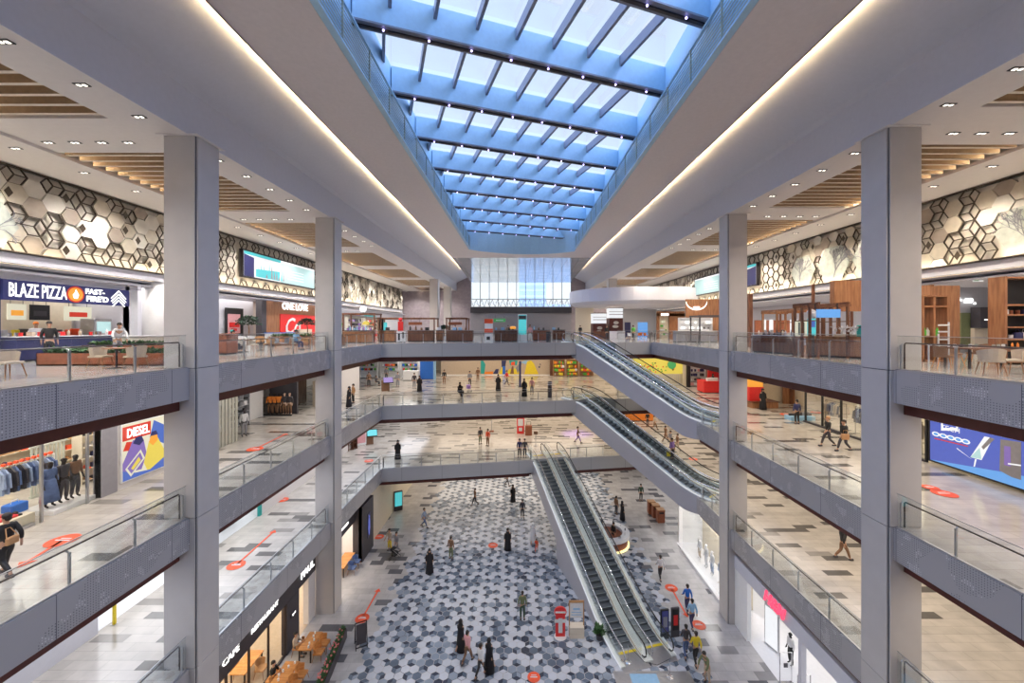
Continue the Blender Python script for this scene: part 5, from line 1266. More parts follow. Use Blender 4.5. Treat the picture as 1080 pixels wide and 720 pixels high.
# ================================================================== FIRST FLOOR
H1 = Z2 - SOF; H2 = Z3 - SOF
wallbox('wall_left', 'plaster_cool', XWL - .2, XWL, YN, 16.0, Z1, H1); wallbox('wall_left', 'white', XWL - 5.2, XWL - 5, 15, 27, Z1, H1)
wallbox('wall_left', 'white', XWL - 5, XWL, 26.1, 26.3, Z1, H1); wallbox('wall_left', 'plaster', XWL - .2, XWL, 26.3, 44, Z1, H1); wallbox('wall_right', 'plaster', XWR + 4, XWR + 4.2, YN, 60, Z1, H1)
wallbox('floor', 'white_gloss', XWL - 5, XWL - .1, 16, 26.1, Z1, Z1 + .012)
struct(MB().face([(XWL, 19.6, Z1), (XWL, 26.1, Z1), (XWL, 26.1, H1), (XWL, 19.6, H1)]).build('window_5', 'shop_glass'))
wallbox('trim_16', 'strip_white', XWL + .02, XWL + .08, -2, 15.8, H1 - .12, H1 - .04)
wallbox('trim_17', 'teal', XWL - .1, XWL + .05, 25.9, 26.15, Z1, Z1 + 1.0)
ceil_area('ceiling_fill', XWL - 2.5, 21, H1 - .05, 4, 9, 260, (.95, .97, 1))
t = thing('bollard', 'yellow post at the corner of the bright white opening on the first floor', 'post', (XWL + .15, 16.5, Z1)); MB().bbox(-.05, .05, -.05, .05, 0, 1.0, .01).build('post', 'yellow', t); MB().box(-.09, .09, -.09, .09, 0, .02).build('base', 'steel', t)
for i, y in enumerate((20.8, 22.6, 24.4)):
    shelf_unit('white shelf unit inside the first floor glass shop, ' + ('nearest', 'middle', 'farthest')[i], (XWL - 1.2, y, Z1 + .012), PI / 2, 1.5, 1.7, 4)
    on_shelf((XWL - 1.2, y, Z1 + .012), PI / 2, 1.5, 1.7, 4, 12, label='small boxed item on a white shelf in the first floor glass shop', cat='goods', name='boxed_item', group='goods in the first floor glass shop', kinds=['box', 'bottle'], mats_=['cloth_white', 'green', 'charcoal', 'pink'])
sticker('orange floor disc with a line on the left first floor walkway', at(249, 596, Z1), at(287, 562, Z1)); sticker('orange floor disc on the left first floor walkway by the railing corner', at(389, 486, Z1), None, .4)
sticker('orange-red floor disc under the upper escalators on the first floor', at(731, 484, Z1), None, .4); sticker('orange floor disc beside the dark tiles at the left of the first floor walkway', at(298, 527, Z1), None, .4)
def info_stand(label, loc, screen, rot=0.4):
    t = thing('information_stand', label, 'information stand', loc, rot)
    MB().bbox(-.45, .35, -.2, .2, 0, 1.15, .03).build('body', 'cloth_brown', t)
    MB().add([(-.3, -.55, .95), (.75, -.55, .95), (.75, .2, 1.45), (-.3, .2, 1.45), (-.3, -.53, .88), (.75, -.53, .88), (.75, .24, 1.38), (-.3, .24, 1.38)], [(0, 1, 2, 3), (7, 6, 5, 4), (0, 4, 5, 1), (1, 5, 6, 2), (2, 6, 7, 3), (3, 7, 4, 0)]).build('screen_housing', 'black', t)
    MB().face([(-.25, -.53, .972), (.70, -.53, .972), (.70, .16, 1.432), (-.25, .16, 1.432)]).build('screen', screen, t)
info_stand('brown information stand with a tilted teal screen on the first floor left', at(390, 468, Z1), 'screen_cyan'); info_stand('dark information stand with a tilted violet screen on the second floor left', at(407, 412, Z2), 'print_purple')
t = thing('poster', 'pink and white poster board beside the teal screen stand', 'poster', at(381, 470, Z1), .6); MB().box(-.5, .5, -.03, .03, .1, 1.7).box(-.4, -.36, -.2, .2, 0, .1).box(.36, .4, -.2, .2, 0, .1).build('board', 'white', t); MB().prism([(-.42, -.04), (.42, -.04), (.42, -.03), (-.42, -.03)], .3, 1.5).build('print', 'pink', t)
for i, px in enumerate((364, 369, 373)):
    shelf_unit('dark brown display case by the poster board, ' + ('left', 'middle', 'right')[i], at(px, 476 - 1.5 * i, Z1), .7, .6, 1.1, 2, 'wood_dark')
t = thing('directory_sign', 'red directory board standing far back on the first floor', 'sign', at(549, 457, Z1)); MB().bbox(-.42, .42, -.1, .1, .0, 1.9, .04).build('body', 'red', t); MB().box(-.3, .3, -.115, -.10, .9, 1.7).box(-.2, .2, -.115, -.10, .3, .7).build('white_print', 'cloth_white', t)
t = thing('small_kiosk', 'red-brown box kiosk right of the red directory board', 'kiosk', at(557.5, 458.5, Z1)); MB().bbox(-.38, .38, -.3, .3, 0, 1.1, .02).build('body', 'rust', t); MB().tube([(-.2, 0, 1.1), (-.2, 0, 1.5), (.25, 0, 1.5), (.25, 0, 1.1)], .03).build('handle', 'dark_metal', t)
t = thing('sign_post', 'thin post with a brown foot far back on the first floor', 'sign', at(518.5, 455, Z1)); MB().tube([(0, 0, 0), (0, 0, 1.7)], .04).build('post', 'steel', t); MB().bbox(-.25, .25, -.2, .2, 0, .12, .03).build('foot', 'rust', t); MB().box(-.15, .15, -.03, .03, 1.4, 1.8).build('board', 'cloth_beige', t)
t = thing('sign_post', 'small sign on a post right of the two people in dark suits', 'sign', at(565, 470, Z1)); MB().tube([(0, 0, 0), (0, 0, 1.3)], .03).build('post', 'steel', t); MB().bbox(-.2, .2, -.03, .03, 1.2, 1.5, .01).build('board', 'cloth_brown', t); MB().lathe([(.2, 0), (.2, .03)], n=12).build('foot', 'steel', t)
x0, y0, _ = at(663, 444, Z1); x1 = px_at(689, y0)
counter('orange rounded counter kiosk on the first floor beneath the upper escalators', ((x0 + x1) / 2, y0 + .8, Z1), 0, x1 - x0, 1.6, 1.2, 'orange', 'orange', False, 'kiosk_counter', 'kiosk')
lamp('SPOT', 'violet_lamp', (px_at(608, 46), 46, H1 - .3), 500, (.40, .18, 1), (0, 0, 0), spot_size=1.2, spot_blend=.8, shadow_soft_size=.1)
wallbox('wall_front', 'cream', -25, 29, 61.6, 61.8, Z1, H1)

# ================================================================== SECOND FLOOR
# --- clothes shop, left
wallbox('wall_left', 'cream', XWL - 5.2, XWL - 5, YN, 24, Z2, H2); wallbox('wall_front', 'cream', XWL - 5, XWL - .3, 21.6, 21.8, Z2, H2)
wallbox('wall_left', 'plaster', XWL - .25, XWL, 16.1, 22.3, Z2, H2); wallbox('trim_18', 'grey_panel', XWL - .3, XWL + .03, 16.1, 16.75, Z2, H2)
wallbox('trim_19', 'white', XWL - .2, XWL + .02, YN, 16.1, H2 - .35, H2)
struct(MB().face([(XWL, YN, Z2), (XWL, 14.1, Z2), (XWL, 14.1, H2), (XWL, YN, H2)]).build('window_6', 'shop_glass')); struct(MB().face([(XWL, 14.9, Z2), (XWL, 16.1, Z2), (XWL, 16.1, H2), (XWL, 14.9, H2)]).build('window_7', 'shop_glass'))
fm = MB()
for y in (10.6, 12.4, 14.1, 15.6): fm.box(XWL - .04, XWL + .04, y - .035, y + .035, Z2, H2 - .3)
fm.box(XWL - .3, XWL + .03, YN, 13.9, Z2, Z2 + .10); struct(fm.build('trim_20', 'steel'))
ceil_area('ceiling_fill', XWL - 2.5, 15, H2 - .05, 4, 12, 420, (1, .93, .84))
wallbox('trim_21', 'cream', XWL - 1.1, XWL - .1, 8, 14.0, Z2 + .0, Z2 + .42); wallbox('trim_22', 'white_gloss', XWL - 1.4, XWL - .15, 14.6, 16.05, Z2, Z2 + .16)
MN = [('mannequin in a long blue denim dress in the left shop window', 14.9, 'denim', 'denim', 'hair'), ('mannequin in black jacket and trousers beside the denim dress', 15.35, 'charcoal', 'charcoal', 'hair'), ('mannequin in a dark red top farthest in the left shop window', 15.75, 'cloth_brown', 'charcoal', 'hair')]
for lab, y, s_, tr, bd in MN: mannequin(lab, (XWL - .65, y, Z2 + .16), R(90), s_, tr, bd)
t = thing('denim_skirt', 'long blue denim skirt on the mannequin in the left shop window', 'skirt', (XWL - .65, 14.9, Z2 + .16)); MB().lathe([(.30, .25), (.26, .6), (.19, 1.0), (.16, 1.08)], n=16, sy=.8).build('skirt', 'denim', t, smooth=True)
clothes_rail('white clothes rail with denim behind the left shop window', (XWL - 1.7, 15.0, Z2), PI / 2, 1.9, 1.85, 'white')
on_rail((XWL - 1.7, 15.0, Z2), PI / 2, 1.9, 1.85, 11, label='denim or dark garment hanging on the white rail behind the left shop window', cat='garment', name='garment', group='garments on the white rail', kinds=['garment'], mats_=['denim', 'denim_pale', 'charcoal', 'denim_pale', 'cloth_olive'])
goods(10, lambda i: (XWL - 1.7, 14.2 + .18 * i, Z2 + 1.87, 0), 'red tag on top of the white clothes rail', 'tag', 'price_tag', 'red tags over the denim rail', ['box'], ['orange_red'], .55)
goods(16, lambda i: (XWL - .4 - .4 * (i % 2), 12.2 + .22 * (i // 2), Z2 + .42, PI / 2), 'pair of shoes or folded clothes on the cream window platform', 'clothing', 'folded_clothing', 'clothes on the window platform', ['folded', 'shoe'], ['black', 'cloth_white', 'red', 'denim', 'cloth_beige'])
t = thing('shopping_bag', 'bright blue bag on the cream platform in the left shop window', 'bag', (XWL - .75, 13.95, Z2 + .42)); MB().bbox(-.2, .2, -.25, .25, 0, .32, .03).build('body', 'blue', t); MB().tube([(0, -.12, .3), (0, -.08, .44), (0, .08, .44), (0, .12, .3)], .012, 5).build('handle', 'cloth_white', t)
for i, (x, y) in enumerate(((-4.6, 17.0), (-4.6, 19.6), (-2.4, 18.4))):
    shelf_unit('cream shelf unit in the left clothes shop, ' + ('nearest', 'middle', 'by the end wall')[i], (XWL + x, y, Z2), PI / 2, 2.0, 2.6, 5, 'cream')
    on_shelf((XWL + x + .05, y, Z2), PI / 2, 2.0, 2.6, 5, 25, label='folded garment or shoe on the cream shelves of the left clothes shop', cat='clothing', name='folded_clothing', group='goods on the cream shelves', kinds=['folded', 'shoe', 'box'], mats_=['charcoal', 'cloth_white', 'orange_red', 'tan_leather', 'navy', 'yellow'], size=1.15)
t = thing('slatted_stand', 'pale green slatted stand behind the left shop window', 'stand', (XWL - 2.7, 16.6, Z2)); sm = MB()
for k in range(9): MB().box(-.03, .03, -.6 + .14 * k, -.54 + .14 * k, .1, 2.0).build('slat', 'green_glass', t)
MB().box(-.05, .05, -.64, .66, 0, .1).box(-.05, .05, -.64, .66, 2.0, 2.08).build('rail', 'green_glass', t)
for i, y in enumerate((15.6, 16.3)): 
    t = thing('banner', 'orange-red hanging banner in the left clothes shop, ' + ('nearer', 'farther')[i], 'banner', (XWL - 1.6, y, H2 - 1.2)); MB().box(-.01, .01, -.14, .14, 0, .9).build('cloth', 'orange_red', t); MB().tube([(0, -.17, .9), (0, .17, .9)], .012).tube([(0, 0, .9), (0, 0, 1.2)], .006).build('rod', 'steel', t)
# --- lit advertising panel
t = thing('light_box', 'large glowing advertising panel with white lettering over red beside the clothes shop', 'poster', (XWL + .02, 16.85, Z2 + .28)); MB().box(0, .06, 0, 2.1, 0, 2.5).build('frame', 'white', t)
pm = MB(); X_ = [.065]
def pg(pts, m, dx=.002): X_[0] += dx; pm.face([(X_[0], y, z) for y, z in pts], m)
pg([(.05, .05), (2.05, .05), (2.05, 2.45), (.05, 2.45)], 5); pg([(.05, 1.75), (1.35, 1.75), (1.35, 2.35), (.05, 2.35)], 0); pg([(1.3, 1.6), (2.05, 1.1), (2.05, 2.0), (1.5, 2.35)], 2)
pg([(.05, .8), (.5, 1.7), (1.0, 1.6), (1.15, .9), (.9, .3), (.05, .4)], 1); pg([(1.0, .55), (1.25, 1.45), (1.7, 1.5), (2.05, .8), (2.05, .4), (1.2, .1)], 3); pg([(.05, .05), (.05, .5), (.6, .25), (1.3, .15), (2.05, .5), (2.05, .05)], 2)
pg([(.5, 1.55), (.62, 1.78), (.9, 1.8), (1.0, 1.55), (.8, 1.4)], 4); pg([(1.25, 1.4), (1.35, 1.75), (1.65, 1.75), (1.7, 1.4), (1.45, 1.2)], 6); pg([(1.3, 1.65), (1.4, 1.85), (1.6, 1.85), (1.7, 1.65)], 4)
pg([(.15, .55), (.85, 1.2), (1.05, .75), (.4, .15)], 5); pg([(.24, .56), (.82, 1.08), (.95, .76), (.42, .27)], 1); pg([(.4, .5), (.75, .9), (.85, .72), (.5, .4)], 3); pg([(.05, 1.35), (.2, 1.7), (.45, 1.65), (.3, 1.3)], 0)
pmo = pm.build('picture', ['print_red', 'print_purple', 'print_blue', 'print_yellow', 'print_navy', 'print_cream', 'print_orange'], t); text_mesh('DIESEL', .54, 'lit_sign', pmo, (.125, .70, 2.04), ROT_L, 'letters', .004, .66, .012)
# --- glass shop and black shop further along
struct(MB().face([(XWL, 22.3, Z2), (XWL, 24.4, Z2), (XWL, 24.4, H2), (XWL, 22.3, H2)]).build('window_8', 'shop_glass')); wallbox('wall_left', 'white', XWL - 3.2, XWL - 3, 22, 31, Z2, H2)
cm = MB()
for k in range(14): cm.box(XWL - .25 - .05 * (k % 2), XWL - .2 - .05 * (k % 2), 22.4 + .14 * k, 22.5 + .14 * k, Z2, H2 - .2)
tag(cm.build('vertical_blind', 'pale_panel'), 'pale vertical blind behind the glass between the two left columns', 'blind')
mannequin('dark haired mannequin in white shirt and patterned grey trousers by the pale blind', (XWL - .4, 25.1, Z2), R(60), 'cloth_white', 'cloth_grey', 'charcoal')
for i, y in enumerate((25.2, 27.6)):
    shelf_unit('grey and white shelf unit in the recess between the left columns, ' + ('nearer', 'farther')[i], (XWL - 2.6, y, Z2), PI / 2, 2.0, 2.3, 5, 'grey_light')
    on_shelf((XWL - 2.5, y, Z2), PI / 2, 2.0, 2.3, 5, 20, label='dark or white item on the grey shelves in the recess', cat='goods', name='boxed_item', group='goods on the grey shelves', kinds=['box', 'bag', 'folded'], mats_=['charcoal', 'cloth_white', 'cloth_grey', 'black'], size=1.2)
wallbox('wall_left', 'charcoal', XWL - 3, XWL - .8, 31.8, 32.0, Z2, H2); wallbox('wall_left', 'charcoal', XWL - 1.0, XWL - .8, 31.8, 36, Z2 + 2.9, H2); wallbox('wall_left', 'wood_dark', XWL - 3, XWL - 2.8, 32, 37, Z2, H2)
wallbox('trim_23', 'black', XWL - 3, XWL - .8, 31.0, 31.1, Z2, Z2 + .12)
for i, x in enumerate((-2.7, -2.35, -2.0)): mannequin('mannequin in an orange top in front of the black shop, ' + ('left', 'middle', 'right')[i], (XWL + x, 31.4, Z2), R(20), 'orange', 'cloth_brown', 'hair')
for i, x in enumerate((-1.55, -1.15)): mannequin('mannequin in black in front of the black shop, ' + ('left', 'right')[i], (XWL + x, 31.4, Z2), R(0), 'charcoal', 'cloth_brown', 'skin_pale')
struct(MB().face([(XWL - .8, 32, Z2), (XWL - .8, 36, Z2), (XWL - .8, 36, Z2 + 2.9), (XWL - .8, 32, Z2 + 2.9)]).build('window_9', 'shop_glass')); wallbox('trim_24', 'cloth_beige', XWL - 1.0, XWL - .75, 34.6, 36.4, Z2, Z2 + 2.2)
wallbox('wall_left', 'plaster', XWL - .9, XWL - .7, 36.4, 44, Z2, H2)
sticker('orange floor disc with a line on the second floor between the left columns', at(269, 473.5, Z2), at(300, 458.5, Z2)); sticker('orange floor disc with a line on the near left second floor walkway', at(66, 570, Z2), at(30, 592, Z2))
# --- far left: white toy shop, blue wall, totem
wallbox('wall_front', 'white', -25, -12.9, 56.0, 56.2, Z2, H2); wallbox('wall_left', 'white', -24.9, -24.7, 44, 56, Z2, H2)
totem('tall blue framed screen totem on the far left of the second floor', at(368.5, 402, Z2), .5, 1.3, 1.75, 'screen_white', 'screen_sky', .3)
x0 = px_at(443, 52.7); x1 = px_at(457, 52.7); t = thing('hoarding', 'plain bright blue wall panel between the white shop and the tan hoarding', 'wall panel', (x0, 52.7, Z2)); MB().box(0, x1 - x0, 0, .3, .05, 2.75).build('panel', 'blue', t); MB().box(x1 - x0, x1 - x0 + .3, -.02, .35, 0, 2.75).build('end_post', 'cloth_sky', t); MB().box(0, x1 - x0, .02, .28, 0, .05).build('plinth', 'charcoal', t)
for i, (a, b) in enumerate(((378, 398), (400, 420), (422, 441))):
    xa, xb = px_at(a, 54), px_at(b, 54); L = xb - xa - .2; lc = ((xa + xb) / 2, 54.4, Z2)
    shelf_unit('white shelf wall full of colourful toys on the second floor, ' + ('left', 'middle', 'right')[i], lc, 0, L, 2.7, 4)
    on_shelf((lc[0], lc[1] - .1, lc[2] + .9), 0, L, 1.9, 3, 24, label='small colourful toy on the white shelves far left of the second floor', cat='toy', name='toy', group='toys on the white shelves', kinds=['ball', 'box', 'tin'], mats_=['pink', 'green', 'blue', 'black', 'orange', 'cloth_white', 'red'], size=1.7)
pxc('white sales counter in front of the toy shelves', 425, 441, 51.5, Z2, 1.2, body='white', top='white', slats=False)
# --- tan hoarding with mural
HY = 57.4; hx0, hx1 = px_at(465, HY), px_at(580, HY); t = thing('hoarding', 'long tan hoarding with a colourful painted mural across the second floor', 'hoarding', (0, HY, Z2))
MB().box(hx0, hx1, 0, .15, .1, H2 - Z2 - .06).build('boards', 'cloth_beige', t); MB().box(hx0, hx1, -.05, .15, 0, .1).build('skirting', 'white', t)
hm = MB(); YY = [-.005]
def hp(pts, m):
    YY[0] -= .003; hm.face([(px_at(a, HY), YY[0], EYE - (b - CY) * HY / F - Z2) for a, b in pts], m)
hp([(507, 380), (509, 379), (512, 384), (511, 394), (507, 394)], 0); hp([(511, 392), (520, 391.5), (520, 394.5), (511, 394.5)], 1); hp([(520, 394), (523, 389), (526, 389), (525, 394)], 2)
hp([(526, 394.5), (530, 385), (531, 394.5)], 3); hp([(529, 380), (534, 380), (533, 386), (529, 387)], 2); hp([(530, 386), (533, 386), (533, 394.5), (530, 394.5)], 4); hp([(537, 380), (546, 380), (545, 385), (538, 385)], 0); hp([(539, 382), (543, 381), (543, 385), (539, 385)], 5)
hp([(534, 394.5), (537, 389), (548, 388), (548, 394.5)], 3); hp([(540, 386), (541.5, 386), (542, 394), (538, 394)], 6); hp([(544, 388), (550, 380), (550, 384), (546, 394)], 7); hp([(549, 382), (554, 380), (558, 380), (554, 384)], 8)
hp([(553, 394.5), (556, 381), (560, 380), (563, 383), (568, 394.5)], 3); hp([(568, 386), (570, 386.5), (569, 388), (568, 387.5)], 2); hp([(569, 383), (570.5, 384), (570, 385.5)], 2)
hm.build('mural', ['teal', 'orange', 'navy', 'yellow', 'blue', 'orange_red', 'cloth_brown', 'cloth_grey', 'cloth_sky'], t)
t = thing('totem_display', 'slim black totem in front of the mural on the second floor', 'display', at(548.5, 408, Z2)); MB().bbox(-.12, .12, -.12, .12, 0, 3.0, .02).build('body', 'navy', t); MB().box(-.25, .25, -.2, .2, 0, .04).build('base', 'black', t)
t = thing('totem_display', 'dark striped bollard-like totem at the head of the middle escalators', 'display', at(579.8, 419, Z2)); MB().lathe([(.2, 0), (.2, 1.55), (.14, 1.6)], n=14).build('body', 'charcoal', t); MB().lathe([(.21, 1.25), (.21, 1.35)], n=14).lathe([(.21, 1.45), (.21, 1.5)], n=14).build('bands', 'cloth_white', t)
t = thing('pushchair', 'small violet pushchair on the second floor', 'pushchair', at(494, 413, Z2), .5); MB().bbox(-.2, .2, -.25, .25, .35, .75, .08).build('seat', 'purple', t)
for sx in (-1, 1):
    MB().tube([(sx * .2, .4, 1.0), (sx * .2, -.3, .12)], .02).build('frame_bar', 'steel', t); MB().tube([(sx * .2 + .02, -.3 + .11 * math.cos(q * PI / 4), .11 + .11 * math.sin(q * PI / 4)) for q in range(8)], .02, 5, closed=True).build('wheel', 'rubber', t)
# --- goods shop right of the hoarding
for i, (a, b) in enumerate(((583, 596), (597, 610), (611, 626))):
    y = 56.5; xa, xb = px_at(a, y), px_at(b, y); L = xb - xa - .1; lc = ((xa + xb) / 2, y, Z2)
    shelf_unit('wooden display of orange and green goods right of the hoarding, ' + ('left', 'middle', 'right')[i], lc, 0, L, 2.3, 4, 'tan_leather')
    on_shelf((lc[0], y - .1, Z2), 0, L, 2.3, 4, 24, label='orange, red or green item on the wooden displays right of the hoarding', cat='goods', name='packaged_item', group='goods right of the hoarding', kinds=['ball', 'box', 'tin'], mats_=['orange', 'orange_red', 'green', 'yellow', 'cloth_white', 'cloth_brown'], size=2.0)
wallbox('trim_25', 'wood_dark', px_at(580, 57), px_at(583, 57), 56.8, 57.2, Z2, H2); wallbox('wall_front', 'cream', hx1, 14, 57.6, 57.8, Z2, H2)
t = thing('storefront', 'yellow timber shop wall dotted with fruit shapes beyond the upper escalators', 'shop front', (0, 48, Z2)); xa, xb = px_at(668, 48), px_at(724, 48)
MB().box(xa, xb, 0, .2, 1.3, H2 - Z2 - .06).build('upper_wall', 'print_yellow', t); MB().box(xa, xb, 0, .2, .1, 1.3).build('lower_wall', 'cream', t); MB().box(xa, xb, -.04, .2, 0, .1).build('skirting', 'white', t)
for k in range(26): MB().box(xa + .1 + k * (xb - xa - .2) / 26, xa + .2 + k * (xb - xa - .2) / 26, -.08, 0, .12, 1.2).build('picket', 'pale_panel', t)
fm = MB()
for k in range(46): fm.ball((random.uniform(xa + .3, xb - 1.5), -.03, random.uniform(1.5, 2.6)), .09, random.choice((0, 0, 1, 2)), 6, (1, .4, 1))
fm.build('fruit_shapes', ['green', 'orange_red', 'cloth_brown'], t)
t = thing('shop_sign', 'round green sign on the yellow shop wall', 'sign', (px_at(708.5, 47), 47.0, EYE - (384.5 - CY) * 47 / F)); m = MB()
m.add([(0, -.05, 0)] + [(.5 * math.cos(2 * PI * k / 20), -.05, .5 * math.sin(2 * PI * k / 20)) for k in range(20)] + [(.5 * math.cos(2 * PI * k / 20), .05, .5 * math.sin(2 * PI * k / 20)) for k in range(20)], [(0, k + 1, (k + 1) % 20 + 1) for k in range(20)] + [(k + 1, k + 21, (k + 1) % 20 + 21, (k + 1) % 20 + 1) for k in range(20)]).build('disc', 'sign_green', t); MB().box(-.04, .04, 0, 1.0, -.04, .04).build('bracket', 'dark_metal', t)
xa, xb = px_at(728, 46), px_at(746, 46); wallbox('wall_front', 'cream', xa - .4, 29, 47, 47.2, Z2, H2); wallbox('trim_26', 'black', px_at(724, 46), px_at(727.5, 46), 45.8, 46.1, Z2, H2)
shelf_unit('white shelf unit with small dark items in the bright shop behind the escalator foot', ((xa + xb) / 2, 46.6, Z2), 0, xb - xa, 2.3, 4)
on_shelf(((xa + xb) / 2, 46.5, Z2), 0, xb - xa, 2.3, 4, 16, label='small dark or pink item on the white shelf behind the escalator foot', cat='goods', name='boxed_item', group='goods behind the escalator foot', kinds=['box', 'tin'], mats_=['charcoal', 'pink', 'cloth_white', 'navy'], size=1.8)
# --- red kiosk left of the second right column and right of it
counter('red kiosk counter with a brown plinth left of the second right column', (px_at(753, 42), 42.5, Z2), 0, 2.4, 1.6, 1.2, 'red', 'red', False, 'kiosk_counter', 'kiosk')
wallbox('wall_right', 'red', px_at(747, 45), px_at(760, 45), 45.0, 45.2, Z2, Z2 + 3.0)
goods(6, lambda i: (px_at(747 + 2 * i, 41.8), 42.0, Z2 + 1.25), 'small white tub on the red kiosk counter', 'tub', 'tub', 'tubs on the red kiosk', ['tin'], ['cloth_white'], 2.2)
x0, x1 = px_at(789, 34.5), px_at(804, 34.5)
t = thing('food_kiosk', 'orange and red kiosk tower with brown counter right of the second right column', 'kiosk', ((x0 + x1) / 2, 34.6, Z2)); w = (x1 - x0) / 2
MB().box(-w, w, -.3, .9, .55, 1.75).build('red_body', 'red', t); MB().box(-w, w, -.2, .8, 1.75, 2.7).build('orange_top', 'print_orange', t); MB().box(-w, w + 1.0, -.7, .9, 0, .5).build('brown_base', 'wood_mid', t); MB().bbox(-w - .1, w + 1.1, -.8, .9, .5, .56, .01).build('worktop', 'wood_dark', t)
who('stand', 'abaya', ((x0 + x1) / 2, 33.4, Z2 + .0), R(0), 'person in black robe in front of the orange and red kiosk tower')
wallbox('wall_front', 'cream', px_at(804, 36.5), 29, 36.5, 36.7, Z2, H2)
for i in range(6):
    t = thing('monitor', 'small lit screen in the row on the tan wall, number of screens from the kiosk side %s' % ('one', 'two', 'three', 'four', 'five', 'six')[i], 'screen', (px_at(808 + 4.6 * i, 36.4), 36.4, Z2 + 1.75)); t['label'] = 'small lit wall screen in the row right of the orange kiosk'; t['group'] = 'wall screens right of the orange kiosk'
    MB().bbox(-.18, .18, 0, .08, 0, .5, .01).build('frame', 'black', t); MB().box(-.15, .15, -.01, 0, .04, .46).build('display', 'screen_white' if i % 2 else 'print_purple', t)
xa, xb = px_at(834, 35), px_at(849, 35); struct(MB().box(xa, xb, 35.9, 36.1, Z2, H2).build('door_1', 'wood_mid')); wallbox('trim_27', 'wood_dark', xa + .5, xb - .5, 35.8, 35.9, Z2, Z2 + 2.4)
for i, (a, b) in enumerate(((852, 860), (862, 870), (872, 880))):
    t = thing('wall_screen', 'bright cyan wall screen above the glass shop front, ' + ('left', 'middle', 'right')[i], 'screen', (px_at(a, 34), 35.9, Z2 + 1.6)); L = px_at(b, 34) - px_at(a, 34); MB().box(0, L, 0, .1, 0, 1.0).build('frame', 'black', t); MB().box(.04, L - .04, -.01, 0, .04, .96).build('display', ('screen_pale', 'screen_cyan', 'screen_white')[i], t)
fm = MB()
for y in (20.4, 22.2, 24.0, 25.8, 27.4, 29.0): fm.box(XWR - .05, XWR + .05, y - .05, y + .05, Z2, H2)
struct(fm.build('trim_28', 'black')); struct(MB().face([(XWR, 20.5, Z2), (XWR, 29, Z2), (XWR, 29, H2), (XWR, 20.5, H2)]).build('window_10', 'shop_glass')); wallbox('wall_right', 'cream', XWR + 4, XWR + 4.2, YN, 36.5, Z2, H2); wallbox('trim_29', 'charcoal', XWR - .1, XWR + .1, 20.4, 29.1, Z2, Z2 + .12)
for i, y in enumerate((22.5, 25.0, 27.5)):
    clothes_rail('black clothes rail behind the right second floor shop glass, ' + ('nearest', 'middle', 'farthest')[i], (XWR + 1.0, y, Z2), PI / 2, 1.8, 1.75, 'dark_metal')
    on_rail((XWR + 1.0, y, Z2), PI / 2, 1.8, 1.75, 9, label='grey or dark garment on a rail behind the right second floor shop glass', cat='garment', name='garment', group='garments in the right second floor shop', kinds=['garment'], mats_=['cloth_grey', 'charcoal', 'navy', 'cloth_beige'])
ceil_area('ceiling_fill', XWR + 2.2, 25, H2 - .05, 3, 8, 220, (1, .88, .66))
t = thing('display_plinth', 'low pale display plinth with dark items before the right shop front', 'display', (px_at(856, 29), 29.8, Z2)); MB().bbox(-1.2, .6, -.4, .4, 0, .3, .02).build('plinth', 'cloth_sky', t); 
goods(7, lambda i: (px_at(856, 29) - 1.0 + .24 * i, 29.8, Z2 + .3), 'dark item on the low pale plinth by the right shop front', 'goods', 'boxed_item', 'items on the low plinth', ['box', 'bag'], ['charcoal', 'black', 'cloth_grey'])
# --- big blue advertising screen, right
t = thing('advertising_screen', 'huge blue and violet advertising screen on the right second floor wall', 'screen', (XWR, 9.0, Z2 + .12)); L = 11.3; Hh = 2.35; MB().box(-.02, .35, 0, L, 0, Hh).build('frame', 'black', t)
sm = MB(); XX = [-.025]
sm.face([(XX[0], .1, .08), (XX[0], L - .1, .08), (XX[0], L - .1, Hh - .06), (XX[0], .1, Hh - .06)], 0)
def sg(pts, m): XX[0] -= .002; sm.face([(XX[0], y, z) for y, z in pts], m)
def S(px, py): y = XWR * F / (px - CX); return (y - 9.0, EYE - (py - CY) * y / F - Z2 - .12)
sg([(.1, .08), (L - .1, .08), (L - 3.2, .55), (5.5, .9), (2.5, .95), (.1, .95)], 1); sg([(.1, .08), (L - 5.5, .08), (4.5, .4), (.1, .55)], 2)
sg([S(1039, 460), S(1048, 462), S(1036, 485), S(1024, 482)], 3); sg([S(1034, 472), S(1036, 484), S(1024, 482)], 4); sg([S(1031, 484), S(1029, 492), S(1027.5, 492), S(1029, 484)], 3); sg([S(1045, 461), S(1050, 463), S(1038, 474), S(1036, 471)], 5)
sg([S(1056, 463), S(1078, 466), S(1078, 506), S(1068, 503), S(1055, 496)], 5); sg([S(1060, 470), S(1067, 471), S(1067, 492), S(1060, 490)], 6); sg([S(1064, 488), S(1078, 490), S(1078, 491.5), S(1064, 489.5)], 3); sg([S(1010, 472), S(1027, 485), S(1010, 473)], 3)
sg([S(986.5, 461.5), S(1022, 470), S(1022, 471), S(986.5, 462.6)], 7)
for k in range(5):
    c = S(988 + 8 * k, 457.5 + 2 * k); r = .19; XX[0] -= .002; sm.face([(XX[0], c[0] + r * math.cos(a * PI / 5), c[1] + r * .62 * math.sin(a * PI / 5)) for a in range(10)], 3); XX[0] -= .002; sm.face([(XX[0], c[0] + r * .6 * math.cos(a * PI / 5), c[1] + r * .36 * math.sin(a * PI / 5)) for a in range(10)], 1)
for a, b, c, d in ((994, 445, 996, 452), (994, 451, 1012, 454), (1010, 448, 1012, 455)): sg([S(a, b), S(c, b), S(c, d), S(a, d)], 3)
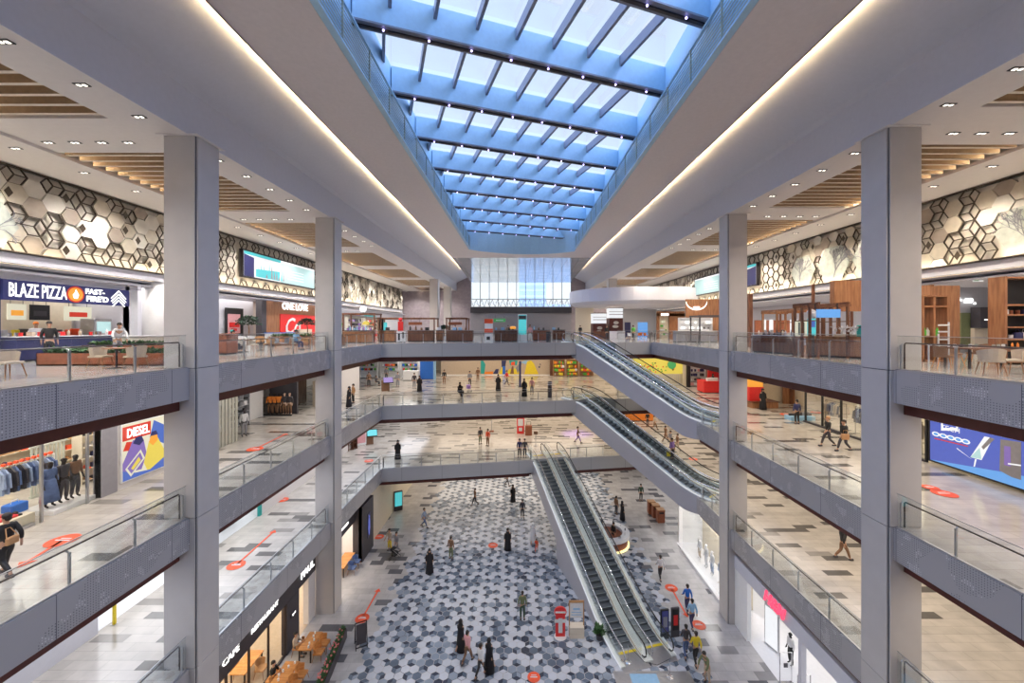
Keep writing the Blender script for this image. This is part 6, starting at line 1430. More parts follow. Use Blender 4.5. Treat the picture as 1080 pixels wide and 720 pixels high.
smo = sm.build('picture', ['screen_blue', 'screen_sky', 'screen_sky', 'screen_white', 'screen_pale', 'cloth_grey', 'print_purple', 'print_red'], t)
q = S(1004, 452.5); text_mesh('TECH', .34, 'screen_white', smo, (XX[0] - .01, q[0], q[1] + .0), ROT_R, 'letters', .003)
wallbox('wall_right', 'plaster', XWR, XWR + .3, YN, 9.0, Z2, H2); wallbox('wall_right', 'plaster', XWR + .02, XWR + .3, 9.0, 20.3, Z2 + 2.5, H2)
sticker('orange floor disc before the big blue advertising screen', at(996, 520.5, Z2), None, .42); sticker('small far orange floor disc before the big blue advertising screen', at(981, 514, Z2), None, .3)
sticker('orange floor disc on the right second floor near the kiosk tower', at(829, 437, Z2), None, .42); sticker('orange floor disc on the right second floor farther from the kiosk tower', at(861, 435, Z2), None, .42)

# ================================================================== TOP FLOOR
def L3(px, y, h=0.0): return (px_at(px, y), y, Z3 + h)
# --- pizza shop, left
PX = -22.0
wallbox('wall_left', 'plaster_cool', PX - .15, PX, 4, 23.0, EYE + 2.08, EYE + 2.75); wallbox('wall_left', 'grey_light', PX - .15, PX, 22.3, 23.0, Z3, EYE + 2.08); wallbox('wall_left', 'cream', -24.9, -24.7, 14, 22, Z3, EYE + 2.3)
wallbox('wall_left', 'navy', PX - .12, PX + .02, 16.6, 16.9, Z3, EYE + 2.08); wallbox('wall_front', 'plaster_cool', -24.9, PX, 22.3, 22.5, Z3, EYE + 2.3)
t = thing('shop_sign', 'long dark blue pizza shop sign with white letters and a round flame badge', 'sign', (PX, 16.9, EYE + 1.18)); SL_ = 5.5
sb_ = MB().box(-.05, .10, 0, SL_, 0, .88).build('sign_board', 'print_navy', t); text_mesh('BLAZE PIZZA', .86, 'lit_sign', sb_, (.12, 1.28, .42), ROT_L, 'letters', .01, .44, .006); text_mesh('FAST-', .36, 'lit_sign', sb_, (.12, 3.68, .63), ROT_L, 'small_letters', .01, 1.05, .012); text_mesh("FIRE'D", .38, 'lit_sign', sb_, (.12, 3.80, .26), ROT_L, 'small_letters', .01, 1.05, .012)
def disc(r, x, y, z, m, name, par, n=24): MB().add([(x, y, z)] + [(x, y + r * math.cos(2 * PI * k / n), z + r * math.sin(2 * PI * k / n)) for k in range(n)], [(0, k + 1, (k + 1) % n + 1) for k in range(n)]).build(name, m, par)
disc(.40, .11, 2.78, .44, 'print_red', 'badge_ring', sb_); disc(.33, .115, 2.78, .44, 'print_orange', 'badge', sb_); MB().face([(.12, 2.78, .70), (.12, 2.92, .42), (.12, 2.86, .24), (.12, 2.70, .24), (.12, 2.64, .42), (.12, 2.72, .50)]).build('flame', 'lit_sign', sb_)
for k in range(4):
    m = MB()
    for s in (-1, 1): m.beam((.11, 4.9, .80 - .17 * k), (.11, 4.9 + s * .40, .38 - .17 * k), .02, .045) if k < 2 else m.beam((.11, 4.9, .80 - .17 * k), (.11, 4.9 + s * .33, .46 - .17 * k), .02, .045)
    m.build('chevron', 'lit_sign', sb_)
counter('dark pizza counter under the blue sign', (PX + .1, 19.45, Z3), -PI / 2, 4.9, .9, 1.05, 'navy', 'grey_light', False)
goods(16, lambda i: (PX + .1 + random.uniform(-.2, .2), 17.0 + .3 * i, Z3 + 1.1, random.random()), 'small container on the dark pizza counter', 'container', 'container', 'containers on the pizza counter', ['tin', 'box', 'bottle'], ['cloth_white', 'chrome', 'red', 'cloth_beige'], 1.1)
for i, (y, w, mm, c) in enumerate(((17.6, .9, 'print_orange', 'print_red'), (18.7, .7, 'print_cream', 'print_orange'), (19.6, .8, 'black', 'charcoal'), (21.3, 1.3, 'print_cream', 'print_red'))):
    t = thing('menu_board', ('orange and red menu board hanging nearest in the pizza shop', 'white and red menu board second in the pizza shop', 'dark blank screen hanging in the middle of the pizza shop', 'pale menu board with red stripe at the far end of the pizza shop')[i], 'menu board', (-23.6, y, EYE + .35)); MB().box(0, .06, -w / 2, w / 2, 0, .75).build('board', mm, t); MB().box(.06, .065, -w / 3, w / 3, .2, .45).build('print', c, t)
    MB().tube([(.03, -w / 3, .75), (.03, -w / 3, 2.0)], .01).tube([(.03, w / 3, .75), (.03, w / 3, 2.0)], .01).build('hanger', 'dark_metal', t)
counter('steel back counter along the rear of the pizza shop', (-24.2, 18.8, Z3), -PI / 2, 6.5, .8, 1.0, 'steel', 'chrome', False)
goods(14, lambda i: (-24.2, 16 + .45 * i, Z3 + 1.05), 'kitchen container on the rear pizza counter', 'container', 'container', 'containers on the rear pizza counter', ['tin', 'box'], ['chrome', 'cloth_white', 'orange_red', 'yellow', 'charcoal'], 2.2)
t = thing('drinks_machine', 'steel drinks machine with a pale screen at the far end of the pizza counter', 'drinks machine', (PX - .7, 21.4, Z3 + .0)); MB().bbox(-.4, .4, -.45, .45, 0, 1.95, .03).build('body', 'steel', t); MB().box(.4, .42, -.35, .35, 1.2, 1.8).build('screen', 'screen_pale', t); MB().box(.4, .46, -.35, .35, .95, 1.05).build('tray', 'black', t)
t = thing('round_column', 'white round column at the end of the pizza shop', 'column', (px_at(162, 23.9), 23.9, Z3)); MB().lathe([(.52, 0), (.52, 4.2)], n=28).build('shaft', 'white', t, smooth=True); MB().lathe([(.56, 0), (.56, .12)], n=28).build('base_ring', 'steel', t)
planter('long rust red planter with green leaves near the left railing', (-16.4, 15.9, Z3), 0, 5.0, .6, .48); planter('second rust red planter behind, in front of the pizza counter', (-18.7, 19.6, Z3), 0, 5.0, .6, .62)
for i, (px, y, r) in enumerate(((8, 12.0, 90), (106, 14.6, 100), (143, 14.6, -100))): shell_chair('pale shell chair ' + ('at the far left edge by the railing', 'left of the little round table by the planter', 'right of the little round table by the planter')[i], L3(px, y), R(r), 'cloth_beige')
round_table('small round table on a single stem in front of the rust planter', L3(123, 14.6))
counter('white stone counter beyond the bending person', (px_at(140, 21), 21.3, Z3), 0, 3.2, .6, 1.0, 'pale_panel', 'white', False)
# --- seating between the two left columns
for i, (px, y, r, sh) in enumerate(((252, 23.8, -60, 'wood_slat'), (266, 24.4, 90, 'wood_slat'), (284, 25.6, -90, 'tan_leather'), (291, 27.5, 80, 'cloth_grey'), (300, 26.8, -60, 'cloth_grey'), (313, 26.5, 70, 'wood_slat'), (321, 29.5, -80, 'tan_leather'), (274, 29.5, 30, 'tan_leather'))):
    shell_chair(('light wooden chair beside the seated person in white', 'light wooden chair left of the middle of the seating area', 'tan chair in the middle of the left seating area', 'grey shell chair left of the grey pair', 'grey shell chair right of the grey pair', 'light wooden chair under the person in pale blue', 'tan chair nearest the second left column', 'tan chair behind the middle of the seating area')[i], L3(px, y), R(r), sh)
for i, (px, y) in enumerate(((258, 24.2), (275, 26), (304, 27.9), (326, 27.5), (288, 31))): round_table('round table between the left columns, ' + ('by the person in white', 'left of the grey chairs', 'by the person in pale blue', 'closest to the second column', 'rear one near the wood-clad shop')[i], L3(px, y))
counter('rust coloured end of a bench beside the nearest left column', (px_at(236, 22.0), 22.3, Z3), 0, .5, .9, 1.1, 'rust', 'rust', False, 'bench_end', 'bench')
planter('long timber planter bench behind the left seating area', (-17.5, 33.0, Z3), 0, 6.0, .7, .75, 'wood_mid'); tree('round-crowned potted tree before the pale wall', (px_at(262, 32.5), 32.5, Z3), 2.6, .95); tree('round-crowned potted tree in front of the red shop wall', (px_at(324, 38.5), 38.5, Z3), 2.6, .85)
for i, px in enumerate((256, 266)): shell_chair('high pale chair in front of the potted tree, ' + ('left', 'right')[i], L3(px, 31.5), R(170), 'cloth_white')
t = thing('poster', 'dark framed poster with red shapes on the pale wall behind the first left column', 'poster', (-23.9, 32.4, Z3)); MB().box(0, .12, 0, 2.0, 0, 3.1).build('frame', 'black', t); MB().box(.12, .13, .15, 1.6, 1.0, 2.6).build('print', 'pink', t); MB().box(.13, .14, .3, 1.5, 1.5, 1.9).box(.13, .14, .5, 1.2, 1.2, 1.4).build('red_shapes', 'red', t)
wallbox('wall_left', 'plaster_cool', -24.3, -24.0, 23, 36, Z3, EYE + 2.75)
ox0, ox1 = 22.2 * F / 269, 43.4
wallbox('wall_left', 'wood_mid', -22.5, -22.2, ox0, ox1, Z3, EYE + 3.0); wallbox('trim_30', 'charcoal', -22.55, -22.05, ox0 - .5, ox0 + .15, Z3, EYE + 3.2); wallbox('trim_31', 'wood_dark', -22.5, -22.0, ox0, ox1, EYE + 2.5, EYE + 3.05)
t = thing('shop_sign', 'white block letters on the wood-clad shop wall', 'sign', (-22.18, 39.6, EYE + 1.98)); text_mesh('ONE LOVE', .95, 'lit_sign', t, (0, 0, 0), ROT_L, 'letters', .05, 1.0, .012)
t = thing('wall_panel', 'bright red panel with sweeping white script on the wood-clad shop wall', 'wall panel', (-22.2, 37.0, Z3)); MB().box(0, .06, 0, 6.3, 0, 2.75).build('panel', 'red', t)
text_mesh('Co', 2.2, 'cloth_white', t, (.08, 1.9, 1.55), ROT_L, 'script_letters', .01, 1.0, .03, .35); MB().box(.07, .09, 2.8, 5.6, .7, 1.3).build('cream_block', 'cream', t)
counter('blue and white shop counter before the red wall panel', (-20.9, 35.2, Z3), -PI / 2, 3.6, .8, 1.0, 'cloth_white', 'blue', False)
# --- left side beyond the second column
wallbox('wall_left', 'plaster_cool', -22.4, -22.1, 44, 76, EYE + 1.6, EYE + 2.75); wallbox('wall_left', 'grey_light', -22.4, -22.1, 66, 76, Z3, EYE + 1.6)
for i, (y, c, g, ms) in enumerate(((47, 'screen_pale', 'left', ['green', 'yellow', 'cloth_white']), (53, 'print_purple', 'middle', ['purple', 'cloth_white', 'charcoal']), (59, 'screen_cyan', 'right', ['tan_leather', 'cloth_white', 'red']))):
    shelf_unit('lit shop shelf wall under the far left hexagon panels, ' + g + ' one', (-21.9, y, Z3), PI / 2, 4.6, 2.8, 5, 'pale_panel')
    on_shelf((-21.8, y, Z3), PI / 2, 4.6, 2.8, 5, 40, label='small bright item on the far left top floor shelf wall, %s one' % g, cat='goods', name='packaged_item', group='goods on the %s far shelf wall' % g, kinds=['box', 'bottle', 'tin'], mats_=ms + ['charcoal'], size=1.9)
    t = thing('light_strip', 'coloured light strip above the %s far left shelf wall' % g, 'light', (-21.99, y, EYE + 1.6)); MB().box(-.05, .05, -2.3, 2.3, 0, .12).build('tube', c, t); MB().box(-.08, .08, -2.35, 2.35, .12, .16).build('housing', 'black', t)
def bar_frame(label, x0, x1, y, h=2.7, d=1.8, m='wood_dark'):
    t = thing('pergola', label, 'kiosk frame', (x0, y, Z3)); w = x1 - x0
    for x in (0, w):
        for yy in (0, d): MB().box(x - .06, x + .06, yy - .06, yy + .06, 0, h).build('post', m, t)
    for yy in (0, d): MB().box(-.1, w + .1, yy - .05, yy + .05, h, h + .16).build('beam', m, t)
    for x in (0, w / 2, w): MB().box(x - .04, x + .04, 0, d, h + .02, h + .14).build('rafter', m, t)
    return t
a, b = px_at(361, 38), px_at(394, 38); bar_frame('brown timber kiosk frame with a yellow lamp past the second left column', a, b, 38.2); counter('red-brown kiosk counter past the second left column', ((a + b) / 2, 38.3, Z3), 0, b - a - .2, .8, 1.15, 'wood_mid')
goods(12, lambda i: (a + .2 + i * (b - a - .4) / 12, 38.3, Z3 + 1.2), 'bottle or jar on the red-brown kiosk counter', 'bottle', 'bottle', 'bottles on the red-brown counter', ['bottle', 'tin'], ['cloth_sky', 'cloth_white', 'green', 'purple'], 1.6)
t = thing('pendant_lamp', 'yellow lampshade hanging in the brown kiosk frame', 'lamp', L3(386, 38.9, 1.75)); MB().lathe([(.35, 0), (.3, .25), (.1, .35)], n=14).build('shade', 'print_yellow', t); MB().tube([(0, 0, .35), (0, 0, .98)], .02).build('cord', 'black', t)
t = thing('globe_lamp', 'white round lamp above the brown kiosk frame', 'lamp', L3(383, 38.3, 2.86)); MB().ball((0, 0, .38), .3, n=14).build('globe', 'lit_sign', t, smooth=True); MB().lathe([(.08, 0), (.08, .1)], n=8).build('base', 'dark_metal', t)
bars = [(399, 416, 40.5, 'wood_mid', 'reddish counter right of the brown kiosk frame'), (430, 457, 41.5, 'wood_dark', 'long dark brown bar counter left of the far columns'), (460, 467, 43, 'wood_mid', 'short counter end between the two long bars'), (471, 498.5, 42, 'wood_dark', 'long brown bar counter below the far left columns'), (521.5, 545.5, 42.5, 'wood_dark', 'brown bar counter right of the white and orange column'), (562, 580, 45, 'rust', 'dark red bar counter left of the dark cylinder bin'), (583, 596, 48, 'wood_dark', 'short brown counter behind the escalator head')]
for x0, x1, y, m, lab in bars:
    pxc(lab, x0, x1, y, Z3, 1.15, body=m)
    xa, xb = px_at(x0, y), px_at(x1, y); n = max(2, int((xb - xa) * 1.6)); goods(n, lambda i, xa=xa, xb=xb, y=y, n=n: (xa + .15 + i * (xb - xa - .3) / n, y + .4, Z3 + 1.2), 'small dark or pale item standing on the ' + lab.split(' counter')[0], 'goods', 'bar_item', 'items on the ' + lab.split(' counter')[0], ['tin', 'box', 'bottle'], ['charcoal', 'black', 'cloth_white', 'cloth_brown', 'cloth_sky'], 1.7)
for i, (a, b, y, lab) in enumerate(((399, 458, 44, 'thin dark kiosk frame over the long dark bar'), (471, 492, 44, 'small dark kiosk frame between the far left columns'), (513, 556, 44.5, 'grey-brown kiosk frame with green sign in the centre'))): bar_frame(lab, px_at(a, y), px_at(b, y), y, 2.75 if i == 2 else 2.4, 2.0, 'grey_panel' if i == 2 else 'wood_dark')
t = thing('hanging_sign', 'small green sign board under the central kiosk frame', 'sign', L3(527, 44.4, 2.1)); MB().bbox(-.65, .65, -.04, .04, 0, .36, .01).build('board', 'sign_green', t); MB().box(-.4, .4, -.05, -.04, .12, .22).build('white_marks', 'cloth_white', t); MB().tube([(-.5, 0, .36), (-.5, 0, .7)], .015).tube([(.5, 0, .36), (.5, 0, .7)], .015).build('hangers', 'dark_metal', t)
for px, lab in ((438, 'small red-brown sign hanging left of the far columns'), (480, 'small red-brown sign hanging between the far columns')):
    t = thing('hanging_sign', lab, 'sign', L3(px, 44.2, 1.75)); MB().bbox(-.75, .75, -.05, .05, 0, .32, .01).build('board', 'rust', t); MB().tube([(-.5, 0, .32), (-.5, 0, .68)], .015).tube([(.5, 0, .32), (.5, 0, .68)], .015).build('hangers', 'dark_metal', t)
t = thing('banner_stand', 'bright red standing figure banner on the far left of the top floor', 'banner', L3(422.5, 41.5)); MB().lathe([(.3, 0), (.3, .03)], n=12).build('foot', 'black', t); MB().bbox(-.28, .28, -.04, .04, 1.0, 2.1, .03).ball((0, 0, 2.3), .22, n=10).build('red_panel', 'red', t); MB().tube([(0, 0, .03), (0, 0, 1.0)], .03).build('pole', 'steel', t)
t = thing('banner_stand', 'pale blue standing banner left of the red one', 'banner', L3(406.5, 41.5)); MB().lathe([(.3, 0), (.3, .03)], n=12).build('foot', 'black', t); MB().bbox(-.18, .18, -.04, .04, .9, 2.0, .03).build('panel', 'screen_cyan', t); MB().tube([(0, 0, .03), (0, 0, .9)], .03).build('pole', 'steel', t)
t = thing('banner_stand', 'black and white patterned sheet hanging before the bar below the red banner', 'banner', L3(423, 39.8)); MB().bbox(-.45, .45, -.03, .03, .05, 1.1, .02).build('sheet', 'cloth_white', t); MB().box(-.3, -.1, -.04, -.03, .2, .9).box(.1, .3, -.04, -.03, .4, 1.0).build('dark_pattern', 'black', t); MB().box(-.4, .4, -.15, .15, 0, .05).build('foot', 'black', t)
t = thing('display_column', 'white and orange square display column on the top floor, left of centre', 'display', L3(515.5, 41.2)); MB().box(-.4, .4, -.3, .3, 0, .95).box(-.4, .4, -.3, .3, 1.35, 1.9).build('white_blocks', 'white', t); MB().box(-.42, .42, -.32, .32, .95, 1.35).box(-.42, .42, -.32, .32, 1.9, 2.35).build('orange_blocks', 'orange_red', t); MB().box(-.2, .15, -.31, -.3, .2, .55).build('print', 'black', t)
t = totem('white totem with a cyan screen in the centre of the top floor', L3(551, 43), 0, .95, 2.9, 'screen_cyan', 'white', .3); MB().box(-.4, .4, -.17, -.15, 2.35, 2.75).build('dark_header', 'charcoal', t)
who('stand', 'casual', L3(559, 41.5), R(0), 'figure in pale pink standing right of the cyan screen totem', {'shirt': 'pink', 'trousers': 'cloth_white', 'hair': 'cloth_brown'})
t = thing('waste_bin', 'dark cylindrical bin beside the upper escalator head', 'bin', L3(578.5, 40.3)); MB().lathe([(.24, 0), (.24, .95), (.2, 1.0)], n=18).build('body', 'charcoal', t, smooth=False); MB().lathe([(.26, .95), (.26, 1.03), (.1, 1.08)], n=18).build('lid', 'black', t)
t = thing('lamp', 'orange glowing lamp on the central bar counter', 'lamp', L3(541, 42.9, 1.2)); MB().lathe([(.3, .12), (.34, .3), (.2, .42)], n=14).build('shade', 'print_orange', t); MB().lathe([(.12, 0), (.05, .12)], n=10).build('base', 'dark_metal', t)
tree('dark leafy potted tree between the far left columns', L3(468.5, 47), 1.9, .6)
# --- right: curved canopy and kiosks
cy = MB(); n = 40; Pc = [(17 + 9.8 * math.cos(2 * PI * k / n), 56 + 8 * math.sin(2 * PI * k / n)) for k in range(n)]; Pi_ = [(17 + 9.2 * math.cos(2 * PI * k / n), 56 + 7.4 * math.sin(2 * PI * k / n)) for k in range(n)]
v = [(x, y, EYE + 2.9) for x, y in Pi_] + [(x, y, EYE + 3.3) for x, y in Pc] + [(x, y, EYE + 4.9) for x, y in Pc] + [(x, y, EYE + 5.0) for x, y in Pi_]
cy.add(v, [(k + r * n, (k + 1) % n + r * n, (k + 1) % n + (r + 1) * n, k + (r + 1) * n) for r in range(3) for k in range(n)] + [tuple(range(n - 1, -1, -1)), tuple(range(3 * n, 4 * n))]); struct(cy.build('ceiling', 'plaster_cool', smooth=False))
ceil_area('ceiling_fill', 16, 56, EYE + 2.85, 8, 6, 500, WARM)
for i, (a, b, h) in enumerate(((625.5, 639.5, 3.4), (642.5, 657, 4.1))):
    y = 52; xa, xb = px_at(a, y), px_at(b, y); w = xb - xa; t = thing('food_kiosk', 'brown food kiosk with lit white bands, ' + ('left and lower one', 'right and taller one')[i], 'kiosk', (xa, y, Z3))
    MB().box(0, w, 0, 1.6, 0, h - 1.4).build('brown_body', 'soffit_brown', t); MB().box(0, w, 0, 1.6, h - 1.4, h - .1).build('lit_band', 'screen_white', t); MB().box(-.05, w + .05, -.05, 1.65, h - .1, h).box(0, w, -.02, 0, h - .95, h - .88).box(0, w, -.02, 0, h - .6, h - .55).build('trim', 'soffit_brown', t)
    MB().ball((w * .5, -.02, h - 2.0), .35, 0, 10, (1, .1, .6)).ball((w * .45, -.02, h - 2.5), .42, 0, 10, (1, .1, .45)).build('food_picture', 'pale_panel', t); MB().bbox(-.1, w + .1, -.7, -.1, 0, 1.0, .02).build('counter', 'cloth_white' if i else 'wood_dark', t)
wallbox('wall_front', 'cream', px_at(607, 60), px_at(626, 60), 60, 60.2, Z3, EYE + 2.9); wallbox('wall_front', 'grey_light', px_at(656, 64), 29, 64, 64.2, Z3, EYE + 2.9)
for i, (a, b, m) in enumerate(((659, 665, 'navy'), (673, 683, 'screen_sky'))): t = thing('wall_panel', ('narrow dark blue panel', 'pale blue lit panel')[i] + ' on the grey wall under the canopy', 'wall panel', (px_at(a, 63.8), 63.8, Z3)); MB().box(0, px_at(b, 63.8) - px_at(a, 63.8), 0, .15, 0, 2.3).build('panel', m, t); MB().box(-.05, px_at(b, 63.8) - px_at(a, 63.8) + .05, .02, .18, 2.3, 2.4).build('head', 'steel', t)
for i, (px, y, r) in enumerate(((664, 50, 40), (675, 52, -50), (681, 52, 60), (686, 53, -80))): shell_chair('small chair under the canopy right of the food kiosks, %s' % ('leftmost', 'second from left', 'third from left', 'rightmost')[i], L3(px, y), R(r), ('cloth_white', 'orange', 'orange', 'cloth_grey')[i])
xa, xb = px_at(693, 50), px_at(722, 50); t = thing('storefront', 'warm timber shop front with a lit doorway at the right end of the canopy', 'shop front', (xa, 50, Z3)); w = xb - xa
MB().box(0, .3, 0, .3, 0, 3.2).box(w * .45, w, 0, .3, 0, 3.2).box(0, w, 0, .3, 2.9, 3.5).build('timber', 'wood_mid', t); MB().box(.3, w * .45, .3, .4, 0, 2.9).build('lit_interior', 'cream', t); MB().box(.5, w * .42, -.03, 0, 2.95, 3.25).build('lit_lettering', 'lit_sign', t)
on_shelf((xa + .9, 50.15, Z3 + .4), 0, 1.2, 2.2, 4, 10, label='small golden item in the lit doorway of the timber shop front', cat='goods', name='packaged_item', group='goods in the timber doorway', kinds=['box', 'tin'], mats_=['print_cream', 'green', 'cloth_white'], size=1.4)
t = thing('shop_sign', 'glowing white crescent sign on an orange timber wall', 'sign', (px_at(735, 44), 44.16, EYE + 2.55)); m = MB()
for k in range(14): a0, a1 = PI + PI * k / 14, PI + PI * (k + 1) / 14; m.beam((1.15 * math.cos(a0), -.08, .9 * math.sin(a0) + .3), (1.15 * math.cos(a1), -.08, .9 * math.sin(a1) + .3), .06, .04 + .10 * math.sin(PI * (k + .5) / 14))
m.build('crescent', 'lit_sign', t); MB().box(-.35, .35, -.1, -.06, -.45, -.25).build('small_letters', 'lit_sign', t)
wallbox('wall_front', 'wood_mid', px_at(723, 44.2), px_at(775, 44.2), 44.1, 44.3, Z3, EYE + 3.1)
counter('white lit bar with shelves below the crescent sign', (px_at(735, 40), 40.4, Z3), 0, 4.2, .8, 1.1, 'grey_panel', 'white'); shelf_unit('white lit bar shelving under the crescent sign', (px_at(735, 43), 43.4, Z3 + 0), 0, 3.6, 2.5, 4, 'white')
on_shelf((px_at(735, 43), 43.3, Z3), 0, 3.6, 2.5, 4, 28, label='white or dark crockery on the bar shelving under the crescent sign', cat='crockery', name='crockery', group='crockery under the crescent sign', kinds=['tin', 'box'], mats_=['cloth_white', 'lit_sign', 'charcoal'], size=1.5)
a, b = px_at(738, 38), px_at(770, 38); bar_frame('black metal kiosk frame left of the second right column', a, b, 38, 2.5, 2.0, 'charcoal')
# --- timber kiosk between the right columns
p0, p1 = Vector((14.2, 24.2)), Vector((15.0, 21.8)); mid = (p0 + p1) / 2; L = (p1 - p0).length; an = math.atan2(p1.y - p0.y, p1.x - p0.x)
counter('long slatted timber counter behind the railing between the right columns', (mid.x + .35, mid.y + .15, Z3), an, L, .7, 1.0, 'wood_dark', 'grey_light')
q0, q1 = Vector((15.5, 21.2)), Vector((16.7, 18.6)); m2 = (q0 + q1) / 2; counter('red timber slatted counter with flowers, next to the nearest right column', (m2.x, m2.y, Z3), math.atan2(q1.y - q0.y, q1.x - q0.x), (q1 - q0).length, .7, 1.0, 'wood_mid', 'wood_mid')
goods(14, lambda i: (mid.x + .35 + (i - 6.5) * .17 * math.cos(an), mid.y + .15 + (i - 6.5) * .17 * math.sin(an), Z3 + 1.05, an), 'small white or wooden item on the long slatted timber counter', 'goods', 'counter_item', 'items on the long timber counter', ['tin', 'box', 'bottle'], ['cloth_white', 'wood_slat', 'charcoal', 'cloth_grey'], 1.0)
f = thing('flower_display', 'mass of white blossom on the red timber counter', 'flowers', (m2.x + .1, m2.y - .3, Z3 + 1.05)); MB().bbox(-.5, .5, -.25, .25, 0, .12, .02).build('tray', 'cloth_beige', f); fb = MB()
foliage(fb, -.45, .45, -.8, .8, .05, .4, 60, .12); fb.build('blossom', 'cloth_white', f)
t = thing('crate', 'dark green box on the timber counter by the white blossom', 'box', (16.35, 18.85, Z3 + 1.05)); MB().bbox(-.2, .2, -.2, .2, 0, .55, .02).build('body', 'teal', t); MB().box(-.21, .21, -.21, .21, .42, .5).build('lid', 'leaf_dark', t)
for j, (xx, y0, y1, hh, mm, lab) in enumerate(((15.7, 21.4, 25.6, 2.35, 'wood_mid', 'front timber pergola frame over the long slatted counter'), (18.4, 22.0, 28.0, 2.5, 'wood_dark', 'rear dark pergola frame between the right columns'), (14.5, 19.3, 20.9, 2.5, 'wood_dark', 'dark pergola frame carrying the blue sign'))):
    t = thing('pergola', lab, 'pergola', (xx, y0, Z3)); n = 4
    for k in range(n):
        y = (y1 - y0) * k / (n - 1); MB().box(-.05, .05, y - .05, y + .05, 0, hh).box(1.4, 1.5, y - .05, y + .05, 0, hh).build('post', mm, t); MB().box(-.1, 1.6, y - .04, y + .04, hh, hh + .12).build('cross_beam', mm, t)
    for x in (0, 1.45): MB().box(x - .05, x + .05, -.1, y1 - y0 + .1, hh + .1, hh + .22).build('long_beam', mm, t)
    if j != 0: MB().box(-.02, .02, 0, y1 - y0, hh * .72, hh * .72 + .05).build('rail', mm, t)
x0, x1, yy = px_at(862, 19.0), px_at(886.5, 19.0), 19.0
t = thing('hanging_sign', 'plain bright blue rectangular sign over the timber counter', 'sign', (x0, yy, EYE + .46)); MB().box(0, x1 - x0, 0, .08, 0, .40).build('board', 'screen_sky', t); MB().box(.1, .14, .04, .32, .38, .42).box(x1 - x0 - .14, x1 - x0 - .1, .04, .32, .38, .42).box(.1, .14, .28, .32, .40, .68).box(x1 - x0 - .14, x1 - x0 - .1, .02, .06, .40, .68).build('hangers', 'dark_metal', t)
t = thing('menu_board', 'lit cream menu board with dark columns below the blue sign', 'menu board', (x0 + .1, 20.6, Z3 + 1.05)); MB().box(0, 1.0, 0, .08, 0, .75).build('board', 'print_cream', t)
for k in range(4): MB().box(.12 + .23 * k, .2 + .23 * k, -.01, 0, .06, .7).build('print_column', 'charcoal', t)
t = thing('screen_display', 'cyan and blue lit screen figure left of the blue sign', 'display', L3(856, 20.2, 0)); MB().bbox(-.12, .12, -.06, .06, 0, 1.1, .02).build('stand', 'charcoal', t); MB().bbox(-.2, .2, -.07, .07, 1.1, 1.95, .04).build('screen_body', 'screen_cyan', t); MB().box(-.12, .12, -.08, -.07, 1.5, 1.85).build('blue_print', 'print_blue', t); MB().ball((0, 0, 2.2), .22, n=10, jit=.1).build('pale_top', 'cloth_white', t)
wallbox('wall_right', 'wood_mid', XWR + .4, XWR + .6, 20.6, 24.2, Z3, EYE + 2.2); wallbox('trim_32', 'wood_mid', px_at(883, 21), px_at(912, 21), 21.2, 21.5, EYE + .85, EYE + 2.5)
wallbox('trim_33', 'wood_dark', px_at(857.5, 24), px_at(859.5, 24), 24, 24.15, EYE - 1.5, EYE + 2.6); wallbox('trim_34', 'wood_dark', px_at(790, 30), px_at(794, 30), 30, 30.3, Z3, EYE + 2.5)
wallbox('wall_front', 'rust', px_at(797, 31), px_at(860, 31), 31, 31.2, Z3, EYE + .55); wallbox('wall_right', 'plaster_cool', 28.7, 28.9, YN, 64, Z3, EYE + 2.4)
for i, (px, w) in enumerate(((805, 3), (812, 3.5), (834, 3), (838.5, 3))): t = thing('wall_panel', 'narrow lit white panel on the rust wall behind the pergola, ' + ('leftmost', 'second', 'third', 'rightmost')[i], 'wall panel', (px_at(px, 30.9), 30.9, Z3 + .4)); MB().box(0, w * 30.9 / F, 0, .1, 0, 1.7).build('panel', 'screen_white', t); MB().box(0, w * 30.9 / F, -.01, 0, .5, .9).build('print', 'cloth_grey', t)
for i, px in enumerate((806, 817, 829, 846)):
    shell_chair('white bar chair behind the long timber counter, ' + ('leftmost', 'second from left', 'third from left', 'rightmost')[i], L3(px, 26.5 - i * .7), R(60 * (-1) ** i), 'cloth_white')
# --- café room beyond the nearest right column
sx = px_at(974, 17.2); t = thing('open_cabinet', 'tall open timber cabinet with bottles right of the nearest right column', 'cabinet', (sx, 17.2, Z3)); w = px_at(1000, 17.2) - sx; Hc = 2.85
for x in (0, w * .45, w): MB().box(x - .04, x + .04, 0, .5, 0, Hc).build('upright', 'wood_mid', t)
for z in (.05, .75, 1.1, 2.4, Hc): MB().box(-.05, w + .05, 0, .5, z - .03, z + .03).build('shelf', 'wood_mid', t)
MB().box(w * .47, w * .97, .1, .4, .05, .72).build('drawer_block', 'wood_dark', t)
goods(6, lambda i: (sx + .1 + .14 * i, 17.4, Z3 + 1.13), 'bottle or card standing in the tall open timber cabinet', 'bottle', 'bottle', 'bottles in the open cabinet', ['bottle'], ['green', 'black', 'cloth_white'], 1.3)
t = thing('high_chair', 'white slatted high stool beside the open timber cabinet', 'stool', L3(990, 15.6)); 
for x in (-.2, .2): MB().box(x - .02, x + .02, -.2, -.16, 0, 1.25 if x < 0 else 1.7).box(x - .02, x + .02, .16, .2, 0, .8).build('leg', 'cloth_white', t)
for z in (1.0, 1.3, 1.55): MB().box(-.2, .2, -.2, -.16, z, z + .06).build('back_slat', 'cloth_white', t)
MB().bbox(-.24, .24, -.22, .22, .78, .84, .01).build('seat', 'cloth_white', t)
wallbox('trim_35', 'wood_mid', px_at(990, 19.6), px_at(1012.5, 19.6), 19.6, 20.0, Z3, EYE + 2.05)
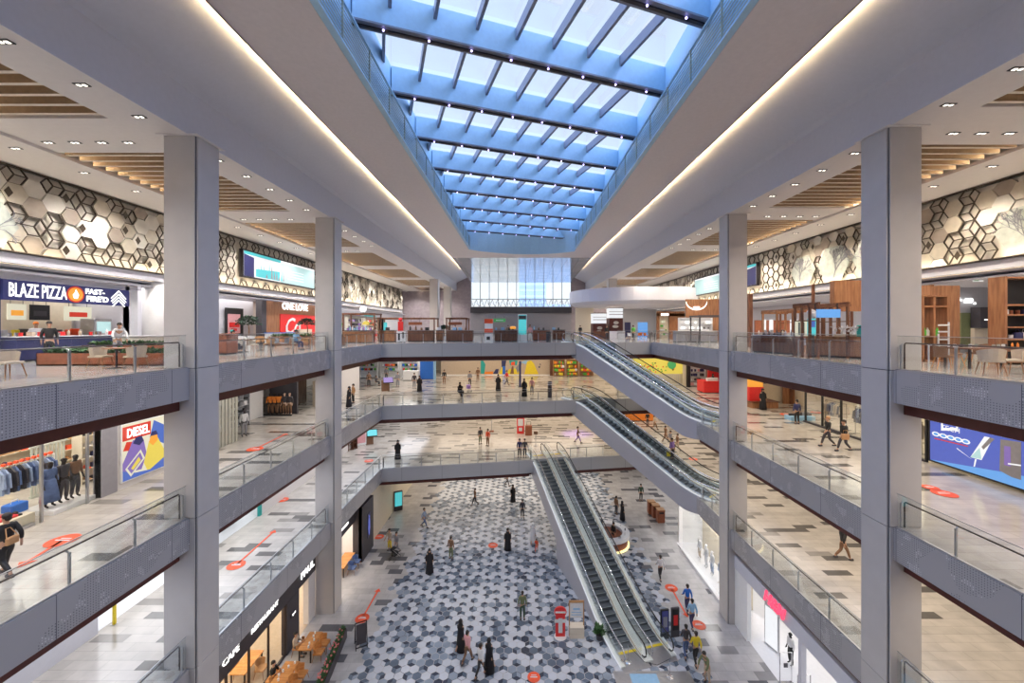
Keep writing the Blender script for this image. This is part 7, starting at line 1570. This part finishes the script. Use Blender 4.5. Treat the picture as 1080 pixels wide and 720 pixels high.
wallbox('wall_front', 'grey_light', px_at(1008, 23.5), 29, 23.5, 23.7, Z3, EYE + 2.4)
t = thing('shop_sign', 'small white cut-out lettering on the grey wall beyond the timber panel', 'sign', (px_at(1019.5, 23.4), 23.42, EYE + 1.6)); text_mesh('co', .55, 'lit_sign', t, (.1, 0, 0), ROT_F, 'letters', .02, 1.0, .02, .3); MB().ball((-.45, 0, .12), .08, n=6).ball((-.32, 0, 0), .07, n=6).ball((.5, 0, -.2), .07, n=6).build('flourish', 'lit_sign', t)
t = thing('exit_sign', 'small lit green and white exit sign hanging from the ceiling', 'sign', (px_at(1031.5, 20), 20, EYE + 2.3)); MB().bbox(-.25, .25, -.03, .03, 0, .16, .01).build('housing', 'screen_white', t); MB().box(-.23, .0, -.035, -.03, .02, .14).build('green_field', 'sign_green', t); MB().tube([(0, 0, .16), (0, 0, .5)], .012).build('rod', 'steel', t)
wallbox('trim_36', 'cloth_olive', px_at(1013, 23.4), px_at(1024, 23.4), 23.35, 23.45, Z3 + .3, EYE + .85)
t = thing('storefront', 'lit cream shop opening under a dark sign board at the right', 'shop front', (px_at(1034, 22.8), 22.8, Z3)); w = px_at(1061, 22.8) - px_at(1034, 22.8); MB().box(0, w, 0, .5, 1.45, 2.15 + .5).build('dark_sign_board', 'charcoal', t); MB().box(0, w, .3, .5, 0, 1.45).build('lit_wall', 'cream', t); MB().box(w * .72, w * .78, .25, .3, 0, 1.45).build('mullion', 'cloth_beige', t); MB().ball((w * .8, -.02, 2.05), .1, n=8, sz=(1, .3, 1)).box(w * .15, w * .55, -.02, 0, 1.9, 1.96).build('emblem', 'lit_sign', t)
sx = px_at(1061.5, 16.0); t = thing('shelf_unit', 'tall dark timber shelf unit at the right edge of the view', 'shelf', (sx, 16.0, Z3)); w = 2.2; MB().box(-.04, .04, 0, .6, 0, 3.55).box(w - .04, w + .04, 0, .6, 0, 3.55).build('side_panel', 'wood_mid', t); MB().box(0, w, .55, .6, 0, 3.55).build('back_panel', 'black', t)
for z in (.1, .55, 1.0, 1.5, 2.0, 2.4, 3.5): MB().box(0, w, 0, .55, z - .03, z + .03).build('shelf_board', 'wood_mid', t)
goods(14, lambda i: (sx + .2 + .28 * (i % 7), 16.25, Z3 + (1.03 if i < 7 else 2.03)), 'dark or white crockery on the tall dark shelf unit', 'crockery', 'crockery', 'crockery on the tall dark shelf', ['tin', 'box', 'bag'], ['cloth_white', 'charcoal', 'rust', 'navy'], 1.1)
CH = [(1045, 12.6, 150, 'cloth_beige', 'beige shell chair on light wooden legs nearest the right railing'), (1072, 12.9, -120, 'cloth_beige', 'beige shell chair at the right edge of the view'), (996, 14.6, 60, 'cloth_brown', 'brown shell chair left of the dark dining table'), (1030, 16.4, 200, 'cloth_brown', 'brown shell chair behind the dark dining table'), (1003, 16.0, 80, 'cloth_brown', 'brown shell chair beside the timber cabinet')]
for px, y, r, m, lab in CH: shell_chair(lab, L3(px, y), R(r), m, None, 'wood_table')
long_table('dark rectangular dining table with plates in the right café', L3(1040, 14.8), .1, 2.6, .9, 'wood_dark')
tx, ty, _ = L3(1040, 14.8); goods(8, lambda i: (tx - 1.0 + .28 * i, ty + random.uniform(-.25, .25), Z3 + .75), 'plate or glass on the dark dining table in the right café', 'tableware', 'tableware', 'tableware on the dark dining table', ['tin'], ['cloth_white', 'charcoal', 'green_glass'], .8)
tx, ty, _ = L3(1072, 14.75); goods(2, lambda i: (tx - .15 + .2 * i, ty, Z3 + .75), 'orange bottle on the dining table at the right edge', 'bottle', 'bottle', 'orange bottles at the right edge', ['bottle'], ['orange'], .7)
